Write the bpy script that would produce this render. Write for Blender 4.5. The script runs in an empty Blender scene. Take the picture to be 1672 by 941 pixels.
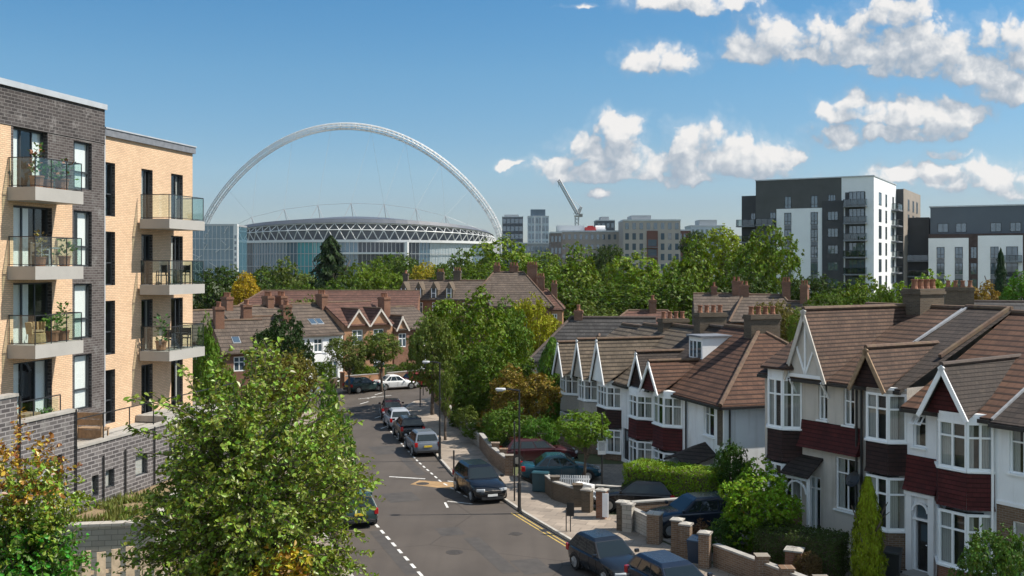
import bpy, math, random
from mathutils import Vector, Matrix, noise as mnoise
rad = math.radians
SC = bpy.context.scene
COL = SC.collection
F, CX, HZ, H = 1672.0, 836.0, 435.0, 12.0      # camera calibration: focal length, principal column, horizon row, eye height

def gx(px, d): return (px - CX) / F * d
def gz(py, d): return H - (py - HZ) * d / F
def gd(py, z=0.0): return (H - z) * F / (py - HZ)
def gp(px, py, z=0.0):
    d = gd(py, z)
    return Vector((gx(px, d), d, z))

# ---------------------------------------------------------------- object helpers
def tag(o, label=None, cat=None, group=None, kind=None):
    if label: o['label'] = label
    if cat: o['category'] = cat
    if group: o['group'] = group
    if kind: o['kind'] = kind
    return o

def thing(name, label, cat, loc=(0, 0, 0), rz=0.0, group=None):
    o = bpy.data.objects.new(name, None)
    COL.objects.link(o)
    o.empty_display_size = 0.3
    o.location = loc
    o.rotation_euler = (0, 0, rz)
    return tag(o, label, cat, group)

def kids(o): return list(o.children)

def copy_tree(o, parent=None):
    c = o.copy()
    COL.objects.link(c)
    c.parent = parent
    for ch in kids(o):
        copy_tree(ch, c)
    return c

def dup(o, label, loc, rz=0.0, scale=None, group=None):
    c = copy_tree(o)
    c.location = loc
    c.rotation_euler = (0, 0, rz)
    if scale is not None: c.scale = scale
    c['label'] = label
    if group: c['group'] = group
    return c

class MB:
    """collects faces, then links them as ONE mesh object"""
    def __init__(s):
        s.v, s.f, s.m, s.M = [], [], [], Matrix.Identity(4)
    def add(s, pts, faces, m=0):
        b = len(s.v)
        s.v.extend([tuple(s.M @ Vector(p)) for p in pts])
        for f in faces:
            s.f.append(tuple(b + i for i in f)); s.m.append(m)
        return s
    def quad(s, a, b, c, d, m=0): return s.add([a, b, c, d], [(0, 1, 2, 3)], m)
    def poly(s, pts, m=0): return s.add(pts, [tuple(range(len(pts)))], m)
    def box(s, x0, x1, y0, y1, z0, z1, m=0):
        return s.add([(x0,y0,z0),(x1,y0,z0),(x1,y1,z0),(x0,y1,z0),(x0,y0,z1),(x1,y0,z1),(x1,y1,z1),(x0,y1,z1)],
                     [(0,3,2,1),(4,5,6,7),(0,1,5,4),(1,2,6,5),(2,3,7,6),(3,0,4,7)], m)
    def slab(s, top, th, m=0):
        """polygon (counter-clockwise from outside) thickened downwards"""
        n = len(top)
        low = [(p[0], p[1], p[2] - th) for p in top]
        fs = [tuple(range(n)), tuple(range(2*n-1, n-1, -1))]
        for i in range(n):
            j = (i + 1) % n
            fs.append((i, n + i, n + j, j))
        return s.add(list(top) + low, fs, m)
    def prism(s, poly, z0, z1, m=0):
        n = len(poly)
        return s.add([(p[0], p[1], z0) for p in poly] + [(p[0], p[1], z1) for p in poly],
                     [tuple(range(n-1, -1, -1)), tuple(range(n, 2*n))] + [(i, (i+1) % n, n + (i+1) % n, n + i) for i in range(n)], m)
    def bar(s, a, b, w, h=None, m=0):
        """rectangular bar from a to b"""
        a, b = Vector(a), Vector(b); h = w if h is None else h
        d = (b - a)
        if d.length < 1e-6: return s
        d.normalize()
        up = Vector((0, 0, 1)) if abs(d.z) < 0.95 else Vector((1, 0, 0))
        x = d.cross(up).normalized(); y = x.cross(d).normalized()
        x *= w / 2; y *= h / 2
        p = [a-x-y, a+x-y, a+x+y, a-x+y, b-x-y, b+x-y, b+x+y, b-x+y]
        return s.add(p, [(0,3,2,1),(4,5,6,7),(0,1,5,4),(1,2,6,5),(2,3,7,6),(3,0,4,7)], m)
    def cyl(s, a, b, r0, r1=None, n=8, m=0, caps=True):
        a, b = Vector(a), Vector(b); r1 = r0 if r1 is None else r1
        d = (b - a)
        if d.length < 1e-6: return s
        d.normalize()
        up = Vector((0, 0, 1)) if abs(d.z) < 0.95 else Vector((1, 0, 0))
        x = d.cross(up).normalized(); y = d.cross(x).normalized()
        p = []
        for c, r in ((a, r0), (b, r1)):
            for i in range(n):
                t = 2 * math.pi * i / n
                p.append(c + x * (r * math.cos(t)) + y * (r * math.sin(t)))
        fs = [(i, (i+1) % n, n + (i+1) % n, n + i) for i in range(n)]
        if caps: fs += [tuple(range(n-1, -1, -1)), tuple(range(n, 2*n))]
        return s.add(p, fs, m)
    def tube(s, pts, radii, n=8, m=0):
        for i in range(len(pts) - 1):
            s.cyl(pts[i], pts[i+1], radii[i], radii[i+1], n, m)
        return s
    def lathe(s, prof, c=(0, 0, 0), n=12, m=0):
        p = []
        for r, z in prof:
            for i in range(n):
                t = 2 * math.pi * i / n
                p.append((c[0] + r*math.cos(t), c[1] + r*math.sin(t), c[2] + z))
        k = len(prof); fs = []
        for j in range(k - 1):
            for i in range(n):
                fs.append((j*n + i, j*n + (i+1) % n, (j+1)*n + (i+1) % n, (j+1)*n + i))
        fs.append(tuple(range(n-1, -1, -1))); fs.append(tuple(range((k-1)*n, k*n)))
        return s.add(p, fs, m)
    def build(s, name, mats, parent=None, smooth=False, bevel=0.0):
        me = bpy.data.meshes.new(name)
        me.from_pydata(s.v, [], s.f)
        if not isinstance(mats, (list, tuple)): mats = [mats]
        for mm in mats: me.materials.append(mm)
        if len(mats) > 1:
            me.polygons.foreach_set('material_index', s.m)
        if smooth: me.polygons.foreach_set('use_smooth', [True] * len(s.f))
        me.update()
        o = bpy.data.objects.new(name, me)
        COL.objects.link(o)
        if parent is not None: o.parent = parent
        if bevel:
            b = o.modifiers.new('bevel', 'BEVEL'); b.width = bevel; b.segments = 2; b.limit_method = 'ANGLE'
        return o

def frame2(ax, ay, bx, by, z=0.0):
    """matrix whose x runs a->b, y points to the left of that (into the house), z up; origin a"""
    d = Vector((bx - ax, by - ay, 0)); L = d.length; d.normalize()
    M = Matrix(((d.x, -d.y, 0, ax), (d.y, d.x, 0, ay), (0, 0, 1, z), (0, 0, 0, 1)))
    return M, L

# ---------------------------------------------------------------- materials
class NT:
    def __init__(s, mat):
        s.t = mat.node_tree; s.n = s.t.nodes; s.l = s.t.links
    def new(s, typ, **kw):
        n = s.n.new(typ)
        for k, v in kw.items():
            if k == 'ins':
                for i, x in v.items():
                    if isinstance(x, bpy.types.NodeSocket): s.l.new(x, n.inputs[i])
                    else: n.inputs[i].default_value = x
            else: setattr(n, k, v)
        return n
    def math(s, op, a, b=None, c=None, clamp=False):
        n = s.n.new('ShaderNodeMath'); n.operation = op; n.use_clamp = clamp
        for i, x in enumerate((a, b, c)):
            if x is None: continue
            if isinstance(x, bpy.types.NodeSocket): s.l.new(x, n.inputs[i])
            else: n.inputs[i].default_value = x
        return n.outputs[0]
    def mix(s, fac, a, b, mode='MIX'):
        n = s.n.new('ShaderNodeMix'); n.data_type = 'RGBA'; n.blend_type = mode
        for i, x in ((0, fac), (6, a), (7, b)):
            if isinstance(x, bpy.types.NodeSocket): s.l.new(x, n.inputs[i])
            else: n.inputs[i].default_value = x if i == 0 else (x[0], x[1], x[2], 1)
        return n.outputs[2]
    def ramp(s, fac, stops):
        n = s.n.new('ShaderNodeValToRGB'); s.l.new(fac, n.inputs[0])
        e = n.color_ramp.elements
        while len(e) < len(stops): e.new(0.5)
        for el, (p, c) in zip(e, stops):
            el.position = p; el.color = (c[0], c[1], c[2], 1) if not isinstance(c, (int, float)) else (c, c, c, 1)
        return n.outputs[0]

def newmat(name):
    m = bpy.data.materials.new(name); m.use_nodes = True
    nt = NT(m)
    b = nt.n.get('Principled BSDF')
    return m, nt, b

def c4(c): return (c[0], c[1], c[2], 1)

def mat_plain(name, col, rough=0.6, metal=0.0, var=0.12, scale=3.0, bump=0.0, spec=0.5, coat=0.0, dirt=None):
    m, nt, b = newmat(name)
    tc = nt.new('ShaderNodeTexCoord')
    nz = nt.new('ShaderNodeTexNoise', ins={'Vector': tc.outputs['Object'], 'Scale': scale, 'Detail': 6.0, 'Roughness': 0.6})
    lo = [x * (1 - var) for x in col]; hi = [min(1, x * (1 + var)) for x in col]
    c = nt.mix(nt.ramp(nz.outputs[0], [(0.3, 0.0), (0.7, 1.0)]), lo, hi)
    if dirt:
        n2 = nt.new('ShaderNodeTexNoise', ins={'Vector': tc.outputs['Object'], 'Scale': scale * 0.23, 'Detail': 8.0, 'Roughness': 0.7})
        c = nt.mix(nt.ramp(n2.outputs[0], [(0.5, 0.0), (0.75, 0.6)]), c, dirt)
        mp = nt.new('ShaderNodeMapping', ins={0: tc.outputs['Object'], 'Scale': (2.6, 2.6, 0.22)})
        n4 = nt.new('ShaderNodeTexNoise', ins={'Vector': mp.outputs[0], 'Scale': 1.0, 'Detail': 6.0, 'Roughness': 0.6})
        c = nt.mix(nt.ramp(n4.outputs[0], [(0.52, 0.0), (0.72, 0.55)]), c, [x * .8 for x in dirt])
    nt.l.new(c, b.inputs['Base Color'])
    b.inputs['Roughness'].default_value = rough
    b.inputs['Metallic'].default_value = metal
    b.inputs['Specular IOR Level'].default_value = spec
    b.inputs['Coat Weight'].default_value = coat
    b.inputs['Coat Roughness'].default_value = 0.05
    if bump:
        n3 = nt.new('ShaderNodeTexNoise', ins={'Vector': tc.outputs['Object'], 'Scale': scale * 8, 'Detail': 4.0})
        bp = nt.new('ShaderNodeBump', ins={'Height': n3.outputs[0], 'Strength': bump, 'Distance': 0.02})
        nt.l.new(bp.outputs[0], b.inputs['Normal'])
    return m

def wall_uv(nt):
    """(along the wall, up) taken from the object's own coordinates and normal"""
    tc = nt.new('ShaderNodeTexCoord')
    p = nt.new('ShaderNodeSeparateXYZ', ins={0: tc.outputs['Object']})
    n = nt.new('ShaderNodeSeparateXYZ', ins={0: tc.outputs['Normal']})
    ax = nt.math('ABSOLUTE', n.outputs[0]); ay = nt.math('ABSOLUTE', n.outputs[1])
    side = nt.math('GREATER_THAN', ax, ay)
    u = nt.math('ADD', nt.math('MULTIPLY', p.outputs[1], side), nt.math('MULTIPLY', p.outputs[0], nt.math('SUBTRACT', 1.0, side)))
    cv = nt.new('ShaderNodeCombineXYZ', ins={0: u, 1: p.outputs[2], 2: 0.0})
    return tc, cv.outputs[0], p

def mat_brick(name, c1, c2, mortar, bw=0.225, bh=0.075, gap=0.011, var=0.5, rough=0.85, bump=0.35, bloom=None):
    m, nt, b = newmat(name)
    tc, uv, p = wall_uv(nt)
    br = nt.new('ShaderNodeTexBrick', ins={'Vector': uv, 'Color1': c4(c1), 'Color2': c4(c2), 'Mortar': c4(mortar), 'Scale': 1.0,
                                         'Mortar Size': gap, 'Mortar Smooth': 0.2, 'Bias': 0.0, 'Brick Width': bw, 'Row Height': bh})
    nz = nt.new('ShaderNodeTexNoise', ins={'Vector': tc.outputs['Object'], 'Scale': 0.6, 'Detail': 7.0, 'Roughness': 0.65})
    c = nt.mix(var, br.outputs[0], nt.ramp(nz.outputs[0], [(0.3, 0.55), (0.7, 1.25)]), 'MULTIPLY')
    if bloom:
        n2 = nt.new('ShaderNodeTexNoise', ins={'Vector': uv, 'Scale': 1.1, 'Detail': 9.0, 'Roughness': 0.75})
        c = nt.mix(nt.ramp(n2.outputs[0], [(0.54, 0.0), (0.68, 0.75)]), c, bloom)
    nt.l.new(c, b.inputs['Base Color'])
    b.inputs['Roughness'].default_value = rough
    b.inputs['Specular IOR Level'].default_value = 0.25
    bp = nt.new('ShaderNodeBump', ins={'Height': nt.math('SUBTRACT', 1.0, br.outputs[1]), 'Strength': bump, 'Distance': 0.012})
    nt.l.new(bp.outputs[0], b.inputs['Normal'])
    return m

def mat_tile(name, c1, c2, course=0.24, width=0.26, lip=0.7, moss=None, rough=0.85, line=(0.2, 0.7)):
    """overlapping roof or wall tiles: courses follow the slope"""
    m, nt, b = newmat(name)
    tc, uv, p = wall_uv(nt)
    br = nt.new('ShaderNodeTexBrick', ins={'Vector': uv, 'Color1': c4(c1), 'Color2': c4(c2), 'Mortar': c4([x * 0.6 for x in c1]), 'Scale': 1.0,
                                         'Mortar Size': 0.010, 'Mortar Smooth': 0.3, 'Bias': -0.1, 'Brick Width': width, 'Row Height': course})
    nz = nt.new('ShaderNodeTexNoise', ins={'Vector': tc.outputs['Object'], 'Scale': 0.9, 'Detail': 8.0, 'Roughness': 0.7})
    c = nt.mix(0.8, br.outputs[0], nt.ramp(nz.outputs[0], [(0.3, 0.5), (0.72, 1.35)]), 'MULTIPLY')
    if moss:
        n2 = nt.new('ShaderNodeTexNoise', ins={'Vector': tc.outputs['Object'], 'Scale': 2.3, 'Detail': 8.0, 'Roughness': 0.8})
        c = nt.mix(nt.ramp(n2.outputs[0], [(0.56, 0.0), (0.72, 0.8)]), c, moss)
    nt.l.new(c, b.inputs['Base Color'])
    b.inputs['Roughness'].default_value = rough
    b.inputs['Specular IOR Level'].default_value = 0.3
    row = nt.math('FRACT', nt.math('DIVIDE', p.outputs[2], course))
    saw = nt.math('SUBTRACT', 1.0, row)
    c = nt.mix(nt.math('MULTIPLY', nt.math('LESS_THAN', row, line[0]), line[1]), c, [x * 0.2 for x in c1])  # shadow line at the foot of each course, painted into the colour
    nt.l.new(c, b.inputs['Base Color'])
    hgt = nt.math('SUBTRACT', saw, nt.math('MULTIPLY', br.outputs[1], 0.5))
    bp = nt.new('ShaderNodeBump', ins={'Height': hgt, 'Strength': lip, 'Distance': 0.09})
    nt.l.new(bp.outputs[0], b.inputs['Normal'])
    return m

def mat_leaf(name, trans=0.2, var=0.4, hue=0.03, rough=0.55, spec=0.15):
    """leaf tint comes from the object's own colour; every leaf differs a little"""
    m, nt, b = newmat(name)
    oi = nt.new('ShaderNodeObjectInfo'); ge = nt.new('ShaderNodeNewGeometry'); tc = nt.new('ShaderNodeTexCoord')
    r = ge.outputs['Random Per Island']
    nz = nt.new('ShaderNodeTexNoise', ins={'Vector': tc.outputs['Object'], 'Scale': 2.6, 'Detail': 2.0})
    v = nt.math('ADD', nt.math('MULTIPLY', r, var * 2), nt.math('ADD', 1 - var - 0.3, nt.math('MULTIPLY', nz.outputs[0], 0.6)))
    hs = nt.new('ShaderNodeHueSaturation', ins={'Hue': nt.math('ADD', 0.5 - hue, nt.math('MULTIPLY', r, hue * 2)), 'Saturation': 1.0,
                                              'Value': v, 'Color': oi.outputs['Color']})
    nt.l.new(hs.outputs[0], b.inputs['Base Color'])
    b.inputs['Roughness'].default_value = rough
    b.inputs['Specular IOR Level'].default_value = spec
    tr = nt.new('ShaderNodeBsdfTranslucent')
    tcol = nt.mix(0.55, hs.outputs[0], (0.30, 0.34, 0.02), 'MIX')
    nt.l.new(nt.mix(1.0, hs.outputs[0], (1.5, 1.45, 0.5), 'MULTIPLY'), tr.inputs[0])
    mx = nt.new('ShaderNodeMixShader', ins={0: trans})
    nt.l.new(b.outputs[0], mx.inputs[1]); nt.l.new(tr.outputs[0], mx.inputs[2])
    nt.l.new(mx.outputs[0], nt.n['Material Output'].inputs[0])
    return m

def mat_pane(name, tint=(0.55, 0.62, 0.62), refl=0.25, rough=0.02, see=True, base=(0.02, 0.025, 0.03)):
    m, nt, b = newmat(name)
    lw = nt.new('ShaderNodeLayerWeight', ins={0: 0.5})
    fres = nt.math('ADD', refl * 0.3, nt.math('MULTIPLY', nt.math('POWER', lw.outputs[1], 3.0), 0.25 + refl), clamp=True)
    gl = nt.new('ShaderNodeBsdfGlossy', ins={0: (0.9, 0.95, 1.0, 1), 'Roughness': rough})
    if see:
        bk = nt.new('ShaderNodeBsdfTransparent', ins={0: c4(tint)})
    else:
        bk = nt.new('ShaderNodeBsdfDiffuse', ins={0: c4(base)})
    mx = nt.new('ShaderNodeMixShader', ins={0: fres})
    nt.l.new(bk.outputs[0], mx.inputs[1]); nt.l.new(gl.outputs[0], mx.inputs[2])
    nt.l.new(mx.outputs[0], nt.n['Material Output'].inputs[0])
    return m

def mat_curtain(name, col):
    m, nt, b = newmat(name)
    tc, uv, p = wall_uv(nt)
    w = nt.new('ShaderNodeTexWave', wave_type='BANDS', bands_direction='X', ins={'Vector': uv, 'Scale': 4.2, 'Distortion': 2.5, 'Detail': 2.0})
    c = nt.mix(w.outputs[1], [x * 0.75 for x in col], col)
    nt.l.new(c, b.inputs['Base Color']); b.inputs['Roughness'].default_value = 0.9
    return m

def mat_asphalt(name, col):
    m, nt, b = newmat(name)
    tc = nt.new('ShaderNodeTexCoord')
    a = nt.new('ShaderNodeTexNoise', ins={'Vector': tc.outputs['Object'], 'Scale': 0.22, 'Detail': 6.0, 'Roughness': 0.65})
    g = nt.new('ShaderNodeTexNoise', ins={'Vector': tc.outputs['Object'], 'Scale': 30.0, 'Detail': 3.0})
    mp = nt.new('ShaderNodeMapping', ins={0: tc.outputs['Object'], 'Rotation': (0, 0, rad(19)), 'Scale': (1.3, 0.06, 1)})
    st = nt.new('ShaderNodeTexNoise', ins={'Vector': mp.outputs[0], 'Scale': 1.0, 'Detail': 4.0})
    c = nt.mix(nt.ramp(a.outputs[0], [(0.3, 0.0), (0.7, 1.0)]), [x * 0.82 for x in col], [x * 1.18 for x in col])
    c = nt.mix(nt.ramp(st.outputs[0], [(0.45, 0.0), (0.7, 0.35)]), c, [x * 0.7 for x in col])
    c = nt.mix(0.5, c, nt.ramp(g.outputs[0], [(0.3, 0.7), (0.7, 1.3)]), 'MULTIPLY')
    vo = nt.new('ShaderNodeTexVoronoi', feature='DISTANCE_TO_EDGE', ins={'Vector': tc.outputs['Object'], 'Scale': 0.16})
    nt.l.new(nt.mix(nt.math('MULTIPLY', nt.math('LESS_THAN', vo.outputs[0], 0.006), 0.5), c, [x * 0.5 for x in col]), b.inputs['Base Color'])
    b.inputs['Roughness'].default_value = 0.82
    b.inputs['Specular IOR Level'].default_value = 0.3
    bp = nt.new('ShaderNodeBump', ins={'Height': g.outputs[0], 'Strength': 0.25, 'Distance': 0.01})
    nt.l.new(bp.outputs[0], b.inputs['Normal'])
    return m

def mat_paving(name, col, w=0.9, h=0.6):
    m, nt, b = newmat(name)
    tc = nt.new('ShaderNodeTexCoord')
    mp = nt.new('ShaderNodeMapping', ins={0: tc.outputs['Object'], 'Rotation': (0, 0, rad(19))})
    br = nt.new('ShaderNodeTexBrick', ins={'Vector': mp.outputs[0], 'Color1': c4(col), 'Color2': c4([x * 0.72 for x in col]), 'Mortar': c4([x * 0.4 for x in col]),
                                         'Scale': 1.0, 'Mortar Size': 0.012, 'Mortar Smooth': 0.1, 'Bias': 0.0, 'Brick Width': w, 'Row Height': h})
    nz = nt.new('ShaderNodeTexNoise', ins={'Vector': tc.outputs['Object'], 'Scale': 0.5, 'Detail': 8.0, 'Roughness': 0.7})
    nt.l.new(nt.mix(0.8, br.outputs[0], nt.ramp(nz.outputs[0], [(0.3, 0.6), (0.7, 1.2)]), 'MULTIPLY'), b.inputs['Base Color'])
    b.inputs['Roughness'].default_value = 0.85
    return m

def mat_ground(name, c1, c2, scale=0.8):
    m, nt, b = newmat(name)
    tc = nt.new('ShaderNodeTexCoord')
    nz = nt.new('ShaderNodeTexNoise', ins={'Vector': tc.outputs['Object'], 'Scale': scale, 'Detail': 9.0, 'Roughness': 0.75})
    nt.l.new(nt.ramp(nz.outputs[0], [(0.32, c1), (0.68, c2)]), b.inputs['Base Color'])
    b.inputs['Roughness'].default_value = 0.95
    bp = nt.new('ShaderNodeBump', ins={'Height': nz.outputs[0], 'Strength': 0.6, 'Distance': 0.2})
    nt.l.new(bp.outputs[0], b.inputs['Normal'])
    return m

MT = {}
def setup_materials():
    g = MT
    g['tan'] = mat_brick('pale buff brick', (0.7100, 0.4899, 0.3180), (0.6000, 0.4091, 0.2597), (0.4300, 0.3131, 0.2173), var=0.25, bump=0.3, gap=0.013)
    g['dark'] = mat_brick('dark grey brick', (0.0408, 0.0360, 0.0360), (0.0782, 0.0680, 0.0660), (0.1496, 0.1394, 0.1360), bh=0.13, bw=0.36, gap=0.016, bloom=(0.2448, 0.2312, 0.2244), var=0.4)
    g['dark2'] = mat_brick('brown grey brick', (0.0569, 0.0459, 0.0439), (0.1004, 0.0853, 0.0817), (0.1607, 0.1520, 0.1474), bh=0.105, bw=0.28, gap=0.014, bloom=(0.2143, 0.2114, 0.2041), var=0.4)
    g['podium'] = mat_brick('podium grey brick', (0.0650, 0.0591, 0.0608), (0.1376, 0.1260, 0.1248), (0.2599, 0.2442, 0.2418), bh=0.16, bw=0.46, gap=0.022, bloom=(0.2293, 0.2206, 0.2106), var=0.5)
    g['red_brick'] = mat_brick('old red brick', (0.1820, 0.0700, 0.0385), (0.2520, 0.1120, 0.0630), (0.2100, 0.1680, 0.1330))
    g['orange_brick'] = mat_brick('orange brick', (0.3570, 0.1615, 0.0765), (0.4250, 0.2210, 0.1190), (0.3400, 0.2550, 0.1870))
    g['brown_brick'] = mat_brick('brown garden wall brick', (0.1500, 0.0900, 0.0562), (0.2250, 0.1425, 0.0900), (0.2475, 0.2175, 0.1800), bh=0.085, bw=0.24)
    g['stock'] = mat_brick('sooty stock brick', (0.0910, 0.0665, 0.0455), (0.1400, 0.1050, 0.0700), (0.1400, 0.1190, 0.0980))
    g['stone_wall'] = mat_brick('pale stone block', (0.33, 0.30, 0.26), (0.42, 0.39, 0.34), (0.2, 0.18, 0.16), bh=0.2, bw=0.45, gap=0.012)
    g['stone_light'] = mat_brick('light artificial stone', (0.3600, 0.3384, 0.3024), (0.4320, 0.4032, 0.3600), (0.2304, 0.2088, 0.1872), bh=0.14, bw=0.4, gap=0.012)
    g['white_render'] = mat_plain('white painted render', (0.86, 0.87, 0.88), 0.75, var=0.03, scale=1.2, bump=0.1, dirt=(0.72, 0.70, 0.67))
    g['beige_render'] = mat_plain('beige render', (0.5780, 0.5270, 0.4675), 0.8, var=0.06, scale=1.2, bump=0.2, dirt=(0.4080, 0.3655, 0.3060))
    g['pebble'] = mat_plain('grey pebbledash', (0.4420, 0.4080, 0.3655), 0.9, var=0.18, scale=14, bump=0.5, dirt=(0.3400, 0.3060, 0.2720))
    g['white_paint'] = mat_plain('white gloss paint', (0.87, 0.87, 0.87), 0.4, var=0.04, scale=2)
    g['upvc'] = mat_plain('white window frame', (0.8874, 0.8976, 0.8976), 0.35, var=0.03)
    g['dark_frame'] = mat_plain('dark grey window frame', (0.035, 0.04, 0.045), 0.45, var=0.1)
    g['metal_dark'] = mat_plain('dark metal', (0.03, 0.032, 0.035), 0.45, 0.3, var=0.15)
    g['black_paint'] = mat_plain('black painted metal', (0.018, 0.018, 0.019), 0.45, var=0.2, scale=5)
    g['grey_metal'] = mat_plain('grey metal', (0.40, 0.41, 0.42), 0.45, 0.4, var=0.08)
    g['cap_grey'] = mat_plain('zinc coping', (0.48, 0.50, 0.52), 0.5, 0.35, var=0.12, scale=1.5)
    g['slab_grey'] = mat_plain('balcony fascia', (0.36, 0.345, 0.32), 0.6, 0.0, var=0.08, scale=1.0)
    g['concrete'] = mat_plain('weathered concrete', (0.3360, 0.3200, 0.2960), 0.85, var=0.15, scale=1.2, bump=0.2, dirt=(0.2000, 0.1840, 0.1600))
    g['lead'] = mat_plain('lead grey', (0.16, 0.17, 0.19), 0.6, var=0.25, scale=4)
    g['flash'] = mat_plain('pale lead flashing', (0.2700, 0.2775, 0.2925), 0.6, var=0.25, scale=4)
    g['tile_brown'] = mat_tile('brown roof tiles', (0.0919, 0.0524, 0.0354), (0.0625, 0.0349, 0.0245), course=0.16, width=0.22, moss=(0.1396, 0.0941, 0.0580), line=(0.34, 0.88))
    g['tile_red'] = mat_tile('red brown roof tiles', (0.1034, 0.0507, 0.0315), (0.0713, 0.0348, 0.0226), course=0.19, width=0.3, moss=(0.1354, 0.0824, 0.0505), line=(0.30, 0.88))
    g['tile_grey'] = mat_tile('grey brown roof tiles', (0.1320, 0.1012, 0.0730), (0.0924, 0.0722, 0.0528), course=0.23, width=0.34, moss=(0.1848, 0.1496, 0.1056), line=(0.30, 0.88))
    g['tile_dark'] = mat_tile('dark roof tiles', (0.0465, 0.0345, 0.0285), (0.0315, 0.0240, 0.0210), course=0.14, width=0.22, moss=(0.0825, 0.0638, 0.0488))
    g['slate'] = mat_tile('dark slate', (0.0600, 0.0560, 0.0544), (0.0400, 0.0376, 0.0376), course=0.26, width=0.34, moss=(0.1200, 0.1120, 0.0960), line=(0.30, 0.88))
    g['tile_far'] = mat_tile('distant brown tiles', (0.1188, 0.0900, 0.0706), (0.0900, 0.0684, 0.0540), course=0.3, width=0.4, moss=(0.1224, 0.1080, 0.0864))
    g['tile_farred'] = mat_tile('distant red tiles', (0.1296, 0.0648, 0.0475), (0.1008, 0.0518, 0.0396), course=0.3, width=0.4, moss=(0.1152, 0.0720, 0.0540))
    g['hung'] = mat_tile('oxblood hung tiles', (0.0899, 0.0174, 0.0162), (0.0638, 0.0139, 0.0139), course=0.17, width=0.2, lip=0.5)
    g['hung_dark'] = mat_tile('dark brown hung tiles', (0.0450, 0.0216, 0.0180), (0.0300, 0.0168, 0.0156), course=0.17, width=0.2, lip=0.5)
    g['ridge'] = mat_plain('ridge tile', (0.1125, 0.0675, 0.0450), 0.85, var=0.3, scale=5, dirt=(0.1950, 0.1500, 0.0750))
    g['ridge_dark'] = mat_plain('dark ridge tile', (0.075, 0.055, 0.045), 0.85, var=0.3, scale=5)
    g['pot'] = mat_plain('terracotta pot', (0.2380, 0.1050, 0.0595), 0.85, var=0.3, scale=5)
    g['pane'] = mat_pane('window glass', (0.90, 0.93, 0.93), 0.22)
    g['pane_far'] = mat_pane('distant window glass', refl=0.45, see=False, base=(0.07, 0.10, 0.125))  # bluish base colour stands in for part of the sky reflection
    g['balc_glass'] = mat_pane('balcony glass', (0.78, 0.88, 0.84), 0.26)
    g['glass_blue'] = mat_pane('blue curtain wall glass', refl=0.35, see=False, base=(0.06, 0.13, 0.17))
    g['glass_teal'] = mat_pane('teal curtain wall glass', refl=0.3, see=False, base=(0.02, 0.28, 0.30))
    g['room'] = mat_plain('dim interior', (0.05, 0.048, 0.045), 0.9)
    g['curtain'] = mat_curtain('white net curtain', (0.86, 0.88, 0.86))
    g['curtain_dim'] = mat_curtain('grey curtain', (0.4340, 0.4270, 0.4060))
    g['wood'] = mat_plain('weathered wood', (0.30, 0.20, 0.12), 0.8, var=0.3, scale=6)
    g['wood_grey'] = mat_plain('grey fence wood', (0.6000, 0.4500, 0.3125), 0.85, var=0.25, scale=5)
    g['wicker'] = mat_plain('wicker', (0.36, 0.24, 0.12), 0.85, var=0.3, scale=20)
    g['bark'] = mat_plain('bark', (0.10, 0.075, 0.055), 0.95, var=0.35, scale=6, bump=0.6)
    g['leaf'] = mat_leaf('foliage leaves')
    g['leaf_big'] = mat_leaf('broad leaves', trans=0.2, var=0.55, hue=0.045, rough=0.42, spec=0.45)
    g['needle'] = mat_leaf('conifer needles', trans=0.12, var=0.35, hue=0.02, rough=0.7)
    g['rubber'] = mat_plain('tyre rubber', (0.015, 0.015, 0.015), 0.85)
    g['rim'] = mat_plain('alloy rim', (0.45, 0.46, 0.47), 0.35, 0.8)
    g['car_glass'] = mat_pane('car glass', refl=0.16, see=False, base=(0.012, 0.017, 0.018))
    g['lamp_white'] = mat_plain('headlight lens', (0.42, 0.44, 0.46), 0.08, var=0.1, scale=15)
    g['lamp_red'] = mat_plain('tail light lens', (0.40, 0.01, 0.012), 0.15)
    g['plate_w'] = mat_plain('white number plate', (0.75, 0.75, 0.73), 0.5)
    g['plate_y'] = mat_plain('yellow number plate', (0.70, 0.50, 0.04), 0.5)
    g['iron'] = mat_plain('worn cast iron', (0.055, 0.05, 0.047), 0.8, var=.3, scale=12, spec=.2)
    g['trim'] = mat_plain('black plastic trim', (0.02, 0.02, 0.021), 0.55)
    g['chrome'] = mat_plain('chrome', (0.7, 0.71, 0.72), 0.15, 0.95)
    g['steel_white'] = mat_plain('white steel', (0.6400, 0.6400, 0.6400), 0.4, var=0.04, scale=0.1)
    g['asphalt'] = mat_asphalt('asphalt', (0.0813, 0.0681, 0.0581))
    g['paving'] = mat_paving('concrete paving', (0.3312, 0.2714, 0.2162))
    g['kerb'] = mat_plain('kerb stone', (0.40, 0.37, 0.33), 0.85, var=0.15, scale=2, dirt=(0.25, 0.23, 0.2))
    g['line_white'] = mat_plain('white road paint', (0.62, 0.61, 0.58), 0.8, var=0.2, scale=8, dirt=(0.3, 0.29, 0.27))
    g['line_yellow'] = mat_plain('yellow road paint', (0.48, 0.33, 0.08), 0.8, var=0.2, scale=8, dirt=(0.4, 0.3, 0.12))
    g['patch'] = mat_plain('ochre road patch', (0.30, 0.19, 0.09), 0.9, var=0.3, scale=2)
    g['ground'] = mat_ground('grassy ground', (0.045, 0.06, 0.02), (0.11, 0.12, 0.05), 0.3)
    g['soil'] = mat_ground('planter soil', (0.16, 0.11, 0.06), (0.30, 0.22, 0.12), 3.0)
    g['drive'] = mat_paving('drive paving', (0.27, 0.23, 0.19), 0.4, 0.4)
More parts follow.
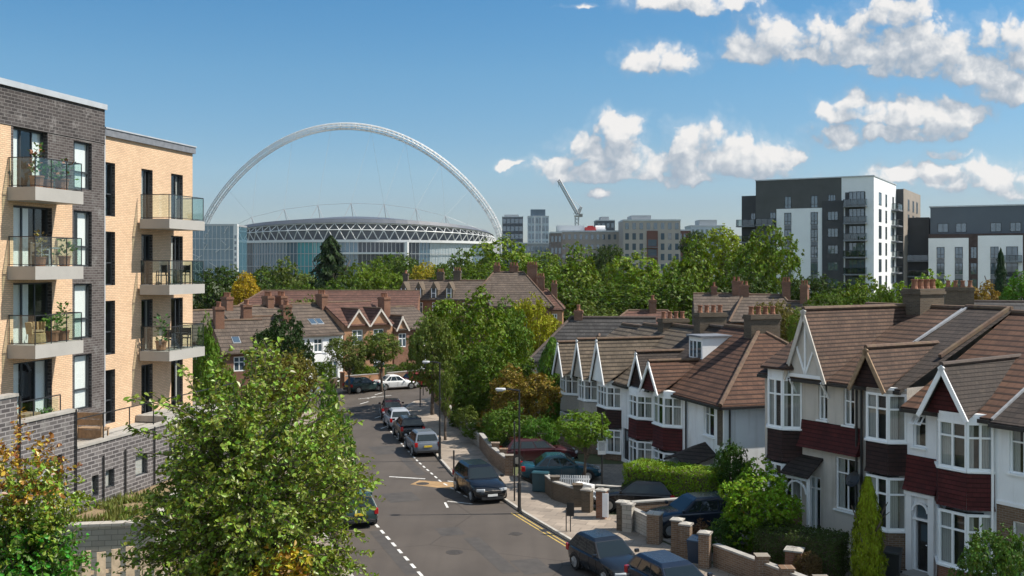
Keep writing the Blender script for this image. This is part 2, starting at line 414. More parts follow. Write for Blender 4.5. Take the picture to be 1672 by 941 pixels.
# ---------------------------------------------------------------- facade tools
def wall_sheet(mb, x0, x1, z0, z1, holes=(), reveal=0.16, m=0, y=0.0, mr=None):
    """a wall face with real openings and their reveals (faces look towards -y)"""
    mr = m if mr is None else mr
    hs = [(max(a, x0), min(b, x1), max(c, z0), min(d, z1)) for a, b, c, d in holes]
    hs = [h for h in hs if h[1] - h[0] > 0.01 and h[3] - h[2] > 0.01]
    xs = sorted({x0, x1} | {h[0] for h in hs} | {h[1] for h in hs})
    zs = sorted({z0, z1} | {h[2] for h in hs} | {h[3] for h in hs})
    for i in range(len(xs) - 1):
        for j in range(len(zs) - 1):
            xc, zc = (xs[i] + xs[i+1]) / 2, (zs[j] + zs[j+1]) / 2
            if any(h[0] < xc < h[1] and h[2] < zc < h[3] for h in hs): continue
            mb.quad((xs[i], y, zs[j]), (xs[i+1], y, zs[j]), (xs[i+1], y, zs[j+1]), (xs[i], y, zs[j+1]), m)
    for a, b, c, d in hs:
        r = y + reveal
        mb.quad((a, y, c), (a, y, d), (a, r, d), (a, r, c), mr)
        mb.quad((b, y, d), (b, y, c), (b, r, c), (b, r, d), mr)
        mb.quad((a, y, d), (b, y, d), (b, r, d), (a, r, d), mr)
        mb.quad((b, y, c), (a, y, c), (a, r, c), (b, r, c), mr)

def window(parent, x0, x1, z0, z1, fm='upvc', fw=0.06, cols=(), rows=(), y=0.08, M=None, curtain='side', name='window', sill=None,
           pane='pane', room=True, cmat='curtain', extra=None):
    """frame with mullions, glass behind it, then curtain and a dim room: window > pane, curtain"""
    f = MB(); g = MB(); c = MB()
    for b in (f, g, c):
        if M is not None: b.M = M
    d0, d1 = y, y + 0.07
    f.box(x0, x0 + fw, d0, d1, z0, z1); f.box(x1 - fw, x1, d0, d1, z0, z1)
    f.box(x0 + fw, x1 - fw, d0, d1, z0, z0 + fw); f.box(x0 + fw, x1 - fw, d0, d1, z1 - fw, z1)
    w, h = x1 - x0, z1 - z0
    for t in cols:
        xc = x0 + w * t
        f.box(xc - fw * 0.45, xc + fw * 0.45, d0 + 0.006, d1 - 0.006, z0 + fw, z1 - fw)
    for t in rows:
        zc = z0 + h * t
        f.box(x0 + fw, x1 - fw, d0 + 0.01, d1 - 0.01, zc - fw * 0.45, zc + fw * 0.45)
    if sill:
        f.box(x0 - 0.06, x1 + 0.06, -sill, y + 0.02, z0 - 0.07, z0 - 0.003)
    fo = f.build(name, MT[fm], parent)
    gy = y + 0.04
    g.quad((x0 + fw * .5, gy, z0 + fw * .5), (x1 - fw * .5, gy, z0 + fw * .5), (x1 - fw * .5, gy, z1 - fw * .5), (x0 + fw * .5, gy, z1 - fw * .5))
    g.build('pane', MT[pane], fo)
    if room:
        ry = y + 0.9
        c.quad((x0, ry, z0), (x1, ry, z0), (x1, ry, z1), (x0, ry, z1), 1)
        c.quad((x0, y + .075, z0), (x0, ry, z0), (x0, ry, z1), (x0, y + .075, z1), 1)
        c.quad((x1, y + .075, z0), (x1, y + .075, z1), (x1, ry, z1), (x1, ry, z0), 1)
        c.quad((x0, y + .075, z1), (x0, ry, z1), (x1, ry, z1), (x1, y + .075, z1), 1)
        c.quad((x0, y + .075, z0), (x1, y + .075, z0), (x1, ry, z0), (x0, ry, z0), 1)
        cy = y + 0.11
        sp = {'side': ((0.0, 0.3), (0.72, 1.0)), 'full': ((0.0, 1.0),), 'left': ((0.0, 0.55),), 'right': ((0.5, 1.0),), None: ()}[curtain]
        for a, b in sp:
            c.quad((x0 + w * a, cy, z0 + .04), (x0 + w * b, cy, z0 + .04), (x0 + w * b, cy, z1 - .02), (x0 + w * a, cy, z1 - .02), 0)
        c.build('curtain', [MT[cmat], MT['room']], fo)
    return fo

def bay(parent, pts, storeys, fm='upvc', name='bay_window', cap=0.1, curtain='curtain_dim', wallm='white_render'):
    """a canted bay, one part per storey: pts run left to right; storeys = (z0, z1, kind) from the ground up"""
    segs = [frame2(*pts[i], *pts[i+1]) for i in range(len(pts) - 1)]
    wm = {'wall': MT[wallm], 'tile': MT['hung'], 'tile_dark': MT['hung_dark'], 'brick': MT['brown_brick'], 'red': MT['red_brick'], 'pebble': MT['pebble']}
    n = len(segs)
    for z0, z1, kind in storeys:
        body = MB(); glass = MB(); cur = MB()
        for k, (M, L) in enumerate(segs):
            body.M = M; glass.M = M; cur.M = M
            if kind == 'glass':
                fw = 0.075; h = z1 - z0
                body.box(0.0, fw, -0.03, 0.05, z0, z1, 0); body.box(L - fw, L, -0.03, 0.05, z0, z1, 0)
                body.box(fw, L - fw, -0.03, 0.05, z1 - 0.1, z1, 0)
                body.box(fw, L - fw, -0.03, 0.05, z0, z0 + 0.1, 0)
                zt = z0 + h * 0.68
                body.box(fw, L - fw, -0.022, 0.045, zt - 0.035, zt + 0.035, 0)
                np_ = max(1, round(L / 0.55))
                for q in range(1, np_):
                    xq = L * q / np_
                    body.box(xq - 0.04, xq + 0.04, -0.026, 0.048, z0 + 0.1, z1 - 0.1, 0)
                body.box(-0.02, L + 0.02, -0.10, 0.0, z0 - 0.06, z0 + 0.01, 0)
                glass.quad((0.0, 0.02, z0 + .05), (L, 0.02, z0 + .05), (L, 0.02, z1 - .05), (0.0, 0.02, z1 - .05))
                for q in range(np_):
                    a = L * q / np_ + 0.03; b = L * (q + 1) / np_ - 0.03
                    if k == 0 or q % 2 == 0 or k == n - 1:
                        wd = (b - a) * (0.95 if (q + k) % 2 else 0.6)
                        cur.quad((a, 0.10, z0 + .05), (a + wd, 0.10, z0 + .05), (a + wd, 0.10, z1 - .06), (a, 0.10, z1 - .06), 0)
                cur.quad((0.05, 0.30, z0), (L - 0.05, 0.30, z0), (L - 0.05, 0.30, z1), (0.05, 0.30, z1), 1)
            elif kind.startswith('tile'):
                fl = 0.10    # hung tiles flare out at the foot
                hs = (z0, z0 + 0.18, z1); os_ = (-fl, -0.045, -0.03)
                for a in range(2):
                    body.quad((-(fl if a == 0 else .045) * .4, os_[a], hs[a]), (L + (fl if a == 0 else .045) * .4, os_[a], hs[a]),
                              (L + .018, os_[a+1], hs[a+1]), (-.018, os_[a+1], hs[a+1]))
                body.quad((0, 0.02, z0), (L, 0.02, z0), (L, -fl, z0), (0, -fl, z0))
            else:
                body.box(0.0, L, -0.02, 0.04, z0, z1)
        if kind == 'glass':
            o = body.build(name, MT[fm], parent)
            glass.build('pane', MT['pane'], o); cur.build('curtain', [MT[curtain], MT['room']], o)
        else:
            body.build('hung_tiles' if kind.startswith('tile') else 'bay_wall', wm[kind], parent)
    zt = storeys[-1][1]
    cp = MB(); cp.prism(pts, zt, zt + cap); cp.build('bay_top', MT['white_paint'], parent)

def chimney(parent, x, y, z0, z1, w, dp, pots=4, mat='stock', potm='pot', ph=0.45):
    c = MB()
    c.box(x - w/2, x + w/2, y - dp/2, y + dp/2, z0, z1 - 0.25)
    c.box(x - w/2 - .07, x + w/2 + .07, y - dp/2 - .07, y + dp/2 + .07, z1 - 0.25, z1 - 0.12)
    c.box(x - w/2 - .03, x + w/2 + .03, y - dp/2 - .03, y + dp/2 + .03, z1 - 0.12, z1)
    o = c.build('chimney', MT[mat], parent)
    for i in range(pots):
        lg = max(w, dp); q = -lg/2 + lg * (i + 0.5) / pots; px, py = (x + q, y) if w >= dp else (x, y + q)
        p = MB()
        r = min(0.15, lg / pots * 0.36)
        p.lathe([(r * 1.1, 0), (r * 1.05, ph * .15), (r * 0.9, ph * .25), (r * .85, ph * .85), (r * 1.1, ph * .88), (r * 1.1, ph), (r * .6, ph)], (px, py, z1), 9)
        p.build('chimney_pot', MT[potm], o, smooth=False)
    return o

def ridge_bar(mb, a, b, w=0.2, m=0):
    mb.cyl(a, b, w / 2, w / 2, 7, m)

def arch_pts(n): return [(math.cos(math.pi * i / n), math.sin(math.pi * i / n)) for i in range(n + 1)]
# ---------------------------------------------------------------- ground, road, pavements
RK = [(20.5, 0), (9.6, 30), (5.0, 40), (2.9, 43.6), (0.55, 49.5), (-1.15, 54.5), (-3.36, 58.5), (-4.5, 63.3), (-5.3, 67), (-6.1, 70.9), (-7.2, 75.1),
      (-8.2, 80.3), (-9.0, 86), (-8.8, 89.6), (-7.4, 92.8), (4, 102), (40, 131)]
LK = [(9.5, 0), (-2.6, 30), (-6.2, 39.65), (-9.0, 47.5), (-11.2, 55), (-13, 65), (-14.4, 75), (-15.2, 84), (-17, 88), (-30, 78), (-60, 55)]
FK = [(-65, 66), (-40, 80), (-19, 95.2), (-10, 102.4), (40, 142)]
WL = [(26, 3), (17.6, 20), (10.6, 35), (7.75, 40.7), (6.84, 42.5), (6.07, 44.5), (5.26, 46.55), (4.28, 48.7), (3.2, 50.8), (2.24, 52.1), (-0.17, 58.2), (-1.84, 66.9),
      (-4.3, 78.7), (-6.6, 90), (8, 101), (44, 130)]
def at_y(pl, y):
    for a, b in zip(pl, pl[1:]):
        if a[1] <= y <= b[1]:
            t = (y - a[1]) / (b[1] - a[1]); return a[0] + (b[0] - a[0]) * t
    return pl[-1][0]

def strip(mb, pa, pb, z, m=0):
    """sheet between two polylines with the same count"""
    for i in range(len(pa) - 1):
        mb.quad((*pa[i], z), (*pb[i], z), (*pb[i+1], z), (*pa[i+1], z), m)

def build_setting():
    g = MB()
    n = 24; S = 2600.0
    for i in range(n):
        for j in range(n):
            x0, x1 = -S + 2*S*i/n, -S + 2*S*(i+1)/n
            y0, y1 = -900 + 3600*j/n, -900 + 3600*(j+1)/n
            g.quad((x0, y0, -.03), (x1, y0, -.03), (x1, y1, -.03), (x0, y1, -.03))
    tag(g.build('ground', MT['ground']), kind='structure')
    r = MB()
    r.poly([(x, y, 0) for x, y in RK[:15]] + [(RK[15][0], RK[15][1], 0), (RK[16][0], RK[16][1], 0), (40, 142, 0), (-10, 102.4, 0), (-19, 95.2, 0), (-40, 80, 0), (-65, 66, 0), (-60, 55, 0), (-30, 78, 0)] +
           [(x, y, 0) for x, y in reversed(LK[:9])])
    tag(r.build('road', MT['asphalt']), kind='structure')
    # pavements: raised slabs behind the kerb lines
    ys = [0, 15, 30, 36, 40, 43.6, 47, 49.5, 52, 54.5, 58.5, 61, 63.3, 67, 70.9, 75.1, 80.3, 86, 88.5, 90]
    p = MB(); k = MB()
    kl = [(at_y(RK, y), y) for y in ys]; wl = [(at_y(WL, y) + 0.3, y) for y in ys]
    kin = [(x + 0.14, y) for x, y in kl]
    strip(p, kin, wl, 0.12)
    strip(k, kl, kin, 0.124)
    for a, b in zip(kl, kl[1:]):
        k.quad((*a, -.02), (*a, .124), (*b, .124), (*b, -.02))
    p.poly([(-7.4, 92.8, .12), (-8.7, 90, .12), (-6.3, 90, .12), (8, 101, .12), (44, 130, .12), (40, 131, .12), (4, 102, .12)])
    tag(p.build('pavement', MT['paving']), kind='structure')
    tag(k.build('kerb', MT['kerb']), kind='structure')
    p = MB(); k = MB()
    ys = [0, 15, 30, 39.65, 43, 47.5, 51, 55, 60, 65, 70, 75, 80, 84]
    kl = [(at_y(LK, y), y) for y in ys]; kin = [(x - 0.14, y) for x, y in kl]; wl = [(x - 2.4, y) for x, y in kl]
    strip(p, wl, kin, 0.12); strip(k, kin, kl, 0.124)
    for a, b in zip(kl, kl[1:]): k.quad((*b, -.02), (*b, .124), (*a, .124), (*a, -.02))
    fin = [(x - 0.1, y + 0.12) for x, y in FK]; fo = [(x - 1.4, y + 1.9) for x, y in FK]
    strip(p, fin, fo, 0.12); strip(k, FK, fin, 0.124)
    for a, b in zip(FK, FK[1:]): k.quad((*a, -.02), (*a, .124), (*b, .124), (*b, -.02))
    tag(p.build('pavement', MT['paving']), kind='structure')
    tag(k.build('kerb', MT['kerb']), kind='structure')
    # dropped drives beside the houses
    d = MB()
    d.poly([(8.4, 41, .02), (17.5, 36, .02), (19, 39, .02), (13.2, 49, .02), (4.4, 49.4, .02)])
    d.poly([(4.3, 50.5, .024), (10, 50, .024), (10.4, 62, .024), (0.6, 62, .024), (0.3, 58.6, .024), (2.6, 53, .024)])
    tag(d.build('driveway', MT['drive']), kind='structure')
    # painted markings
    w = MB(); yl = MB()
    def dash(a, b, wd, mb, z=0.005):
        a, b = Vector((*a, z)), Vector((*b, z)); dr = (b - a).normalized(); s = Vector((-dr.y, dr.x, 0)) * wd / 2
        mb.quad(a - s, b - s, b + s, a + s)
    A, B = Vector((-3.1, 38.6)), Vector((-6.55, 48.2))
    L = (B - A).length; dr = (B - A) / L; t = 0
    while t < L:
        dash(A + dr * t, A + dr * (t + 0.62), 0.13, w); t += 1.12
    dr2 = [Vector((-1.9, 52.2)), Vector((-3.95, 57)), Vector((-5.8, 63)), Vector((-7.4, 69)), Vector((-8.7, 74)), Vector((-10.2, 81))]
    for a, b in zip(dr2, dr2[1:]):
        L = (b - a).length; q = (b - a) / L; t = 0
        while t < L - .3:
            dash(a + q * t, a + q * (t + 0.55), 0.11, w); t += 1.05
    dash((-7.0, 58.4), (-4.9, 57.8), 0.16, w); dash((-3.6, 57.2), (-1.95, 56.4), 0.14, w)
    dash((-3.4, 52.0), (-3.2, 50.9), .12, w); dash((-3.3, 52.3), (-2.0, 51.7), .1, w)
    for py, px in ((660, 588), (651, 600), (645, 612), (700, 622), (683, 612)):
        c = gp(px, py); dash((c.x, c.y), (c.x + .5, c.y + 1.6), 0.13, w)
    dash((-13.9, 92.5), (-11.2, 95.2), .14, w)
    for off in (0.25, 0.48):
        pl = [(at_y(RK, y) - off, y) for y in (25, 30, 36, 40, 42, 43.6, 46, 48, 49.8)]
        for a, b in zip(pl, pl[1:]):
            s = .036
            yl.quad((a[0] - s, a[1], .005), (a[0] + s, a[1], .005), (b[0] + s, b[1], .005), (b[0] - s, b[1], .005))
    tag(w.build('road_markings', MT['line_white']), kind='structure')
    tag(yl.build('road_markings', MT['line_yellow']), kind='structure')
    q = MB(); q.poly([(-5.6, 56.3, .004), (-3.1, 55.0, .004), (-2.6, 56.6, .004), (-5.2, 57.4, .004)])
    tag(q.build('road_patch', MT['patch']), kind='structure')
    # worn repairs, trench scars and covers in the tarmac
    rr = random.Random(12); q = MB()
    def quadpatch(px, py, w_, l_, rot):
        c = gp(px, py); u = Vector((math.cos(rot), math.sin(rot), 0)) * w_ / 2; v = Vector((-math.sin(rot), math.cos(rot), 0)) * l_ / 2; c.z = .003
        q.quad(c - u - v, c + u - v, c + u + v, c - u + v)
    ra = rad(19)
    for px, py, w_, l_ in ((800, 905, .7, 5.5), (655, 812, 1.6, 2.2), (640, 900, .5, 7.0), (735, 868, 1.1, 1.4), (672, 760, .6, 6), (630, 735, 1.8, 3), (868, 925, 1.2, 2.0)): quadpatch(px, py, w_, l_, ra + rr.uniform(-.04, .04))
    tag(q.build('road_patch', mat_plain('dark tarmac repair', (.055, .048, .043), .8, var=.25, scale=2, dirt=(.08, .07, .06))), kind='structure')
    lab = ('round iron manhole cover in the middle of the carriageway', 'square iron cover in the road near the double yellow lines', 'round iron manhole cover near the ochre road patch')
    for (px, py), lb in zip(((742, 902), (842, 872), (690, 790)), lab):
        t = thing('manhole_cover', lb, 'manhole cover', gp(px, py, 0), ra, 'iron covers in the road')
        m = MB(); n = 4 if 'square' in lb else 18; m.lathe([(.36, .0), (.36, .008), (.30, .0085)], n=n); m.build('rim', MT['iron'], t)
        m = MB(); m.lathe([(.30, .001), (.30, .007)], n=n)
        for k in range(-3, 4): m.box(-.2, .2, k * .07 - .012, k * .07 + .012, .007, .0105)
        m.build('lid', MT['iron'], t)
    for (y, lb) in ((46.5, 'gully grate beside the double yellow lines by the small street sign'), (61.0, 'gully grate at the kerb before the first parked car')):
        t = thing('drain_grate', lb, 'drain', (at_y(RK, y) - .27, y, 0), rad(18), 'kerb drains')
        m = MB(); m.box(-.2, .2, -.24, .24, 0, .007); m.build('frame', MT['iron'], t)
        m = MB()
        for k in range(7): m.box(-.16, .16, -.2 + k * .06, -.17 + k * .06, .007, .010)
        m.build('bars', MT['black_paint'], t)
# ---------------------------------------------------------------- the flats on the left, their podium and balcony things
AO = Vector((-17.48, 43.9, 0)); ARZ = math.atan2(0.9758, 0.2186)
AM = Matrix.Translation(AO) @ Matrix.Rotation(ARZ, 4, 'Z')
def aw(x, y, z): return AM @ Vector((x, y, z))

def pot_plant(label, loc, s=1.0, kind='round', potm='pot', leafcol=(0.06, 0.13, 0.03), flowers=None):
    t = thing('potted_plant', label, 'potted plant', loc)
    p = MB(); p.lathe([(.13*s, 0), (.17*s, .02), (.2*s, .3*s), (.22*s, .31*s), (.22*s, .36*s), (.18*s, .36*s)], n=10)
    p.build('pot', MT[potm], t, smooth=False)
    f = MB(); rr = random.Random(sum(map(ord, label)))
    n = 70
    for i in range(n):
        a = rr.uniform(0, 6.28); e = rr.uniform(-.2, 1.4); r = rr.uniform(.1, .38) * s
        hh = {'round': .55, 'tall': .95, 'spiky': .7}[kind] * s
        c = Vector((math.cos(a) * r * math.cos(e) * (0.55 if kind == 'tall' else 1), math.sin(a) * r * math.cos(e) * (0.55 if kind == 'tall' else 1), .34 * s + hh * rr.random()))
        dr = Vector((math.cos(a), math.sin(a), rr.uniform(-.2, 1.3))).normalized() * .15 * s
        sd = dr.cross(Vector((rr.uniform(-1, 1), rr.uniform(-1, 1), 1))).normalized() * .055 * s
        f.add([c, c + dr * .5 + sd, c + dr, c + dr * .5 - sd], [(0, 1, 2, 3)], 1 if flowers and rr.random() < .3 else 0)
    o = f.build('foliage', [MT['leaf'], MT[flowers or 'pot']], t); o.color = (*leafcol, 1)
    return t

def patio_chair(label, loc, rz, mat='metal_dark'):
    t = thing('patio_chair', label, 'chair', loc, rz)
    s = MB(); s.box(-.24, .24, -.24, .24, .42, .46); s.build('seat', MT[mat], t)
    b = MB()
    b.box(-.24, -.2, .2, .24, .46, .92); b.box(.2, .24, .2, .24, .46, .92); b.box(-.2, .2, .205, .235, .55, .9)
    b.build('backrest', MT[mat], t)
    for sx in (-1, 1):
        for sy in (-1, 1):
            l = MB(); l.box(sx*.22 - .02, sx*.22 + .02, sy*.22 - .02, sy*.22 + .02, 0, .42); l.build('leg', MT[mat], t)
        a = MB(); a.box(sx*.24 - .02, sx*.24 + .02, -.22, .2, .62, .65); a.box(sx*.24 - .02, sx*.24 + .02, -.22, -.18, .46, .62); a.build('armrest', MT[mat], t)
    return t

def patio_table(label, loc, mat='metal_dark', r=.36):
    t = thing('patio_table', label, 'table', loc)
    a = MB(); a.cyl((0, 0, .68), (0, 0, .72), r, r, 16); a.build('tabletop', MT[mat], t)
    b = MB(); b.cyl((0, 0, .03), (0, 0, .68), .035, .035, 8); b.lathe([(.26, 0), (.25, .03), (.05, .05)], n=12); b.build('pedestal', MT[mat], t)
    return t

def build_left():
    t = thing('apartment_building', 'pale buff and dark grey brick flats with glass balconies beside the bushy tree', 'building', AO, ARZ)
    FL = [14.85, 11.9, 8.97, 5.95]; FT = [14.05, 11.05, 8.05, 5.05]
    w = MB()                       # 0 buff, 1 dark, 2 brown dark
    holes = []
    for i, f in enumerate(FL):
        holes.append((-5.62, -3.67 if i == 0 else -3.41, f, f + 2.4))
    far = [(-12.6, -10.6, f, f + 2.4) for f in FL]
    wall_sheet(w, -14, -2.15, 0, 14.6, holes[1:] + far[1:], .28, 0, mr=1)
    wall_sheet(w, -14, -5.75, 14.6, 17.27, far[:1], .28, 0, mr=1)
    wall_sheet(w, -5.75, -2.15, 14.6, 17.27, holes[:1], .28, 2, mr=1)
    wins = [(-2.07, -.86, b, tt) for tt, b in ((17.16, 15.2), (14.3, 11.98), (11.28, 9.0), (8.34, 6.06))]
    wall_sheet(w, -2.15, 0, 0, 17.27, wins, .22, 2, mr=1)
    wall_sheet(w, -14, 0.0, 17.27, 18.7, (), .1, 1, y=-.03)
    w.quad((0, -.03, 17.2), (0, 12, 17.2), (0, 12, 18.7), (0, -.03, 18.7), 1)
    w.quad((-14, -.03, 17.27), (0, -.03, 17.27), (0, 0, 17.27), (-14, 0, 17.27), 1)
    w.quad((-14, 12, 0), (-14, 0, 0), (-14, 0, 18.7), (-14, 12, 18.7), 0)
    w.box(-14, -.01, .8, 12, 18.3, 18.5, 1)
    y2 = .12
    tw = [(.25, .96, b, tt) for tt, b in ((16.5, 14.17), (13.5, 11.17), (10.5, 8.16), (7.5, 5.18))]
    td = [(2.97, 3.89, f + .05, f + 2.42) for f in FT] + [(5.47, 6.53, f + .05, f + 2.42) for f in FT]
    wall_sheet(w, 0.0, 7.45, 0, 17.62, tw + td, .24, 0, y=y2, mr=1)
    w.quad((0, 0, 0), (0, y2, 0), (0, y2, 17.6), (0, 0, 17.6), 0)
    w.quad((7.45, y2, 0), (7.45, 12, 0), (7.45, 12, 17.62), (7.45, y2, 17.62), 0)
    w.quad((7.45, 12, 0), (-14, 12, 0), (-14, 12, 17.62), (7.45, 12, 17.62), 0)
    w.box(0.02, 7.44, .8, 11.9, 17.3, 17.5, 1)
    w.build('wall', [MT['tan'], MT['dark'], MT['dark2']], t)
    c = MB(); c.box(-14, .06, -.12, .35, 18.7, 18.93); c.box(-.3, .06, .35, 12, 18.7, 18.93)
    c.build('coping', MT['cap_grey'], t)
    c = MB(); c.box(.07, 7.55, .0, .4, 17.62, 17.93, 0); c.box(.07, 7.58, -.04, .45, 17.93, 17.99, 1); c.box(7.2, 7.55, .4, 12, 17.62, 17.93, 0)
    c.build('coping', [MT['lead'], MT['cap_grey']], t)
    p = MB(); p.cyl((.06, .04, 4.8), (.06, .04, 17.6), .05, .05, 8); p.build('drainpipe', MT['cap_grey'], t)
    e = MB(); e.box(2.2, 7.0, 4, 9, 17.5, 18.6); e.build('rooftop_plant_room', MT['cap_grey'], t)
    for i, h in enumerate(holes):
        window(t, *h, fm='dark_frame', fw=.07, cols=(.33, .66), y=.2, curtain=('side', 'left', 'left', 'side')[i], name='balcony_door')
    for i, h in enumerate(far):
        window(t, *h, fm='dark_frame', fw=.07, cols=(.5,), y=.2, curtain='side', name='balcony_door')
    for i, h in enumerate(wins):
        window(t, *h, fm='dark_frame', fw=.075, cols=(.2,), rows=(.36,), y=.14, curtain=('full', 'right', 'full', 'full')[i])
    for i, h in enumerate(tw):
        window(t, *h, fm='dark_frame', fw=.06, cols=(), rows=(.42,), y=.28, curtain='left')
    for i, h in enumerate(td):
        window(t, *h, fm='dark_frame', fw=.07, cols=(.62,), y=.28, curtain=('left', None, 'side', None, 'side', 'left', None, 'side')[i], name='balcony_door', cmat='curtain_dim')
    def balcony(x0, x1, dp, z, th):
        s = MB(); s.box(x0, x1, -dp, -.01, z - th, z + .04)
        o = s.build('balcony', MT['slab_grey'], t)
        g = MB()
        e = .05; zb, zt = z + .1, z + 1.12
        g.quad((x0 + e, -dp + e, zb), (x1 - e, -dp + e, zb), (x1 - e, -dp + e, zt), (x0 + e, -dp + e, zt))
        g.quad((x0 + e, -.03, zb), (x0 + e, -dp + e, zb), (x0 + e, -dp + e, zt), (x0 + e, -.03, zt))
        g.quad((x1 - e, -dp + e, zb), (x1 - e, -.03, zb), (x1 - e, -.03, zt), (x1 - e, -dp + e, zt))
        g.build('glass_panel', MT['balc_glass'], o)
        r = MB()
        for a, b in (((x0 + e, -.02), (x0 + e, -dp + e)), ((x0 + e, -dp + e), (x1 - e, -dp + e)), ((x1 - e, -dp + e), (x1 - e, -.02))):
            r.bar((*a, zt + .02), (*b, zt + .02), .035); r.bar((*a, zb), (*b, zb), .025)
        n = 4
        for k in range(n):
            xx = x0 + e + (x1 - x0 - 2*e) * k / (n - 1); r.box(xx - .014, xx + .014, -dp + e - .014, -dp + e + .014, z + .04, zt)
        for xx in (x0 + e, x1 - e): r.box(xx - .014, xx + .014, -.06, -.03, z + .04, zt)
        r.build('handrail', MT['metal_dark'], o)
    for z in FL[:3]: balcony(-5.95, -3.12, 1.2, z + .06, .46)
    for z in FL[:4]: balcony(-12.9, -10.2, 1.2, z + .06, .46)
    for z in FT[:3]: balcony(2.64, 5.75, 1.5, z + .06, .40)
    s = MB(); s.box(2.5, 6.0, -1.45, .1, 4.97, 5.25); s.build('step', MT['concrete'], t)
    # ---- podium
    q = thing('brick_podium', 'stepped grey brick podium wall below the flats with small windows and railings', 'wall', AO, ARZ)
    y0 = -1.63
    b = MB(); cp = MB()
    segs = [(-14, -7.46, 7.4), (-7.46, -4.15, 6.4), (-4.15, 9.0, 4.95)]
    small = [(-3.2, -2.75, 2.85, 3.7), (-2.3, -1.7, 3.0, 3.75), (-.2, .7, 3.05, 3.95), (2.4, 3.2, 3.0, 3.9)]
    big = [(-6.2, -5.0, 3.6, 4.9)]
    wall_sheet(b, *segs[0][:2], 0, segs[0][2], (), .2, 0, y=y0)
    wall_sheet(b, *segs[1][:2], 0, segs[1][2], big, .2, 0, y=y0)
    wall_sheet(b, *segs[2][:2], 0, segs[2][2], small, .2, 0, y=y0)
    for i, (a, c_, z) in enumerate(segs):
        wall_sheet(b, a, c_, 3, z, (), .1, 0, y=y0 + .3)
        b.quad((c_, y0, 0), (c_, y0 + .3, 0), (c_, y0 + .3, z), (c_, y0, z))
        cp.box(a, c_ + .02, y0 - .05, y0 + .36, z, z + .1)
    b.quad((9, y0, 0), (9, 0, 0), (9, 0, 4.85), (9, y0, 4.85))
    b.build('wall', MT['podium'], q)
    cp.build('coping', MT['concrete'], q)
    fl = MB(); fl.box(-14, -4.2, y0 + .3, -.04, 5.7, 5.9); fl.box(-4.15, 8.98, y0 + .3, .1, 4.7, 4.93); fl.build('terrace_floor', MT['concrete'], q)
    M0 = Matrix.Translation((0, y0, 0))
    for h in small: window(q, *h, fm='dark_frame', fw=.05, y=.12, M=M0, curtain='full', cmat='curtain_dim')
    for h in big: window(q, *h, fm='dark_frame', fw=.05, cols=(.5,), y=.12, M=M0, curtain='full', cmat='curtain_dim')
    for xx, z1 in ((-4.25, 6.5), (-7.4, 7.4), (1.15, 5.0), (-1.0, 4.4), (-2.5, 4.4)):
        dp = MB(); dp.cyl((xx, y0 - .06, 2.5), (xx, y0 - .06, z1), .035, .035, 7); dp.build('drainpipe', MT['black_paint'], q)
    r = MB()
    def rail(x0, x1, z, n, yy):
        r.bar((x0, yy, z + 1.05), (x1, yy, z + 1.05), .04)
        for k in range(n + 1):
            xx = x0 + (x1 - x0) * k / n; r.box(xx - .018, xx + .018, yy - .018, yy + .018, z, z + 1.05)
    rail(-13.5, -4.3, 6.0, 6, y0 + .6); rail(-4.0, 8.7, 5.0, 7, y0 + .18)
    r.build('railing', MT['metal_dark'], q)
    gp_ = MB(); gp_.quad((-7.0, y0 + .6, 6.1), (-4.4, y0 + .6, 6.1), (-4.4, y0 + .6, 7.0), (-7.0, y0 + .6, 7.0)); gp_.build('glass_panel', MT['balc_glass'], q)
    # ---- bench on the terrace
    be = thing('wooden_bench', 'brown wooden bench on the podium terrace, its back to us behind the railing', 'bench', aw(-1.85, -.72, 4.93), rad(172)); be.scale = (.72, .8, 1)
    m = MB()
    for k in range(3): m.box(-.85, .85, -.36 + .22 * k, -.17 + .22 * k, .42, .47)
    m.box(-.85, .85, .22, .28, .05, .40)
    m.build('seat', MT['wood'], be)
    m = MB()
    for k in range(2): m.box(-.85, .85, .30, .34, .60 + .27 * k, .84 + .27 * k)
    m.build('backrest', MT['wood'], be)
    for sx in (-.75, .75):
        m = MB(); m.box(sx - .04, sx + .04, -.34, .3, .34, .42); m.box(sx - .04, sx + .04, -.34, -.26, 0, .34); m.box(sx - .04, sx + .04, .26, .36, 0, 1.08); m.build('leg', MT['wood'], be)
    # planter bench on the left terrace
    tb = thing('timber_planter', 'timber planter box of green leaves on the upper terrace', 'planter', aw(-5.4, -.65, 5.9), ARZ)
    m = MB(); m.box(-.75, .1, -.28, .28, 0, .62); m.build('box', MT['wood'], tb)
    m = MB(); m.box(.15, 1.2, -.25, .25, 0, .3); m.build('trough', MT['concrete'], tb)
    m = MB(); rr = random.Random(5)
    for i in range(160):
        c = Vector((rr.uniform(.15, 1.2), rr.uniform(-.25, .25), rr.uniform(.3, .62))); d = Vector((rr.uniform(-1, 1), rr.uniform(-1, 1), rr.uniform(0, 1))) * .12
        s_ = d.cross(Vector((0, .3, 1))) * .5; m.add([c, c + d*.5 + s_, c + d, c + d*.5 - s_], [(0, 1, 2, 3)])
    o = m.build('foliage', MT['leaf'], tb); o.color = (.10, .2, .04, 1)
    # ---- things on the balconies
    F3, F2, F1 = FL[0] + .1, FL[1] + .1, FL[2] + .1
    pot_plant('terracotta pot of orange flowers on the topmost balcony by the dark brick column', aw(-5.35, -.8, F3), 1.25, 'tall', flowers='pot')
    pot_plant('low leafy plant beside the orange flowers on the topmost dark brick balcony', aw(-4.65, -.75, F3), 1.0)
    pot_plant('wide flowering plant past the low leafy one on the topmost dark brick balcony', aw(-3.75, -.7, F3), 1.3, flowers='pot')
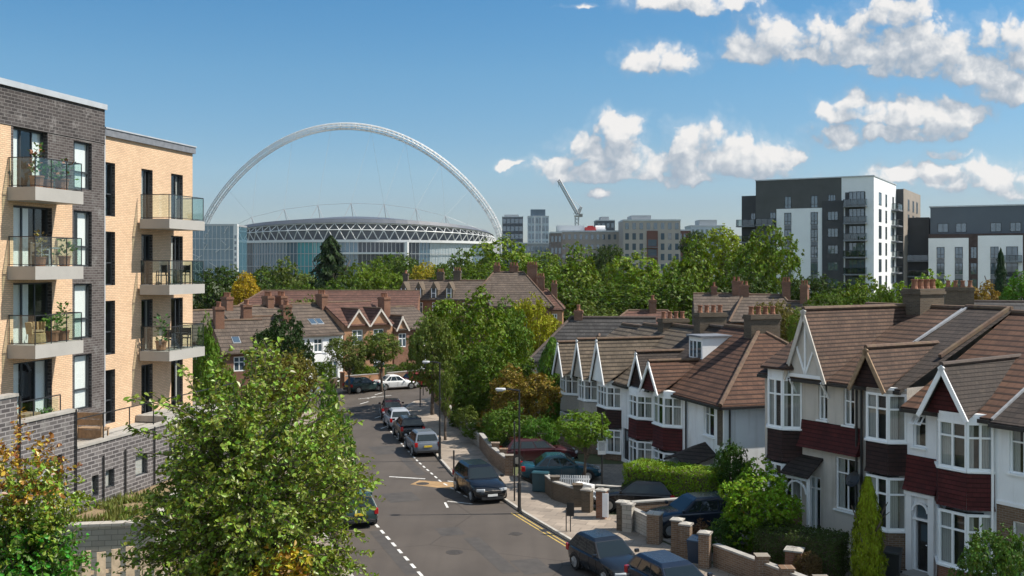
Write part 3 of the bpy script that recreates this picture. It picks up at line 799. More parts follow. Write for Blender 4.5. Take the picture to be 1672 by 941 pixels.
    pot_plant('brown pot plant beside the pale round table on a balcony', aw(-5.2, -.85, F2), 1.0, 'tall', leafcol=(.2, .16, .05))
    patio_table('pale round table on a balcony by the dark brick column', aw(-4.35, -.6, F2), 'grey_metal')
    patio_chair('pale armchair facing the pale round table on a balcony', aw(-4.9, -.6, F2), ARZ + rad(90), 'grey_metal')
    pot_plant('leafy pot plant on the balcony with the pale round table, beyond the table', aw(-3.6, -.7, F2), 1.15)
    t2 = thing('wicker_armchair', 'wicker armchair with a cushion on the lowest dark brick balcony', 'chair', aw(-5.2, -.7, F1), ARZ)
    m = MB(); m.lathe([(.3, 0), (.32, .1), (.3, .4), (.26, .42)], n=12); m.build('seat', MT['wicker'], t2)
    m = MB()
    for i in range(9):
        a = math.pi * (i / 8.0); m.bar((.33 * math.cos(a), .28 * math.sin(a), .38), (.38 * math.cos(a), .34 * math.sin(a), .82), .13, .06)
    m.build('backrest', MT['wicker'], t2)
    m = MB(); m.lathe([(.2, .42), (.27, .47), (.2, .53)], n=10); m.build('cushion', MT['wood'], t2)
    pot_plant('bushy green plant next to the wicker armchair on a balcony', aw(-4.3, -.7, F1), 1.2, leafcol=(.09, .2, .03))
    pot_plant('upright spiky plant on the wicker armchair balcony, beyond the bushy plant', aw(-3.6, -.65, F1), 1.15, 'tall')
    G2, G1 = FT[1] + .1, FT[2] + .1
    patio_chair('dark armchair alone by the near rail of the middle buff wing balcony', aw(3.2, -.8, G2), ARZ + rad(200))
    patio_table('dark round table between two chairs on the middle balcony of the buff wing', aw(4.5, -.7, G2))
    patio_chair('dark chair on the near side of the table on the middle buff wing balcony', aw(3.85, -.7, G2), ARZ + rad(90))
    patio_chair('dark chair on the far side of the table on the middle buff wing balcony', aw(5.1, -.75, G2), ARZ - rad(90))
    pot_plant('tall grassy plant by the near rail of the lowest buff wing balcony', aw(3.1, -.8, G1), 1.25, 'tall')
    patio_table('dark round table on the lowest balcony of the buff wing', aw(4.7, -.8, G1))
    patio_chair('dark armchair between the tall plant and the table on the lowest buff wing balcony', aw(4.05, -.75, G1), ARZ + rad(100))
    patio_chair('dark chair by the far rail of the lowest buff wing balcony', aw(5.3, -.7, G1), ARZ - rad(80))
    # ---- planter and fence below
    pl = thing('stone_planter', 'raised bed behind a low pale stone wall under the podium', 'planter', (0, 0, 0))
    a0, a1 = Vector((gx(60, 37), 37)), Vector((gx(255, 37.6), 37.6))
    M, L = frame2(*a0, *a1)
    b = MB(); b.M = M; b.box(0, L, 0, .3, 0, 2.5); b.box(L - .3, L, .3, 6, 0, 2.5); b.build('wall', MT['stone_wall'], pl)
    b = MB(); b.M = M; b.box(-.05, L + .05, -.06, .38, 2.5, 2.62); b.box(L - .36, L + .05, .38, 6, 2.5, 2.62); b.build('coping', MT['stone_light'], pl)
    b = MB(); s = [aw(-6.5, y0 - .02, 2.45), aw(6, y0 - .02, 2.45)]
    b.poly([(a0.x, a0.y + .3, 2.45), (a1.x - .3, a1.y + .3, 2.45), (a1.x + .9, a1.y + 6, 2.45), tuple(s[1]), tuple(s[0])]); b.build('soil', MT['soil'], pl)
    b = MB(); rr = random.Random(3)
    for i in range(2600):
        d = rr.uniform(37.5, 43); lo = gx(60, 37) if d < 38.5 else aw((d - 43.9) / .98, y0, 0).x + .1
        x = rr.uniform(lo, a1.x + (d - 37.6) * .15 - .3)
        if mnoise.noise((x * .9, d * .9, 0)) < -.05: continue
        c = Vector((x, d, 2.45)); h = rr.uniform(.08, .38); dx = Vector((rr.uniform(-.12, .12), rr.uniform(-.12, .12), h)); sd = Vector((rr.uniform(-1, 1), rr.uniform(-1, 1), 0)).normalized() * .05
        b.add([c - sd, c + sd, c + dx], [(0, 1, 2)])
    o = b.build('planter_grass', MT['leaf']); o.color = (.15, .17, .045, 1); tag(o, 'straggly grass and weeds growing in the raised stone bed', 'grass', kind='stuff')
    fe = thing('picket_fence', 'grey brown wooden picket fence at the foot of the bushy tree', 'fence', (0, 0, 0))
    a0, a1 = Vector((gx(60, 32.4), 32.4)), Vector((gx(330, 34.4), 34.4)); M, L = frame2(*a0, *a1)
    b = MB(); b.M = M; x = 0
    rr = random.Random(9)
    while x < L:
        h = 2.8 + rr.uniform(-.05, .05); b.box(x, x + .27, -.03, 0, 0, h); x += .44
    b.build('pickets', MT['wood_grey'], fe)
    b = MB(); b.M = M; b.box(0, L, .0, .06, 2.05, 2.17); b.box(0, L, 0, .06, .6, .72)
    b.build('rail', MT['wood_grey'], fe)
# ---------------------------------------------------------------- suburban houses
def main_roof(parent, x0, x1, ye, ze, yr, zr, yb, mat, th=.12, rmat='ridge', ends=True, zb=None):
    zb = ze if zb is None else zb
    r = MB()
    r.slab([(x0, ye, ze), (x1, ye, ze), (x1, yr, zr), (x0, yr, zr)], th)
    r.slab([(x0, yr, zr), (x1, yr, zr), (x1, yb, zb), (x0, yb, zb)], th)
    o = r.build('roof', MT[mat], parent)
    k = MB(); ridge_bar(k, (x0, yr, zr + .02), (x1, yr, zr + .02), .24); k.build('ridge_tiles', MT[rmat], o)
    g = MB(); g.box(x0, x1, ye - .07, ye + .05, ze - .2, ze - .06); g.build('gutter', MT['black_paint'], o)
    return o

def cross_gable(parent, xa, xl, xr, yf, za, ze, yb, mat, face, fmat, rmat='ridge', board='white_paint', deco=False, setb=.12, zback=None):
    """front gable whose two slopes die into the main roof behind"""
    zk = za if zback is None else zback
    r = MB()
    A, Lf, Rf, B = (xa, yf, za), (xl, yf, ze), (xr, yf, ze), (xa, yb, zk)
    th = .09
    r.slab([A, Lf, B], th); r.slab([Rf, A, B], th)
    o = r.build('gable_roof', MT[mat], parent)
    k = MB(); ridge_bar(k, (xa, yf - .02, za + .02), (xa, yb, zk + .02), .2); k.build('ridge_tiles', MT[rmat], o)
    b = MB(); y0, y1 = yf - .06, yf - .003
    for X in (xl, xr):
        d = Vector((X - xa, 0, ze - za)); d.normalize(); n = Vector((-d.z, 0, d.x)); n = n if n.z < 0 else -n
        p = [Vector((xa, 0, za)), Vector((X, 0, ze)) + d * .12, Vector((X, 0, ze)) + d * .12 + n * .17, Vector((xa, 0, za)) + n * .17 + Vector((0, 0, -.02))]
        b.add([(q.x, y0, q.z) for q in p] + [(q.x, y1, q.z) for q in p], [(0,1,2,3),(7,6,5,4),(0,4,5,1),(1,5,6,2),(2,6,7,3),(3,7,4,0)])
    b.build('barge_board', MT[board], o)
    f = MB(); yy = yf + setb
    s = .10
    f.add([(xa, yy, za - .12), (xl + s, yy, ze), (xr - s, yy, ze), (xa, yy + .2, za - .12), (xl + s, yy + .2, ze), (xr - s, yy + .2, ze)], [(0, 1, 2), (1, 4, 5, 2)])
    f.build('gable_face', MT[face], o)
    if deco:
        q = MB(); ym = yy - .03; hh = za - ze
        q.bar((xl + .15, ym, ze + .10), (xr - .15, ym, ze + .10), .06, .14)
        q.bar((xa, ym, ze + .1), (xa, ym, za - .25), .05, .09)
        q.bar((xa, ym, ze + .15), (xa - (xa - xl) * .42, ym, ze + hh * .45), .05, .08)
        q.bar((xa, ym, ze + .15), (xa + (xr - xa) * .42, ym, ze + hh * .45), .05, .08)
        q.build('gable_timber', MT['white_paint'], o)
    return o

def tile_skirt(parent, x0, x1, z0, z1, out=.3, mat='hung'):
    s = MB()
    hs = [z1, z1 - (z1 - z0) * .4, z1 - (z1 - z0) * .75, z0]; os_ = [-.03, -.07, -out * .5, -out]
    for i in range(3):
        s.quad((x0, os_[i+1], hs[i+1]), (x1, os_[i+1], hs[i+1]), (x1, os_[i], hs[i]), (x0, os_[i], hs[i]))
    s.quad((x0, 0, z0), (x1, 0, z0), (x1, -out, z0), (x0, -out, z0))
    for X, fl in ((x0, 1), (x1, 0)):
        ps = [(X, 0, z1)] + [(X, o, h) for o, h in zip(os_, hs)] + [(X, 0, z0)]
        s.poly(ps if fl else ps[::-1])
    return s.build('hung_tiles', MT[mat], parent)

def pipe(parent, x, y, z0, z1, r=.05, m='black_paint'):
    p = MB(); p.cyl((x, y, z0), (x, y, z1), r, r, 8); p.cyl((x, y, z1), (x, y + .0, z1 + .12), r, r * 1.7, 8)
    return p.build('drainpipe', MT[m], parent)

def bay_pts(x0, x1, p, c): return [(x0, 0), (x0 + c, -p), (x1 - c, -p), (x1, 0)]

def party_strip(parent, x, ye, ze, yr, zr, w=.09):
    s = MB(); s.bar((x, ye + .1, ze + .06), (x, yr, zr + .03), w, .08); return s.build('flashing', MT['flash'], parent)

def door(parent, x0, x1, z0, z1, mat='black_paint', y=.1):
    d = MB(); d.box(x0, x1, y, y + .06, z0, z1)
    for a, b in ((.15, .45), (.55, .85)): d.box(x0 + (x1-x0)*a, x0 + (x1-x0)*b, y - .015, y, z0 + .2, z0 + .9)
    o = d.build('door', MT[mat], parent)
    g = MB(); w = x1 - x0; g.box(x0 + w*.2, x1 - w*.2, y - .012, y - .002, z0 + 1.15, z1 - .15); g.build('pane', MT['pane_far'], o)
    k = MB(); k.lathe([(.03, 0), (.045, .02), (.03, .05)], (x1 - .12, y - .04, z0 + 1.0), 8); k.build('handle', MT['chrome'], o)
    return o

def carc(w, x0, x1, z1, dp, m=0, back=True):
    """side and back walls"""
    w.quad((x0, dp, 0), (x0, 0, 0), (x0, 0, z1), (x0, dp, z1), m)
    w.quad((x1, 0, 0), (x1, dp, 0), (x1, dp, z1), (x1, 0, z1), m)
    if back: w.quad((x1, dp, 0), (x0, dp, 0), (x0, dp, z1), (x1, dp, z1), m)

def gable_ends(w, x0, x1, ze, yr, zr, yb, m=0):
    w.poly([(x1, 0, ze), (x1, yb, ze), (x1, yr, zr)], m); w.poly([(x0, yb, ze), (x0, 0, ze), (x0, yr, zr)], m)

def build_near_row():
    O = Vector((12.1, 46.0, 0)); tx, ty = .527, -.85; rz = math.atan2(ty, tx)
    at = lambda u: (O.x + tx * u, O.y + ty * u, 0)
    grp = 'terraced houses with bay windows'
    # ---- house A: beige, timbered gable
    t = thing('terraced_house', 'beige house with a tall timbered gable and a big chimney stack', 'house', at(1.7), rz, grp)
    w = MB(); h1, h2 = (.42, .92, 5.4, 7.0), (1.78, 2.34, 5.35, 6.95)
    g1, g2 = (1.35, 2.55, 1.75, 3.95), (-.15, .55, .25, 2.9)
    wall_sheet(w, -2.7, 2.7, 0, 7.25, [h1, h2, g1, g2], .14)
    carc(w, -2.7, 2.7, 7.2, 14); gable_ends(w, -2.7, 2.7, 7.0, 7, 10.0, 14)
    w.build('wall', MT['beige_render'], t)
    for h in (h1, h2): window(t, *h, rows=(.62,), cols=(.5,), sill=.1, cmat='curtain_dim')
    window(t, *g1, rows=(.7,), cols=(.5,), sill=.1, cmat='curtain_dim')
    window(t, *g2, rows=(.8,), cols=(.5,), fw=.09, curtain='left', name='porch_window')
    bay(t, bay_pts(-2.45, -.5, .62, .55), [(0, 1.35, 'red'), (1.45, 3.3, 'glass'), (3.4, 4.75, 'tile_dark'), (4.85, 7.05, 'glass'), (7.05, 7.5, 'wall')])
    br = MB(); P = [(-2.75, .1, 7.55), (-2.1, -.9, 7.55), (-.75, -.9, 7.55), (-.35, .1, 7.55)]
    ap = [(-1.9, 2.6, 9.5), (-.9, 2.6, 9.5)]
    br.slab([P[1], P[2], ap[1], ap[0]], .1); br.slab([P[0], P[1], ap[0]], .1); br.slab([P[2], P[3], ap[1]], .1); br.slab([(-2.75, 2.6, 7.6), P[0], ap[0]], .1)
    br.build('bay_roof', MT['tile_brown'], t)
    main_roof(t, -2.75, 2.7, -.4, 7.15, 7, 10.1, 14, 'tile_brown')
    cross_gable(t, .1, -1.05, 1.3, -.55, 10.15, 7.15, 6.9, 'tile_brown', 'beige_render', None, deco=True, board='beige_render')
    party_strip(t, 2.62, -.4, 7.15, 7, 10.1)
    tile_skirt(t, -.5, 2.7, 4.15, 5.3, .38)
    po = MB(); po.slab([(-.85, -.95, 3.05), (.7, -.95, 3.05), (.7, -.0, 3.75), (-.85, 0, 3.75)], .1); po.build('porch_roof', MT['tile_dark'], t)
    po = MB()
    for X in (-.72, .58): po.box(X - .05, X + .05, -.85, -.75, .2, 2.95)
    po.bar((-.72, -.8, 2.9), (.58, -.8, 2.9), .1, .16)
    for i in range(6):
        a0, a1 = math.pi * i / 6, math.pi * (i + 1) / 6; po.bar((-.07 + .55 * math.cos(a0), -.8, 2.25 + .5 * math.sin(a0)), (-.07 + .55 * math.cos(a1), -.8, 2.25 + .5 * math.sin(a1)), .07)
    po.build('porch_frame', MT['white_paint'], t)
    chimney(t, .5, 7.0, 8.5, 10.95, .95, 1.75, 4)
    pipe(t, 2.55, -.12, .2, 7.0)
    for X in (-.75, 1.0):
        b = MB(); b.bar((X, -.02, 6.35), (X, -.5, 7.05), .07, .07); b.build('bracket', MT['white_paint'], t)
    dsh = thing('satellite_dish', 'dark satellite dish on the beige wall beside a ground floor window', 'satellite dish', Vector(at(4.3)) + Vector((-.3, -.25, 3.2)), rz)
    m = MB(); m.M = Matrix.Rotation(rad(60), 4, 'X'); m.lathe([(.02, 0), (.2, .03), (.34, .1), (.33, .11), (.18, .045)], n=16); m.build('dish', MT['metal_dark'], dsh)
    m = MB(); m.bar((0, -.05, 0), (0, .3, -.05), .04); m.bar((0, -.02, -.1), (0, -.4, .0), .025); m.build('arm', MT['metal_dark'], dsh)
    # ---- house B: narrow, dark tile hung
    t = thing('terraced_house', 'narrow grey house with dark hung tiles and a small dark gable between two bigger gables', 'house', at(5.5), rz, grp)
    w = MB(); wall_sheet(w, -1.1, 1.1, 0, 7.2); carc(w, -1.1, 1.1, 7.2, 14); w.build('wall', MT['pebble'], t)
    bay(t, bay_pts(-.75, 1.08, .6, .4), [(0, 1.45, 'brick'), (1.55, 3.65, 'glass'), (3.75, 4.95, 'tile_dark'), (5.05, 6.95, 'glass'), (6.95, 7.1, 'wall')], wallm='pebble')
    main_roof(t, -1.1, 1.1, -.4, 7.15, 7, 10.15, 14, 'tile_dark')  # dark tiles stand in for the shade on a hip slope left unbuilt
    cross_gable(t, -.1, -.95, .8, -.95, 8.75, 7.15, 3.6, 'tile_brown', 'hung_dark', None, board='wood', setb=.2)
    hp = MB(); hp.bar((1.0, 2.2, 8.35), (1.0, 7, 10.22), .14, .14); hp.build('ridge_tiles', MT['ridge'], t)
    party_strip(t, -1.0, 3.2, 8.7, 7, 10.15, )
    pipe(t, -1.0, -.12, .3, 7.0)
    # ---- house C: white gable, oxblood tiles
    t = thing('terraced_house', 'white fronted house with oxblood hung tiles, white gable boards and a dark front door', 'house', at(8.5), rz, grp)
    w = MB(); h1 = (-1.62, -1.05, 4.95, 6.35); dr = (-1.5, -.85, .15, 2.75)
    wall_sheet(w, -1.9, 1.9, 0, 6.5, [h1, dr], .14); carc(w, -1.9, 1.9, 6.5, 14); gable_ends(w, -1.9, 1.9, 6.4, 7, 9.9, 14)
    w.build('wall', MT['white_render'], t)
    window(t, *h1, rows=(.66,), sill=.1, cmat='curtain_dim')
    op = MB(); op.M = Matrix.Translation((0, -.02, 6.22)) @ Matrix.Rotation(rad(-40), 4, 'X')
    for a, b in ((-1.6, -1.35), (-1.32, -1.07)):
        op.box(a, b, 0, .04, -.06, 0); op.box(a, b, 0, .04, -.46, -.4); op.box(a, a + .05, 0, .04, -.4, -.06); op.box(b - .05, b, 0, .04, -.4, -.06)
    op.build('open_fanlight', MT['upvc'], t)
    door(t, -1.42, -.93, .15, 2.1)
    sr = MB()
    for X in (-1.72, -.72): sr.box(X - .13, X + .13, -.16, -.003, .1, 3.05)
    sr.box(-1.9, -.55, -.2, -.003, 3.05, 3.2); sr.box(-1.56, -.88, -.12, -.003, 2.12, 2.2)
    for i in range(8):
        a0, a1 = math.pi * i / 8, math.pi * (i + 1) / 8; sr.bar((-1.22 + .34 * math.cos(a0), -.1, 2.45 + .34 * math.sin(a0)), (-1.22 + .34 * math.cos(a1), -.1, 2.45 + .34 * math.sin(a1)), .08)
    sr.build('door_surround', MT['white_paint'], t)
    fl = MB(); fl.quad((-1.46, .06, 2.2), (-.9, .06, 2.2), (-.9, .06, 2.72), (-1.46, .06, 2.72)); fl.build('fanlight', MT['pane_far'], t)
    tile_skirt(t, -1.9, -.45, 3.25, 4.6, .32)
    bay(t, bay_pts(-.55, 1.8, .72, .6), [(0, .8, 'red'), (.9, 2.95, 'glass'), (3.1, 4.42, 'tile'), (4.52, 6.3, 'glass'), (6.3, 6.5, 'wall')])
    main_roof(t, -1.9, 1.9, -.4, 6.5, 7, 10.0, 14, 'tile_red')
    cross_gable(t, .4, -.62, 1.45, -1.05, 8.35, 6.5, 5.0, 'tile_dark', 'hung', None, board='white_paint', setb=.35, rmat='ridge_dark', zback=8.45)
    pipe(t, 1.84, -.14, .3, 6.4, m='white_paint')
    st = MB(); st.box(-1.6, -.8, -.9, -.02, 0, .14); st.build('door_step', MT['concrete'], t)
    # ---- house D: runs out of the frame
    t = thing('terraced_house', 'white house with tan brick below and a dark roof, cut off by the picture edge', 'house', at(10.4), rz, grp)
    w = MB(); hs = [(.5, 1.5, 4.6, 6.3), (.6, 1.8, .9, 2.9), (3.2, 4.6, 4.6, 6.3), (3.2, 4.6, .9, 2.9)]
    wall_sheet(w, 0.0, 5.6, 0, 3.45, [hs[1], hs[3]], .14, 1); wall_sheet(w, 0, 5.6, 3.45, 6.4, [hs[0], hs[2]], .14, 0)
    carc(w, 0.01, 5.6, 6.4, 14, 0); gable_ends(w, 0.01, 5.6, 6.3, 7, 9.8, 14); w.build('wall', [MT['white_render'], MT['brown_brick']], t)
    for h in hs: window(t, *h, rows=(.66,), cols=(.5,), sill=.1, cmat='curtain_dim')
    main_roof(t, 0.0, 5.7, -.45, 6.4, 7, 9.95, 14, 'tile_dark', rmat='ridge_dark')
    party_strip(t, .05, -.45, 6.42, 7, 9.98)
    bm = MB(); bm.box(0, 5.6, -.05, -.003, 3.4, 3.52); bm.build('string_course', MT['white_paint'], t)

def build_mid_row():
    O = Vector((10.55, 51.0, 0)); tx, ty = .3, -.954; rz = math.atan2(ty, tx)
    at = lambda u: (O.x + tx * u, O.y + ty * u, 0)
    grp = 'terraced houses with bay windows'
    # E: white end house with hipped roof
    t = thing('terraced_house', 'white end house with a hipped brown roof, bare side wall and small porch', 'house', at(0), rz, grp)
    w = MB(); h1 = (-2.1, -1.0, 3.3, 4.95); g1 = (-2.3, -1.2, .5, 2.0)
    wall_sheet(w, -7.9, 0, 0, 5.2, [h1], .14); carc(w, -7.9, 0, 5.2, 9)
    w.build('wall', MT['white_render'], t)
    window(t, *h1, rows=(.66,), cols=(.4,), sill=.1, cmat='curtain_dim')
    q = MB(); q.box(-.62, -.1, -.03, -.004, 3.0, 4.95); q.build('brick_quoin', MT['stock'], t)
    bay(t, bay_pts(-7.3, -4.5, .75, .75), [(0, .3, 'red'), (.4, 1.85, 'glass'), (2.0, 3.2, 'tile'), (3.3, 4.9, 'glass'), (4.9, 5.1, 'wall')])
    r = MB(); yr, zr, xe = 4.5, 8.55, -4.1
    a, b, c, d = (.35, -.4, 5.1), (.35, 9.4, 5.1), (xe, yr, zr), (-7.9, yr, zr)
    r.slab([(-7.9, -.4, 5.1), a, c, d], .12); r.slab([a, b, c], .12); r.slab([b, (-7.9, 9.4, 5.1), d, c], .12)
    o = r.build('roof', MT['tile_red'], t)
    k = MB(); ridge_bar(k, (a[0], a[1], a[2] + .03), (c[0], c[1], c[2] + .03), .24); ridge_bar(k, c, d, .24); ridge_bar(k, b, c, .24); k.build('ridge_tiles', MT['ridge'], o)
    gt = MB(); gt.box(-7.9, .4, -.48, -.36, 4.9, 5.03); gt.box(.31, .43, -.36, 9.3, 4.9, 5.03); gt.build('gutter', MT['black_paint'], o)
    cross_gable(t, -6.3, -7.5, -5.15, -1.15, 6.75, 5.1, 2.3, 'tile_red', 'hung', None)
    chimney(t, -4.2, 4.7, 7.5, 9.35, .8, 1.8, 4)
    pipe(t, -3.9, -.1, .2, 5.0); pipe(t, .06, .3, .2, 5.0)
    po = MB(); po.slab([(-3.3, -1.7, 1.95), (-1.9, -1.7, 2.35), (-1.9, -.02, 2.95), (-3.3, -.02, 2.5)], .1); po.slab([(-1.9, -1.7, 2.35), (-.7, -1.7, 1.95), (-.7, -.02, 2.5), (-1.9, -.02, 2.95)], .1)
    po.build('porch_roof', MT['tile_dark'], t)
    po = MB(); po.box(-3.1, -3.0, -1.5, -.02, 0, 1.95); po.box(-1.0, -.9, -1.5, -.02, 0, 1.95); po.build('porch_wall', MT['white_render'], t)
    dm = MB(); dm.box(-7.6, -6.0, 2.0, 4.4, 6.5, 8.0); do = dm.build('dormer', MT['white_paint'], t)
    dm = MB(); dm.box(-7.45, -6.15, 1.985, 1.995, 6.85, 7.75); dm.build('pane', MT['pane_far'], do)
    dm = MB(); dm.box(-7.7, -5.9, 1.85, 4.6, 8.003, 8.1); dm.build('dormer_roof', MT['lead'], do)
    dm = MB()
    for xx in (-7.05, -6.6): dm.box(xx - .04, xx + .04, 1.96, 1.984, 6.8, 7.8)
    dm.build('mullion', MT['upvc'], do)
    spec = [  # label, u0, left, right, bay(l, r), upper sill, tile kind, gable(apex, l, r, za, ze), roof, wall
        ('white house with an oxblood tiled bay and no gable, next to the white end house', -7.9, -3.0, 0, (-2.7, -.3), 'tile', None, 'tile_dark', 'white_render', 5.0, 8.4),
        ('white house with a wide grey brown gable roof, behind the yellow green street tree', -10.9, -5.0, 0, (-4.6, -1.8), 'tile_dark', (-3.1, -4.3, -1.9, 7.45, 4.8), 'tile_grey', 'white_render', 4.85, 8.2),
        ('pebbledashed gabled house, second from the far end of its row', -15.9, -3.3, 0, (-2.9, -.6), 'pebble', (-1.5, -2.6, -.45, 7.2, 4.7), 'tile_grey', 'pebble', 4.75, 8.0),
        ('pebbledashed gabled house at the far end of its row, beside the columnar tree', -19.2, -3.6, 0, (-3.1, -.8), 'pebble', (-1.9, -3.0, -.9, 6.75, 4.55), 'tile_grey', 'pebble', 4.65, 7.8),
    ]
    for lab, u0, l, r_, (bl, br_), kind, gab, roof, wm, ze, zr in spec:
        t = thing('terraced_house', lab, 'house', at(u0), rz, grp)
        w = MB(); holes = [(br_ + .25, r_ - .25, .2, 2.1)] if r_ - br_ > 1.2 else []
        wall_sheet(w, l, r_, 0, ze, holes, .14); carc(w, l, r_, ze, 9); gable_ends(w, l, r_, ze - .1, 4.5, zr - .1, 9); w.build('wall', MT[wm], t)
        if holes: door(t, br_ + .3, r_ - .3, .2, 2.1)
        bay(t, bay_pts(bl, br_, .7, .65), [(0, .4, 'brick'), (.45, 1.9, 'glass'), (2.0, 3.1, kind), (3.2, 4.55, 'glass'), (4.55, 4.8, 'wall')], wallm=wm)
        main_roof(t, l, r_, -.4, ze, 4.5, zr, 9.4, roof, rmat='ridge_dark' if roof == 'tile_dark' else 'ridge')
        if gab: cross_gable(t, gab[0], gab[1], gab[2], -1.1, gab[3], gab[4], 3.9 if gab[3] > 7 else 2.7, roof, wm, None)
        else: cross_gable(t, -1.5, -2.6, -.4, -.5, 7.0, 5.0, 2.6, roof, 'hung_dark', None)
        if u0 in (-7.9, -10.9): chimney(t, l + .8, 4.7, 7, 9.2 if u0 == -7.9 else 8.6, .8, 1.8, 4)
        pipe(t, l + .15, -.1, .2, ze - .2)

def simple_house(label, loc, rz, w, dp, ze, zr, roof='tile_far', wall='red_brick', hip=(0, 0), chim=(), wins=(), group=None, gables=(), cat='house', skylights=(), chm='red_brick', over=.3, name='brick_house', fm='upvc', winkw=None):
    """facade along +x from the origin, ridge along x; hip = how far each ridge end is drawn in"""
    t = thing(name, label, cat, loc, rz, group)
    b = MB(); wall_sheet(b, 0, w, 0, ze, wins, .12); carc(b, 0, w, ze, dp)
    if not hip[0]: b.poly([(0, dp, ze), (0, 0, ze), (0, dp/2, zr - .1)])
    if not hip[1]: b.poly([(w, 0, ze), (w, dp, ze), (w, dp/2, zr - .1)])
    b.build('wall', MT[wall], t)
    r = MB(); e = over; xa, xb = hip[0] if hip[0] else -.05, w - hip[1] if hip[1] else w + .05
    x0, x1 = (-e, w + e)
    if not hip[0]: x0 = -.05
    if not hip[1]: x1 = w + .05
    ym = dp / 2
    P = [(x0, -e, ze), (x1, -e, ze), (x1, dp + e, ze), (x0, dp + e, ze)]; A, B = (xa, ym, zr), (xb, ym, zr)
    r.slab([P[0], P[1], B, A], .15); r.slab([P[2], P[3], A, B], .15)
    if hip[0]: r.slab([P[3], P[0], A], .15)
    if hip[1]: r.slab([P[1], P[2], B], .15)
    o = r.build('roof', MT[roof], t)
    k = MB(); ridge_bar(k, A, B, .26)
    if hip[0]: ridge_bar(k, P[0], A, .24)
    if hip[1]: ridge_bar(k, P[1], B, .24)
    k.build('ridge_tiles', MT['ridge'] if roof not in ('slate', 'tile_dark') else MT['ridge_dark'], o)
    for (x, y, z1, cw, cd, n) in chim: chimney(t, x, y, min(ze + .5, z1 - 2), z1, cw, cd, n, mat=chm)
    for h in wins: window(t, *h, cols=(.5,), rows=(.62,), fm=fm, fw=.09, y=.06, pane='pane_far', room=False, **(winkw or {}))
    for (xa_, xl, xr, yf, za, zee, face) in gables:
        slope = (zr - ze) / (ym + e)
        cross_gable(t, xa_, xl, xr, yf, za, zee, (za - ze) / slope - e, roof, face, None, board='beige_render')
    for (x, y) in skylights:
        z = ze + (y + e) * (zr - ze) / (ym + e); dy = .9; dz = dy * (zr - ze) / (ym + e)
        s = MB(); s.slab([(x, y, z + .06), (x + .7, y, z + .06), (x + .7, y + dy, z + dz + .06), (x, y + dy, z + dz + .06)], .1)
        so = s.build('skylight', MT['grey_metal'], t)
        s = MB(); s.quad((x + .06, y + .06, z + .075 + .06 * dz), (x + .64, y + .06, z + .075 + .06 * dz), (x + .64, y + dy - .06, z + dz + .065), (x + .06, y + dy - .06, z + dz + .065)); s.build('pane', MT['pane_far'], so)
    return t

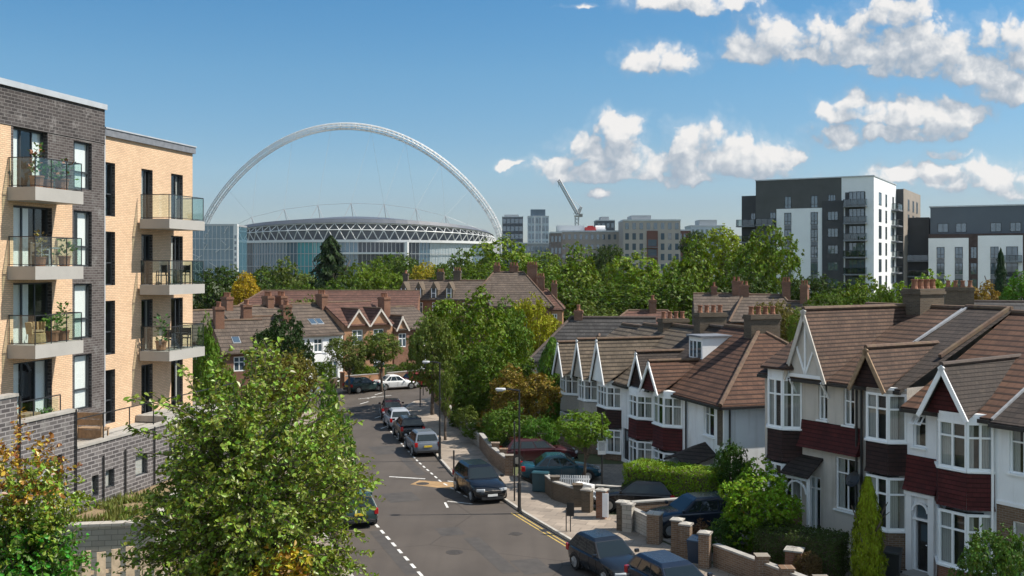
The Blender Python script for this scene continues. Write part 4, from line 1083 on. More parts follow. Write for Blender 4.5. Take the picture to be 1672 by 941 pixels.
def build_mid_houses():
    g = 'houses round the far bend'
    rz = math.atan2(.64, .77); O = Vector((-24, 101.4, 0)); at = lambda s, y=0: (O.x + .77 * s - .64 * y, O.y + .64 * s + .77 * y, 0)
    simple_house('orange brick house with twin gables facing the far bend', at(8.4), rz, 6.0, 9, 5.9, 8.1, 'tile_farred', 'orange_brick', wins=[(1.0, 2.3, 3.7, 5.3), (3.6, 4.9, 3.7, 5.3), (.9, 2.3, .7, 2.4), (3.6, 5.0, .7, 2.4)],
                 gables=[(1.6, .25, 2.95, -.35, 7.5, 5.75, 'orange_brick'), (4.35, 3.0, 5.7, -.35, 7.5, 5.75, 'orange_brick')], chim=[(-.1, 4.5, 9.0, .7, 1.4, 4)], group=g)
    simple_house('small white house with a skylight in its brown roof at the far bend', at(3.6), rz, 4.7, 10, 5.0, 8.0, 'tile_far', 'white_render', wins=[(1.3, 2.3, 3.2, 4.6), (3.0, 4.0, 3.2, 4.6), (1.2, 2.4, .6, 2.2), (3.0, 4.1, .4, 2.2)],
                 skylights=[(1.8, 1.4), (2.6, 1.4)], chim=[(.2, 5, 8.9, .7, 1.4, 4)], group=g)
    simple_house('red brick house with a single small gable next to the twin gabled house', at(14.6), rz, 5.6, 9, 5.2, 7.4, 'tile_far', 'red_brick', wins=[(.6, 1.6, 3.2, 4.7), (3.0, 4.4, 3.2, 4.7), (3.0, 4.4, .6, 2.3)], chim=[(.4, 2.6, 8.6, .8, 1.3, 4)],
                 gables=[(.9, .1, 1.8, -.3, 6.6, 5.1, 'orange_brick')], group=g)
    simple_house('grey roofed house with two chimneys adjoining the small white house', at(-3.0), rz, 6.4, 10, 5.0, 7.9, 'tile_far', 'pebble', chim=[(.8, 5, 8.9, .7, 1.4, 4), (5.4, 5.2, 8.9, .7, 1.4, 4)], wins=[(1, 2.2, 3.2, 4.6), (4, 5.2, 3.2, 4.6)], group=g)
    simple_house('red brick grey roofed house mostly hidden by the dark round tree', at(-9.6), rz, 6.4, 10, 5.0, 7.6, 'tile_far', 'red_brick', chim=[(.8, 4, 8.5, .7, 1.3, 3)], wins=[(1, 2.2, 3.2, 4.6), (4, 5.2, 3.2, 4.6)], group=g)
    simple_house('grey roofed house ending the far row beside the flats', at(-17), rz, 7, 10, 5.0, 7.4, 'tile_far', 'red_brick', chim=[(5.6, 5, 8.3, .7, 1.3, 3), (1.0, 5, 8.2, .7, 1.3, 3)], wins=[(1, 2.2, 3.2, 4.6), (4, 5.2, 3.2, 4.6)], group=g)
    simple_house('brown roofed house with one skylight in front of the far row', (gx(352, 88), 90, 0), rad(28), 4.6, 9, 4.4, 7.0, 'tile_far', 'red_brick', chim=[(.5, 3.8, 8.3, .8, 1.2, 3)], skylights=[(1.2, 1.0)], wins=[(1, 2, 2.7, 4), (3, 4, 2.7, 4)], group=g)
    simple_house('brown roofed house with two chimneys and no skylight touching the dark round tree', (gx(398, 90), 93, 0), rad(28), 4.6, 9, 4.5, 7.2, 'tile_far', 'red_brick', chim=[(.4, 4, 8.4, .8, 1.2, 3), (4.2, 4, 8.3, .8, 1.2, 3)], wins=[(1, 2, 2.8, 4.1), (3, 4, 2.8, 4.1)], group=g)
    simple_house('long low building with one unbroken dark red roof in front of the stadium trees', (gx(385, 133), 133, 0), rad(1.5), 23.5, 9, 6.5, 8.7, 'tile_farred', 'red_brick', hip=(2.5, 0), cat='building', name='long_building',
                 chim=(), wins=[(2 + 3.4 * i, 3.2 + 3.4 * i, 3.8, 5.2) for i in range(6)])
    # the mansion blocks
    d = 140
    t = simple_house('long dark brick mansion wing with a row of narrow gabled dormers', (gx(648, d), d, 0), rad(-6), 12.5, 9, 7.5, 10.0, 'tile_far', 'red_brick', chim=[(.3, 4.5, 11.0, .7, .8, 2), (5.2, 4.8, 11.2, 1.0, .8, 3), (7.6, 4.8, 11.4, 1.0, .8, 3)],
                     wins=[(.7 + 2.1 * i, 1.5 + 2.1 * i, 5.4, 7.1) for i in range(5)] + [(.7 + 2.1 * i, 1.5 + 2.1 * i, 2.4, 4.2) for i in range(5)], cat='mansion block', name='mansion_block', chm='stock')
    for i in range(4):
        x = .9 + 2.1 * i; m = MB()
        m.prism([(x - .55, .05), (x + .55, .05), (x + .55, 2.6), (x - .55, 2.6)], 7.4, 8.7)
        m.add([(x - .6, .0, 8.7), (x + .6, .0, 8.7), (x, .0, 9.9), (x - .6, 3.4, 8.7), (x + .6, 3.4, 8.7), (x, 3.4, 9.9)], [(0, 1, 2), (1, 4, 5, 2), (0, 2, 5, 3)])
        o = m.build('dormer', MT['stock'], t)
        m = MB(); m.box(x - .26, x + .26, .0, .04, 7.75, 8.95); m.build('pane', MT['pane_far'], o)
        m = MB()
        for a in (x - .33, x + .25): m.box(a, a + .08, -.03, .03, 7.7, 9.0)
        m.box(x - .25, x + .25, -.028, .03, 8.3, 8.36); m.build('window_frame', MT['upvc'], o)
    t = simple_house('big mansion block with a steep plain brown hipped roof and many chimneys', (gx(762, d), d - 1.5, 0), rad(-4), 11.6, 13, 6.6, 11.2, 'tile_far', 'red_brick', hip=(3.2, 4.2), chim=[(3.6, 6.8, 12.1, .9, .8, 2), (6.0, 6.8, 12.1, 1.2, .8, 3), (8.6, 6.4, 12.2, 1.4, .9, 4)],
                     wins=[(1, 2.2, 3.6, 5.6), (4, 5.2, 3.6, 5.6), (7, 8.2, 3.6, 5.6)], gables=[(2.2, .9, 3.5, -.4, 8.5, 6.9, 'red_brick')], cat='mansion block', name='mansion_block', chm='red_brick')
    t = simple_house('low red roofed annexe with tall chimneys at the end of the mansion block', (gx(862, d), d - 2, 0), rad(-4), 4.6, 10, 6.2, 8.8, 'tile_farred', 'orange_brick', hip=(0, 2.2), chim=[(1.5, 5, 10.6, 1.0, .9, 3), (3.4, 4, 9.6, .8, .8, 2)],
                     wins=[(3.2, 3.9, 4.2, 5.6)], cat='mansion block', name='mansion_block')
    # houses behind the right hand terrace
    g = 'roofs behind the terrace'
    simple_house('slate roofed house with a hipped end behind the far end of the terrace', (gx(868, 80), 82, 0), rad(-6), 10, 9, 4.4, 7.7, 'slate', 'pebble', hip=(3, 0), chim=[(3.6, 4.6, 8.3, .7, .9, 2)], gables=[(5.4, 4.2, 6.6, -.35, 6.4, 4.4, 'white_render'), (8.4, 7.2, 9.6, -.35, 6.2, 4.4, 'white_render')], group=g, wins=[(1.5, 2.7, 2.4, 3.8)])
    simple_house('red hipped roof house behind the slate roofed house', (gx(978, 100), 100, 0), rad(-4), 8.5, 9, 5.2, 7.5, 'tile_farred', 'red_brick', hip=(3, 1.5), chim=[(5.5, 4.5, 8.6, .7, 1.0, 2)], group=g)
    simple_house('mossy grey roofed house with a tall chimney behind the terrace chimneys', (gx(1135, 108), 108, 0), rad(-8), 8, 9, 6.6, 9.0, 'tile_far', 'stock', hip=(0, 2), chim=[(2.2, 4.5, 9.8, .6, .7, 2), (4.6, 4.5, 10.4, .9, .8, 2)], group=g)
    simple_house('brown hipped house with two chimneys beside the brownish olive tree', (gx(1195, 104), 104, 0), rad(-8), 7, 9, 6.4, 9.0, 'tile_far', 'red_brick', hip=(1.5, 1.5), chim=[(1.6, 4.5, 10.0, .9, .8, 2), (5.9, 4.4, 10.4, .8, .7, 3)], group=g)
    simple_house('brown roof with one slim brick chimney between the olive tree and the green trees', (gx(1268, 96), 96, 0), rad(-30), 5.5, 8, 5.8, 8.6, 'tile_far', 'red_brick', hip=(0, 2), chim=[(1.6, 4.0, 10.2, .7, .7, 3)], group=g)
    simple_house('dark flat grey roofed house behind the ridge of the white fronted houses', (gx(1560, 66), 66, 0), rad(-20), 9, 8, 8.4, 9.6, 'slate', 'stock', hip=(0, 0), chim=[(.4, 3.0, 10.6, 1.8, .9, 4)], group=g, chm='stock')
# ---------------------------------------------------------------- lamp posts, signs, walls, gateposts, bins
def lamp_post(label, px, py, top_py, arm_px, group='street lamps'):
    b = gp(px, py, .12); d = b.y; zt = gz(top_py, d) - .12
    t = thing('street_lamp', label, 'street lamp', b, 0, group)
    m = MB(); m.tube([(0, 0, 0), (0, 0, 1.3)], [.085, .085], 10); m.lathe([(.12, 0), (.11, .1), (.09, .2)], n=10); m.build('base', MT['black_paint'], t)
    m = MB(); m.tube([(0, 0, 1.3), (0, 0, zt)], [.06, .042], 10); m.lathe([(.09, 1.28), (.085, 1.36), (.06, 1.42)], n=10); m.build('pole', MT['black_paint'], t)
    ax = (arm_px - px) * d / F; m = MB(); m.tube([(0, 0, zt - .03), (ax * .5, 0, zt + .04), (ax * .72, 0, zt + .03)], [.04, .035, .03], 8); m.build('arm', MT['black_paint'], t)
    m = MB(); sg = 1 if ax > 0 else -1
    m.M = Matrix.Translation((ax * .68, 0, zt - .02)); l = abs(ax) * .5
    m.prism([(0, -.06), (sg * l * .3, -.13), (sg * l * .85, -.12), (sg * l, -.05), (sg * l, .05), (sg * l * .85, .12), (sg * l * .3, .13), (0, .06)], 0, .11); o = m.build('lantern', MT['steel_white'], t, bevel=.03)
    m = MB(); m.M = Matrix.Translation((ax * .68, 0, zt - .02)); m.box(min(sg * l * .25, sg * l * .9), max(sg * l * .25, sg * l * .9), -.09, .09, -.035, -.003); m.build('lens', MT['lamp_white'], o)
    return t

def gatepost(label, px, py, h, mat='brown_brick', w=.45, cap='stone_light', rz=rad(-25), d=None):
    p = gp(px, py, .1); t = thing('gatepost', label, 'gatepost', p, rz, 'garden gateposts')
    m = MB(); m.box(-w/2, w/2, -w/2, w/2, 0, h); m.build('pier', MT[mat], t)
    m = MB(); m.box(-w/2 - .05, w/2 + .05, -w/2 - .05, w/2 + .05, h, h + .06); m.add([(-w/2, -w/2, h + .06), (w/2, -w/2, h + .06), (w/2, w/2, h + .06), (-w/2, w/2, h + .06), (0, 0, h + .14)], [(0,1,4),(1,2,4),(2,3,4),(3,0,4)]); m.build('cap', MT[cap], t)
    return t

def garden_wall(label, pts, h, mat='brown_brick', cap='concrete', piers=(), th=.24, name='garden_wall', h2=None):
    """low wall along ground points"""
    a = Vector((*pts[0], 0)); t = thing(name, label, 'garden wall', a, 0, 'garden walls')
    w = MB(); c = MB()
    n = len(pts) - 1
    for i in range(n):
        M, L = frame2(pts[i][0] - a.x, pts[i][1] - a.y, pts[i+1][0] - a.x, pts[i+1][1] - a.y, 0)
        w.M = M; c.M = M; k0 = h + ((h2 or h) - h) * i / n
        w.box(0, L, 0, th, 0, k0); c.box(0, L, -.03, th + .03, k0, k0 + .07)
    o = w.build('wall', MT[mat], t); c.build('coping', MT[cap], t)
    for (x, y, hh) in piers:
        p = MB(); p.box(x - a.x - .22, x - a.x + .22, y - a.y - .22, y - a.y + .22, 0, hh); p.box(x - a.x - .26, x - a.x + .26, y - a.y - .26, y - a.y + .26, hh, hh + .07); p.build('pier', MT[mat], t)
    return t

def build_street():
    lamp_post('tallest looking black lamp post, beside the black people carrier', 848, 835, 637, 815)
    lamp_post('black lamp post at the rear corner of the first parked car of the row', 718, 750, 592, 694)
    lamp_post('black lamp post rising above the bushy tree before the far houses', 512, 655, 578, 531)
    def post(label, px, py, top_py, name='sign_post', plate=None, w=.035):
        b = gp(px, py, .12); d = b.y; zt = gz(top_py, d) - .12
        t = thing(name, label, 'post', b)
        m = MB(); m.cyl((0, 0, 0), (0, 0, zt), w, w, 8); m.lathe([(w * 1.1, zt), (w * .6, zt + .03)], n=8); m.build('pole', MT['black_paint'], t)
        if plate:
            x0, x1, y0, y1 = plate; m = MB(); m.box((x0 - px) * d / F, (x1 - px) * d / F, -w - .02, -w, gz(y1, d) - .12, gz(y0, d) - .12); m.build('sign_plate', MT['plate_w'], t)
            m = MB(); m.box((x0 - px + 1.5) * d / F, (x1 - px - 1.5) * d / F, -w - .024, -w - .021, gz(y1 - 6, d) - .12, gz(y0 + 2, d) - .12); m.build('sign_face', mat_plain('grey sign face', (.45, .46, .47), .6, var=.3, scale=20), t)
        return t
    post('slim post with a white notice plate by the yellow green street tree', 983, 795, 676, plate=(976, 989, 720, 742), name='notice_post', w=.05)
    post('slim dark post close beside the tallest looking lamp post', 840, 818, 690, w=.04)
    post('black post standing in the road edge beside the dark red hatchback', 628, 684, 637, w=.05)
    post('short dark bollard like post on the pavement beyond the first parked car', 741, 767, 736, w=.05, name='bollard')
    post('thin black post on the far pavement beside the far kerb corner', 686, 664, 600, w=.045)
    post('second thin black post on the far pavement near the red car', 691, 646, 606, w=.04)
    # street sign seen from behind
    b = gp(928, 868, .12); t = thing('street_sign', 'small black street sign on two legs at the kerb', 'sign', b, rad(-20)); s = b.y / F
    for sx in (-.1, .1):
        m = MB(); m.box(sx - .02, sx + .02, -.02, .02, 0, .95 if sx > 0 else 1.05); m.build('leg', MT['black_paint'], t)
    m = MB(); m.box(-.06, .28, -.045, -.021, .70, 1.30); m.build('sign_plate', MT['black_paint'], t)
    # the walls on the right
    garden_wall('brick wall in the corner beside the street tree, longest near the gateposts', [(3.25, 50.7), (2.3, 52.2), (1.9, 54)], 1.0, 'stock', piers=[(3.25, 50.7, 1.15), (2.2, 52.4, 1.2)])
    gatepost('grey brick gatepost standing alone next to the white draped one', 959, 836, 1.05, 'stock')
    gatepost('red brick gatepost draped with a white cloth', 983, 846, 1.3, 'red_brick')
    p = gp(992, 846, .1); cl = thing('white_cloth', 'white cloth hanging on the red brick gatepost', 'cloth', p + Vector((-.02, -.1, .1)), rad(-25))
    m = MB(); n = 8
    for i in range(n):
        x0, x1 = -.16 + .32 * i / n, -.16 + .32 * (i + 1) / n; y0, y1 = -.27 - .03 * (i % 2), -.27 - .03 * ((i + 1) % 2)
        m.add([(x0, y0, .02), (x1, y1, .02), (x1, y1, 1.15), (x0, y0, 1.15), (x0, y0 + .02, .02), (x1, y1 + .02, .02), (x1, y1 + .02, 1.15), (x0, y0 + .02, 1.15)], [(0,1,2,3),(7,6,5,4),(0,4,5,1),(3,2,6,7)])
    m.build('fabric', MT['white_paint'], cl)
    gatepost('dark gatepost paired with a pale capped one at the white stone wall', 1017, 866, 1.25, 'stock')
    gatepost('pale stone gatepost at the far end of the white stone wall', 1026, 868, 1.2, 'stone_wall')
    garden_wall('white painted stone wall between two gateposts under the long hedge', [(5.35, 46.3), (6.0, 44.6)], 1.0, 'stone_light')
    gatepost('wide brown brick gatepost at the near end of the white stone wall', 1069, 887, 1.25, 'brown_brick', .55)
    garden_wall('stone wall running back under the long clipped hedge', [(5.6, 47.5), (8.0, 48.2), (12, 49.5)], 1.0, 'brown_brick')
    gatepost('brick gatepost carrying a white number tile', 1106, 905, 1.4, 'brown_brick', .42)
    nt_ = thing('number_tile', 'small white tile on the brick gatepost by the iron gate', 'tile', gp(1113, 905, .1) + Vector((0, -.28, 1.0)), rad(-25)); m = MB(); m.box(-.12, .12, -.02, .0, -.16, .16); m.build('tile', MT['plate_w'], nt_)
    gatepost('second brick gatepost hinging the iron gate', 1120, 911, 1.35, 'brown_brick', .42)
    ga = thing('iron_gate', 'black iron garden gate between two brick gateposts', 'gate', gp(1126, 915, .1), math.atan2(-1.1, .55)); m = MB()
    for k in range(7): m.box(.05 + .15 * k, .075 + .15 * k, 0, .025, .05, 1.0)
    m.box(.05, 1.0, -.005, .03, .08, .12); m.box(.05, 1.0, -.005, .03, .9, .94); m.build('bars', MT['black_paint'], ga)
    gatepost('brick gatepost on the near side of the iron gate', 1151, 927, 1.35, 'brown_brick', .42)
    garden_wall('stepped brick front wall of the beige house running to the bottom edge', [(7.95, 40.5), (9.2, 38.2), (10.6, 35.5), (13, 31)], .95, 'brown_brick', piers=[(9.3, 38.1, 1.2), (9.9, 36.9, 1.1), (10.7, 35.4, 1.2)], h2=.95)
    gatepost('pale capped gatepost at the bottom edge before the round shrub', 1297, 941, 1.0, 'red_brick', .6)
    garden_wall('low brick wall under the rusty tree, facing the people carrier', [(-.15, 58.3), (-.45, 59.4), (-1.1, 62.0), (-1.9, 66.9)], 1.05, 'brown_brick', piers=[(-.15, 58.3, 1.2), (-.5, 60, 1.25), (-1.0, 61.8, 1.3)])
    garden_wall('pale panelled garden wall further up the pavement', [(-1.95, 67.2), (-3.1, 72.5), (-4.2, 77.8)], .9, 'stone_wall', piers=[(-2.6, 70, 1.2), (-3.1, 72.5, 1.2), (-3.7, 75.2, 1.2), (-4.2, 77.8, 1.25)])
    garden_wall('orange brick garden wall at the far corner of the pavement', [(-4.4, 78.8), (-6.6, 90)], .9, 'orange_brick', piers=[(-4.4, 78.8, 1.4), (-5.6, 85, 1.2), (-6.6, 89.8, 1.5)])
    garden_wall('dark brick wall at the back of the parked cars garden', [(.2, 66), (5, 65.5), (9, 64)], 1.2, 'brown_brick')
    garden_wall('white picket topped wall under the teal saloon', [(gx(940, 54), 54), (gx(966, 53.2), 53.2)], .55, 'white_render', 'white_paint')
    garden_wall('dark low wall under the street tree beyond the white slats', [(4.3, 53), (7.5, 52)], .6, 'stock')
    gs = MB(); 
    wf = thing('white_fence', 'short white slatted fence beside the teal saloon', 'fence', (gx(908, 54.6), 54.6, .03), rad(-8)); m = MB()
    for k in range(15): m.box(.12 * k, .12 * k + .08, 0, .03, .05, .85)
    m.box(0, 1.8, .03, .06, .25, .32); m.box(0, 1.8, .03, .06, .62, .69); m.build('slats', MT['white_paint'], wf)
    # far bend front walls
    rz = math.atan2(.64, .77)
    FKo = lambda s: (-19 + .77 * s - .64 * 2.2, 95.2 + .64 * s + .77 * 2.2)
    garden_wall('orange brick front wall before the twin gabled house', [FKo(5.0), FKo(9.5)], 1.2, 'orange_brick', piers=[(*FKo(5.0), 1.6), (*FKo(9.5), 1.7)])
    garden_wall('dark brick front wall before the white house at the far bend', [FKo(-3), FKo(4.4)], 1.1, 'brown_brick')
    garden_wall('dark brick front wall behind the white saloon at the far bend', [FKo(10.2), FKo(18)], 1.2, 'brown_brick')
    # wheelie bins
    def bin_(label, loc, rz, col, h=1.05):
        t = thing('wheelie_bin', label, 'bin', loc, rz); mm = mat_plain('bin plastic ' + label[:4], col, .5)
        m = MB(); b = [(-.24, -.28), (.24, -.28), (.24, .24), (-.24, .24)]; tpp = [(-.29, -.33), (.29, -.33), (.29, .30), (-.29, .30)]
        m.add([(x, y, .06) for x, y in b] + [(x, y, h - .1) for x, y in tpp], [(3,2,1,0),(4,5,6,7),(0,1,5,4),(1,2,6,5),(2,3,7,6),(3,0,4,7)]); m.build('body', mm, t)
        m = MB(); m.add([(-.31, -.36, h - .1), (.31, -.36, h - .1), (.31, .34, h - .1), (-.31, .34, h - .1), (-.29, -.34, h - .04), (.29, -.34, h - .04), (.29, .32, h + .03), (-.29, .32, h + .03)], [(0,1,5,4),(1,2,6,5),(2,3,7,6),(3,0,4,7),(4,5,6,7),(3,2,1,0)]); m.build('lid', mm, t)
        m = MB(); m.cyl((-.25, .36, h - .08), (.25, .36, h - .08), .02, .02, 7); m.build('handle', MT['trim'], t)
        for sx in (-.27, .27):
            m = MB(); m.cyl((sx - .03, .24, .1), (sx + .03, .24, .1), .1, .1, 12); m.build('wheel', MT['rubber'], t)
    # utility cabinet on the pavement
    p = gp(883, 803, .12); t = thing('utility_cabinet', 'dark teal street cabinet on the pavement below the teal saloon', 'cabinet', p, rad(-15)); m = MB(); m.box(-.42, .42, -.22, .22, .04, 1.0); m.build('body', mat_plain('cabinet green', (.012, .05, .065), .5), t, bevel=.02)
    m = MB(); m.add([(-.46, -.26, 1.0), (.46, -.26, 1.0), (.46, .26, 1.0), (-.46, .26, 1.0), (-.42, -.2, 1.07), (.42, -.2, 1.07), (.42, .2, 1.07), (-.42, .2, 1.07)], [(0,1,5,4),(1,2,6,5),(2,3,7,6),(3,0,4,7),(4,5,6,7),(3,2,1,0)]); m.build('lid', mat_plain('cabinet lid green', (.015, .06, .075), .5), t)
    m = MB(); m.box(-.005, .005, -.228, -.222, .08, .96); m.build('door_seam', MT['trim'], t)
    bin_('dark blue bin showing over the gate of the beige house', (gx(1140, 40.8), 41.2, .03), rad(-30), (.012, .03, .06))
    bin_('dark bin by the brown door of the narrow grey house', (gx(1458, 39.6), 39.6, .0), rad(-30), (.02, .022, .022))
    bin_('blue bin in the gardens at the far bend', (gx(588, 103.5), 103.2, .0), rad(0), (.03, .07, .2))
# ---------------------------------------------------------------- stadium, flats and towers in the distance
def build_stadium():
    d0 = 1000.0
    t = thing('stadium', 'football stadium under a huge white lattice arch', 'stadium', (gx(594, d0), d0, 0))
    a, b = 127.0, 112.0
    MT['cable'] = mat_plain('steel cable', (.22, .23, .25), .6)
    def hz(th, lo, hi): return lo + (hi - lo) * max(0.0, math.sin(-th)) ** 1.1 if math.sin(-th) > 0 else lo
    def rim(th, k, z): return (a * k * math.cos(th), b * k * math.sin(th), z)
    N = 72
    ths = [2 * math.pi * i / N for i in range(N)]
    ztop = [hz(th, 44.0, 53.6) for th in ths]; zlow = [hz(th, 41.5, 49.5) for th in ths]
    ring1 = 34.0; 
    # glazed base
    g = MB()
    for i in range(N):
        j = (i + 1) % N
        m = 0
        ang = math.degrees(ths[i]) % 360
        if 248 <= ang < 262: m = 1
        elif 200 <= ang < 222: m = 2
        elif 272 <= ang < 296: m = 2
        elif 300 <= ang < 330: m = 3
        g.quad(rim(ths[i], .985, 0), rim(ths[j], .985, 0), rim(ths[j], .985, ring1 - 1.2), rim(ths[i], .985, ring1 - 1.2), m)
    g.build('glazed_base', [MT['glass_blue'], MT['glass_teal'], mat_plain('dark stadium glass', (.035, .045, .06), .25), mat_plain('pale stadium glass', (.42, .48, .50), .25)], t)
    f = MB()
    for i in range(0, N * 3):
        th = 2 * math.pi * i / (N * 3); p = rim(th, .992, 0); f.bar(p, (p[0], p[1], ring1 - 1.2), .45)
    for z in (12, 23):
        for i in range(N): f.bar(rim(ths[i], .993, z), rim(ths[(i+1) % N], .993, z), .5)
    f.build('mullions', MT['grey_metal'], t)
    f = MB()
    for i in range(N):
        j = (i + 1) % N
        f.bar(rim(ths[i], 1.0, ring1), rim(ths[j], 1.0, ring1), 1.6, 2.2)
    f.build('ring_beam', MT['steel_white'], t)
    # dark bowl behind the trusses
    s = MB()
    for i in range(N):
        j = (i + 1) % N
        s.quad(rim(ths[i], .93, ring1), rim(ths[j], .93, ring1), rim(ths[j], .96, zlow[j]), rim(ths[i], .96, zlow[i]))
    s.build('seating_bowl', mat_plain('dark grey bowl', (.12, .13, .15), .8, var=.3, scale=.05), t)
    tr = MB(); K = 84
    for i in range(K):
        th0, th1, th2 = 2 * math.pi * i / K, 2 * math.pi * (i + .5) / K, 2 * math.pi * (i + 1) / K
        zm = ring1 + (hz(th1, 41.5, 49.5) - ring1) * .62
        tr.cyl(rim(th0, 1.0, ring1 + .5), rim(th1, 1.015, zm), .42, .42, 5, caps=False); tr.cyl(rim(th1, 1.015, zm), rim(th2, 1.0, ring1 + .5), .42, .42, 5, caps=False)
        tr.cyl(rim(th1, 1.015, zm), rim(th1 + 2 * math.pi / K, 1.015, ring1 + (hz(th1 + 2 * math.pi / K, 41.5, 49.5) - ring1) * .62), .38, .38, 5, caps=False)
        zc = hz(th0, 41.5, 49.5); z1 = hz(th2, 41.5, 49.5)
        tr.cyl(rim(th1, 1.015, zm), rim(th0, .985, zc), .32, .32, 5, caps=False); tr.cyl(rim(th1, 1.015, zm), rim(th2, .985, z1), .32, .32, 5, caps=False)
        tr.cyl(rim(th0, .985, zc), rim(th2, .985, z1), .6, .6, 5, caps=False)
    tr.build('roof_truss', MT['steel_white'], t)
    r = MB()
    for i in range(N):
        j = (i + 1) % N
        r.quad(rim(ths[i], 1.0, zlow[i] + .4), rim(ths[j], 1.0, zlow[j] + .4), rim(ths[j], .975, ztop[j]), rim(ths[i], .975, ztop[i]))
        r.quad(rim(ths[i], .975, ztop[i]), rim(ths[j], .975, ztop[j]), rim(ths[j], .55, ztop[j] + 4), rim(ths[i], .55, ztop[i] + 4))
    r.build('roof', mat_plain('dark stadium roof', (.085, .095, .115), .5, var=.12, scale=.05), t)
    # entrance canopy and light portal
    e = MB(); e.box(-12, 52, -b - 6, -b + 6, 22.5, 24.0); e.box(52, 54.5, -b - 5, -b + 8, 0, 33); e.box(-13, -11, -b - 5, -b + 5, 0, 24); e.build('entrance_canopy', MT['steel_white'], t)
    # roof masts and ring cable
    ap = []
    for px, py in ((411, 355), (464, 342), (519, 335), (573, 332), (627, 334), (679, 341), (727, 353)):
        y = -55.0; X = gx(px, d0 + y) - t.location.x; z = gz(py, d0 + y); ap.append(Vector((X, y, z)))
    for p in ap:
        m = MB()
        base = p.z - (17 if abs(p.x) > 60 else 21)
        m.cyl(p, (p.x - 8, p.y - 12, base), .26, .26, 5); m.cyl(p, (p.x + 10, p.y - 10, base), .26, .26, 5); m.cyl(p, (p.x + 2, p.y + 8, base), .3, .3, 5)
        m.build('roof_mast', MT['grey_metal'], t)
    c = MB(); ends = [Vector((ap[0].x - 26, -50, ap[0].z - 12))] + ap + [Vector((ap[-1].x + 34, -50, ap[-1].z - 13))]
    for p, q in zip(ends, ends[1:]): c.cyl(p, q, .15, .15, 5)
    c.build('ring_cable', MT['grey_metal'], t)
    # the arch: a lattice tube
    pl = []; cx, hw, zb, top = gx(568, d0) - t.location.x, 250 * d0 / F, gz(397, d0), 188 * d0 / F
    for i in range(-48, 49):
        s = i / 48.0; q = math.sin(s * math.pi / 2) * 1.0
        z = zb + top * (.52 * math.sqrt(max(0, 1 - q * q)) + .48 * (1 - q * q)); pl.append(Vector((cx + hw * q, 18 - 30 * (1 - q * q), z)))
    pl.insert(0, pl[0] - Vector((1, 0, 26))); pl.append(pl[-1] + Vector((1, 0, -26)))
    A = MB(); R_ = 3.3; n = 8
    def ringp(i):
        p = pl[i]; d = (pl[min(i+1, len(pl)-1)] - pl[max(i-1, 0)]).normalized(); s = Vector((0, 1, 0)); s = (s - d * s.dot(d)).normalized(); u = d.cross(s)
        k = R_ * min(1.0, .35 + min(i, len(pl) - 1 - i) * .16)
        return [p + s * (k * math.cos(2*math.pi*q/n)) + u * (k * math.sin(2*math.pi*q/n)) for q in range(n)]
    rings = [ringp(i) for i in range(len(pl))]
    for i in range(len(pl) - 1):
        for q in range(n):
            A.cyl(rings[i][q], rings[i+1][q], .34, .34, 4, caps=False)
            A.cyl(rings[i][q], rings[i+1][(q+1) % n], .17, .17, 4, caps=False)
            if i % 3 == 0: A.cyl(rings[i][q], rings[i][(q+1) % n], .34, .34, 4, caps=False)
    A.build('arch', MT['steel_white'], t)
    def arch_at(px):
        X = gx(px, d0) - t.location.x; return min(pl, key=lambda p: abs(p.x - X) + (50 if p.z < zb else 0))
    for px, k in ((369, 0), (425, 0), (483, 1), (543, 2), (605, 3), (606, 4), (663, 4), (664, 5), (719, 5), (719, 6), (767, 6)):
        if k < len(ap):
            q = MB(); pa = arch_at(px); q.cyl(pa - Vector((0, 0, 3)), ap[k], .085, .085, 4); q.build('stay_cable', MT['cable'], t)
    for px in (369, 771): 
        q = MB(); pa = arch_at(px); q.cyl(pa - Vector((0, 0, 3)), (pa.x - 3, -60, 46), .085, .085, 4); q.build('stay_cable', MT['cable'], t)
    # glass hall left of the bowl
    d = 820; h = thing('glass_hall', 'blue glass hall with a white framed corner beside the stadium', 'building', (gx(312, d), d, 0))
    zt = gz(366, d); w = (388 - 312) * d / F; q = MB(); q.box(0, w - 3, 0, 40, 0, zt - 1.5); q.build('glazed_body', MT['glass_blue'], h)
    q = MB(); q.box(-.3, w - 2.8, -.4, 40, zt - 1.5, zt); q.build('roof_edge', MT['grey_metal'], h)
    q = MB(); q.box(w - 3, w, -1, 3, 0, zt); 
    q.build('corner_frame', MT['steel_white'], h)
    q = MB()
    for k in range(8): q.box(w - 2.3, w - .7, -1.12, -1.003, 2 + k * 4.6, 4.6 + k * 4.6)
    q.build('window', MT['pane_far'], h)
    q = MB()
    for k in range(1, 12): q.box(k * 3.4 - .14, k * 3.4 + .14, -.25, -.003, 0, zt - 1.5)
    for k in range(1, 5): q.box(0, w - 3, -.22, -.004, k * 8.5 - .15, k * 8.5 + .15)
    rr = random.Random(4)
    for k in range(26):
        x = rr.uniform(2, w - 8); z = rr.uniform(2, zt - 6); q.bar((x, -.5, z), (x + rr.uniform(-6, 6), -.5, z + rr.uniform(-6, 6)), .35)
    q.build('mullions', MT['steel_white'], h)

def far_windows(t, xs, zs, w, h, fm='dark_frame', M=None, cols=(.5,), skip=()):
    for i, x in enumerate(xs):
        for j, z in enumerate(zs):
            if (i, j) in skip: continue
            window(t, x, x + w, z, z + h, fm=fm, fw=.10, cols=cols, y=-.05, M=M, room=False, pane='pane_far')

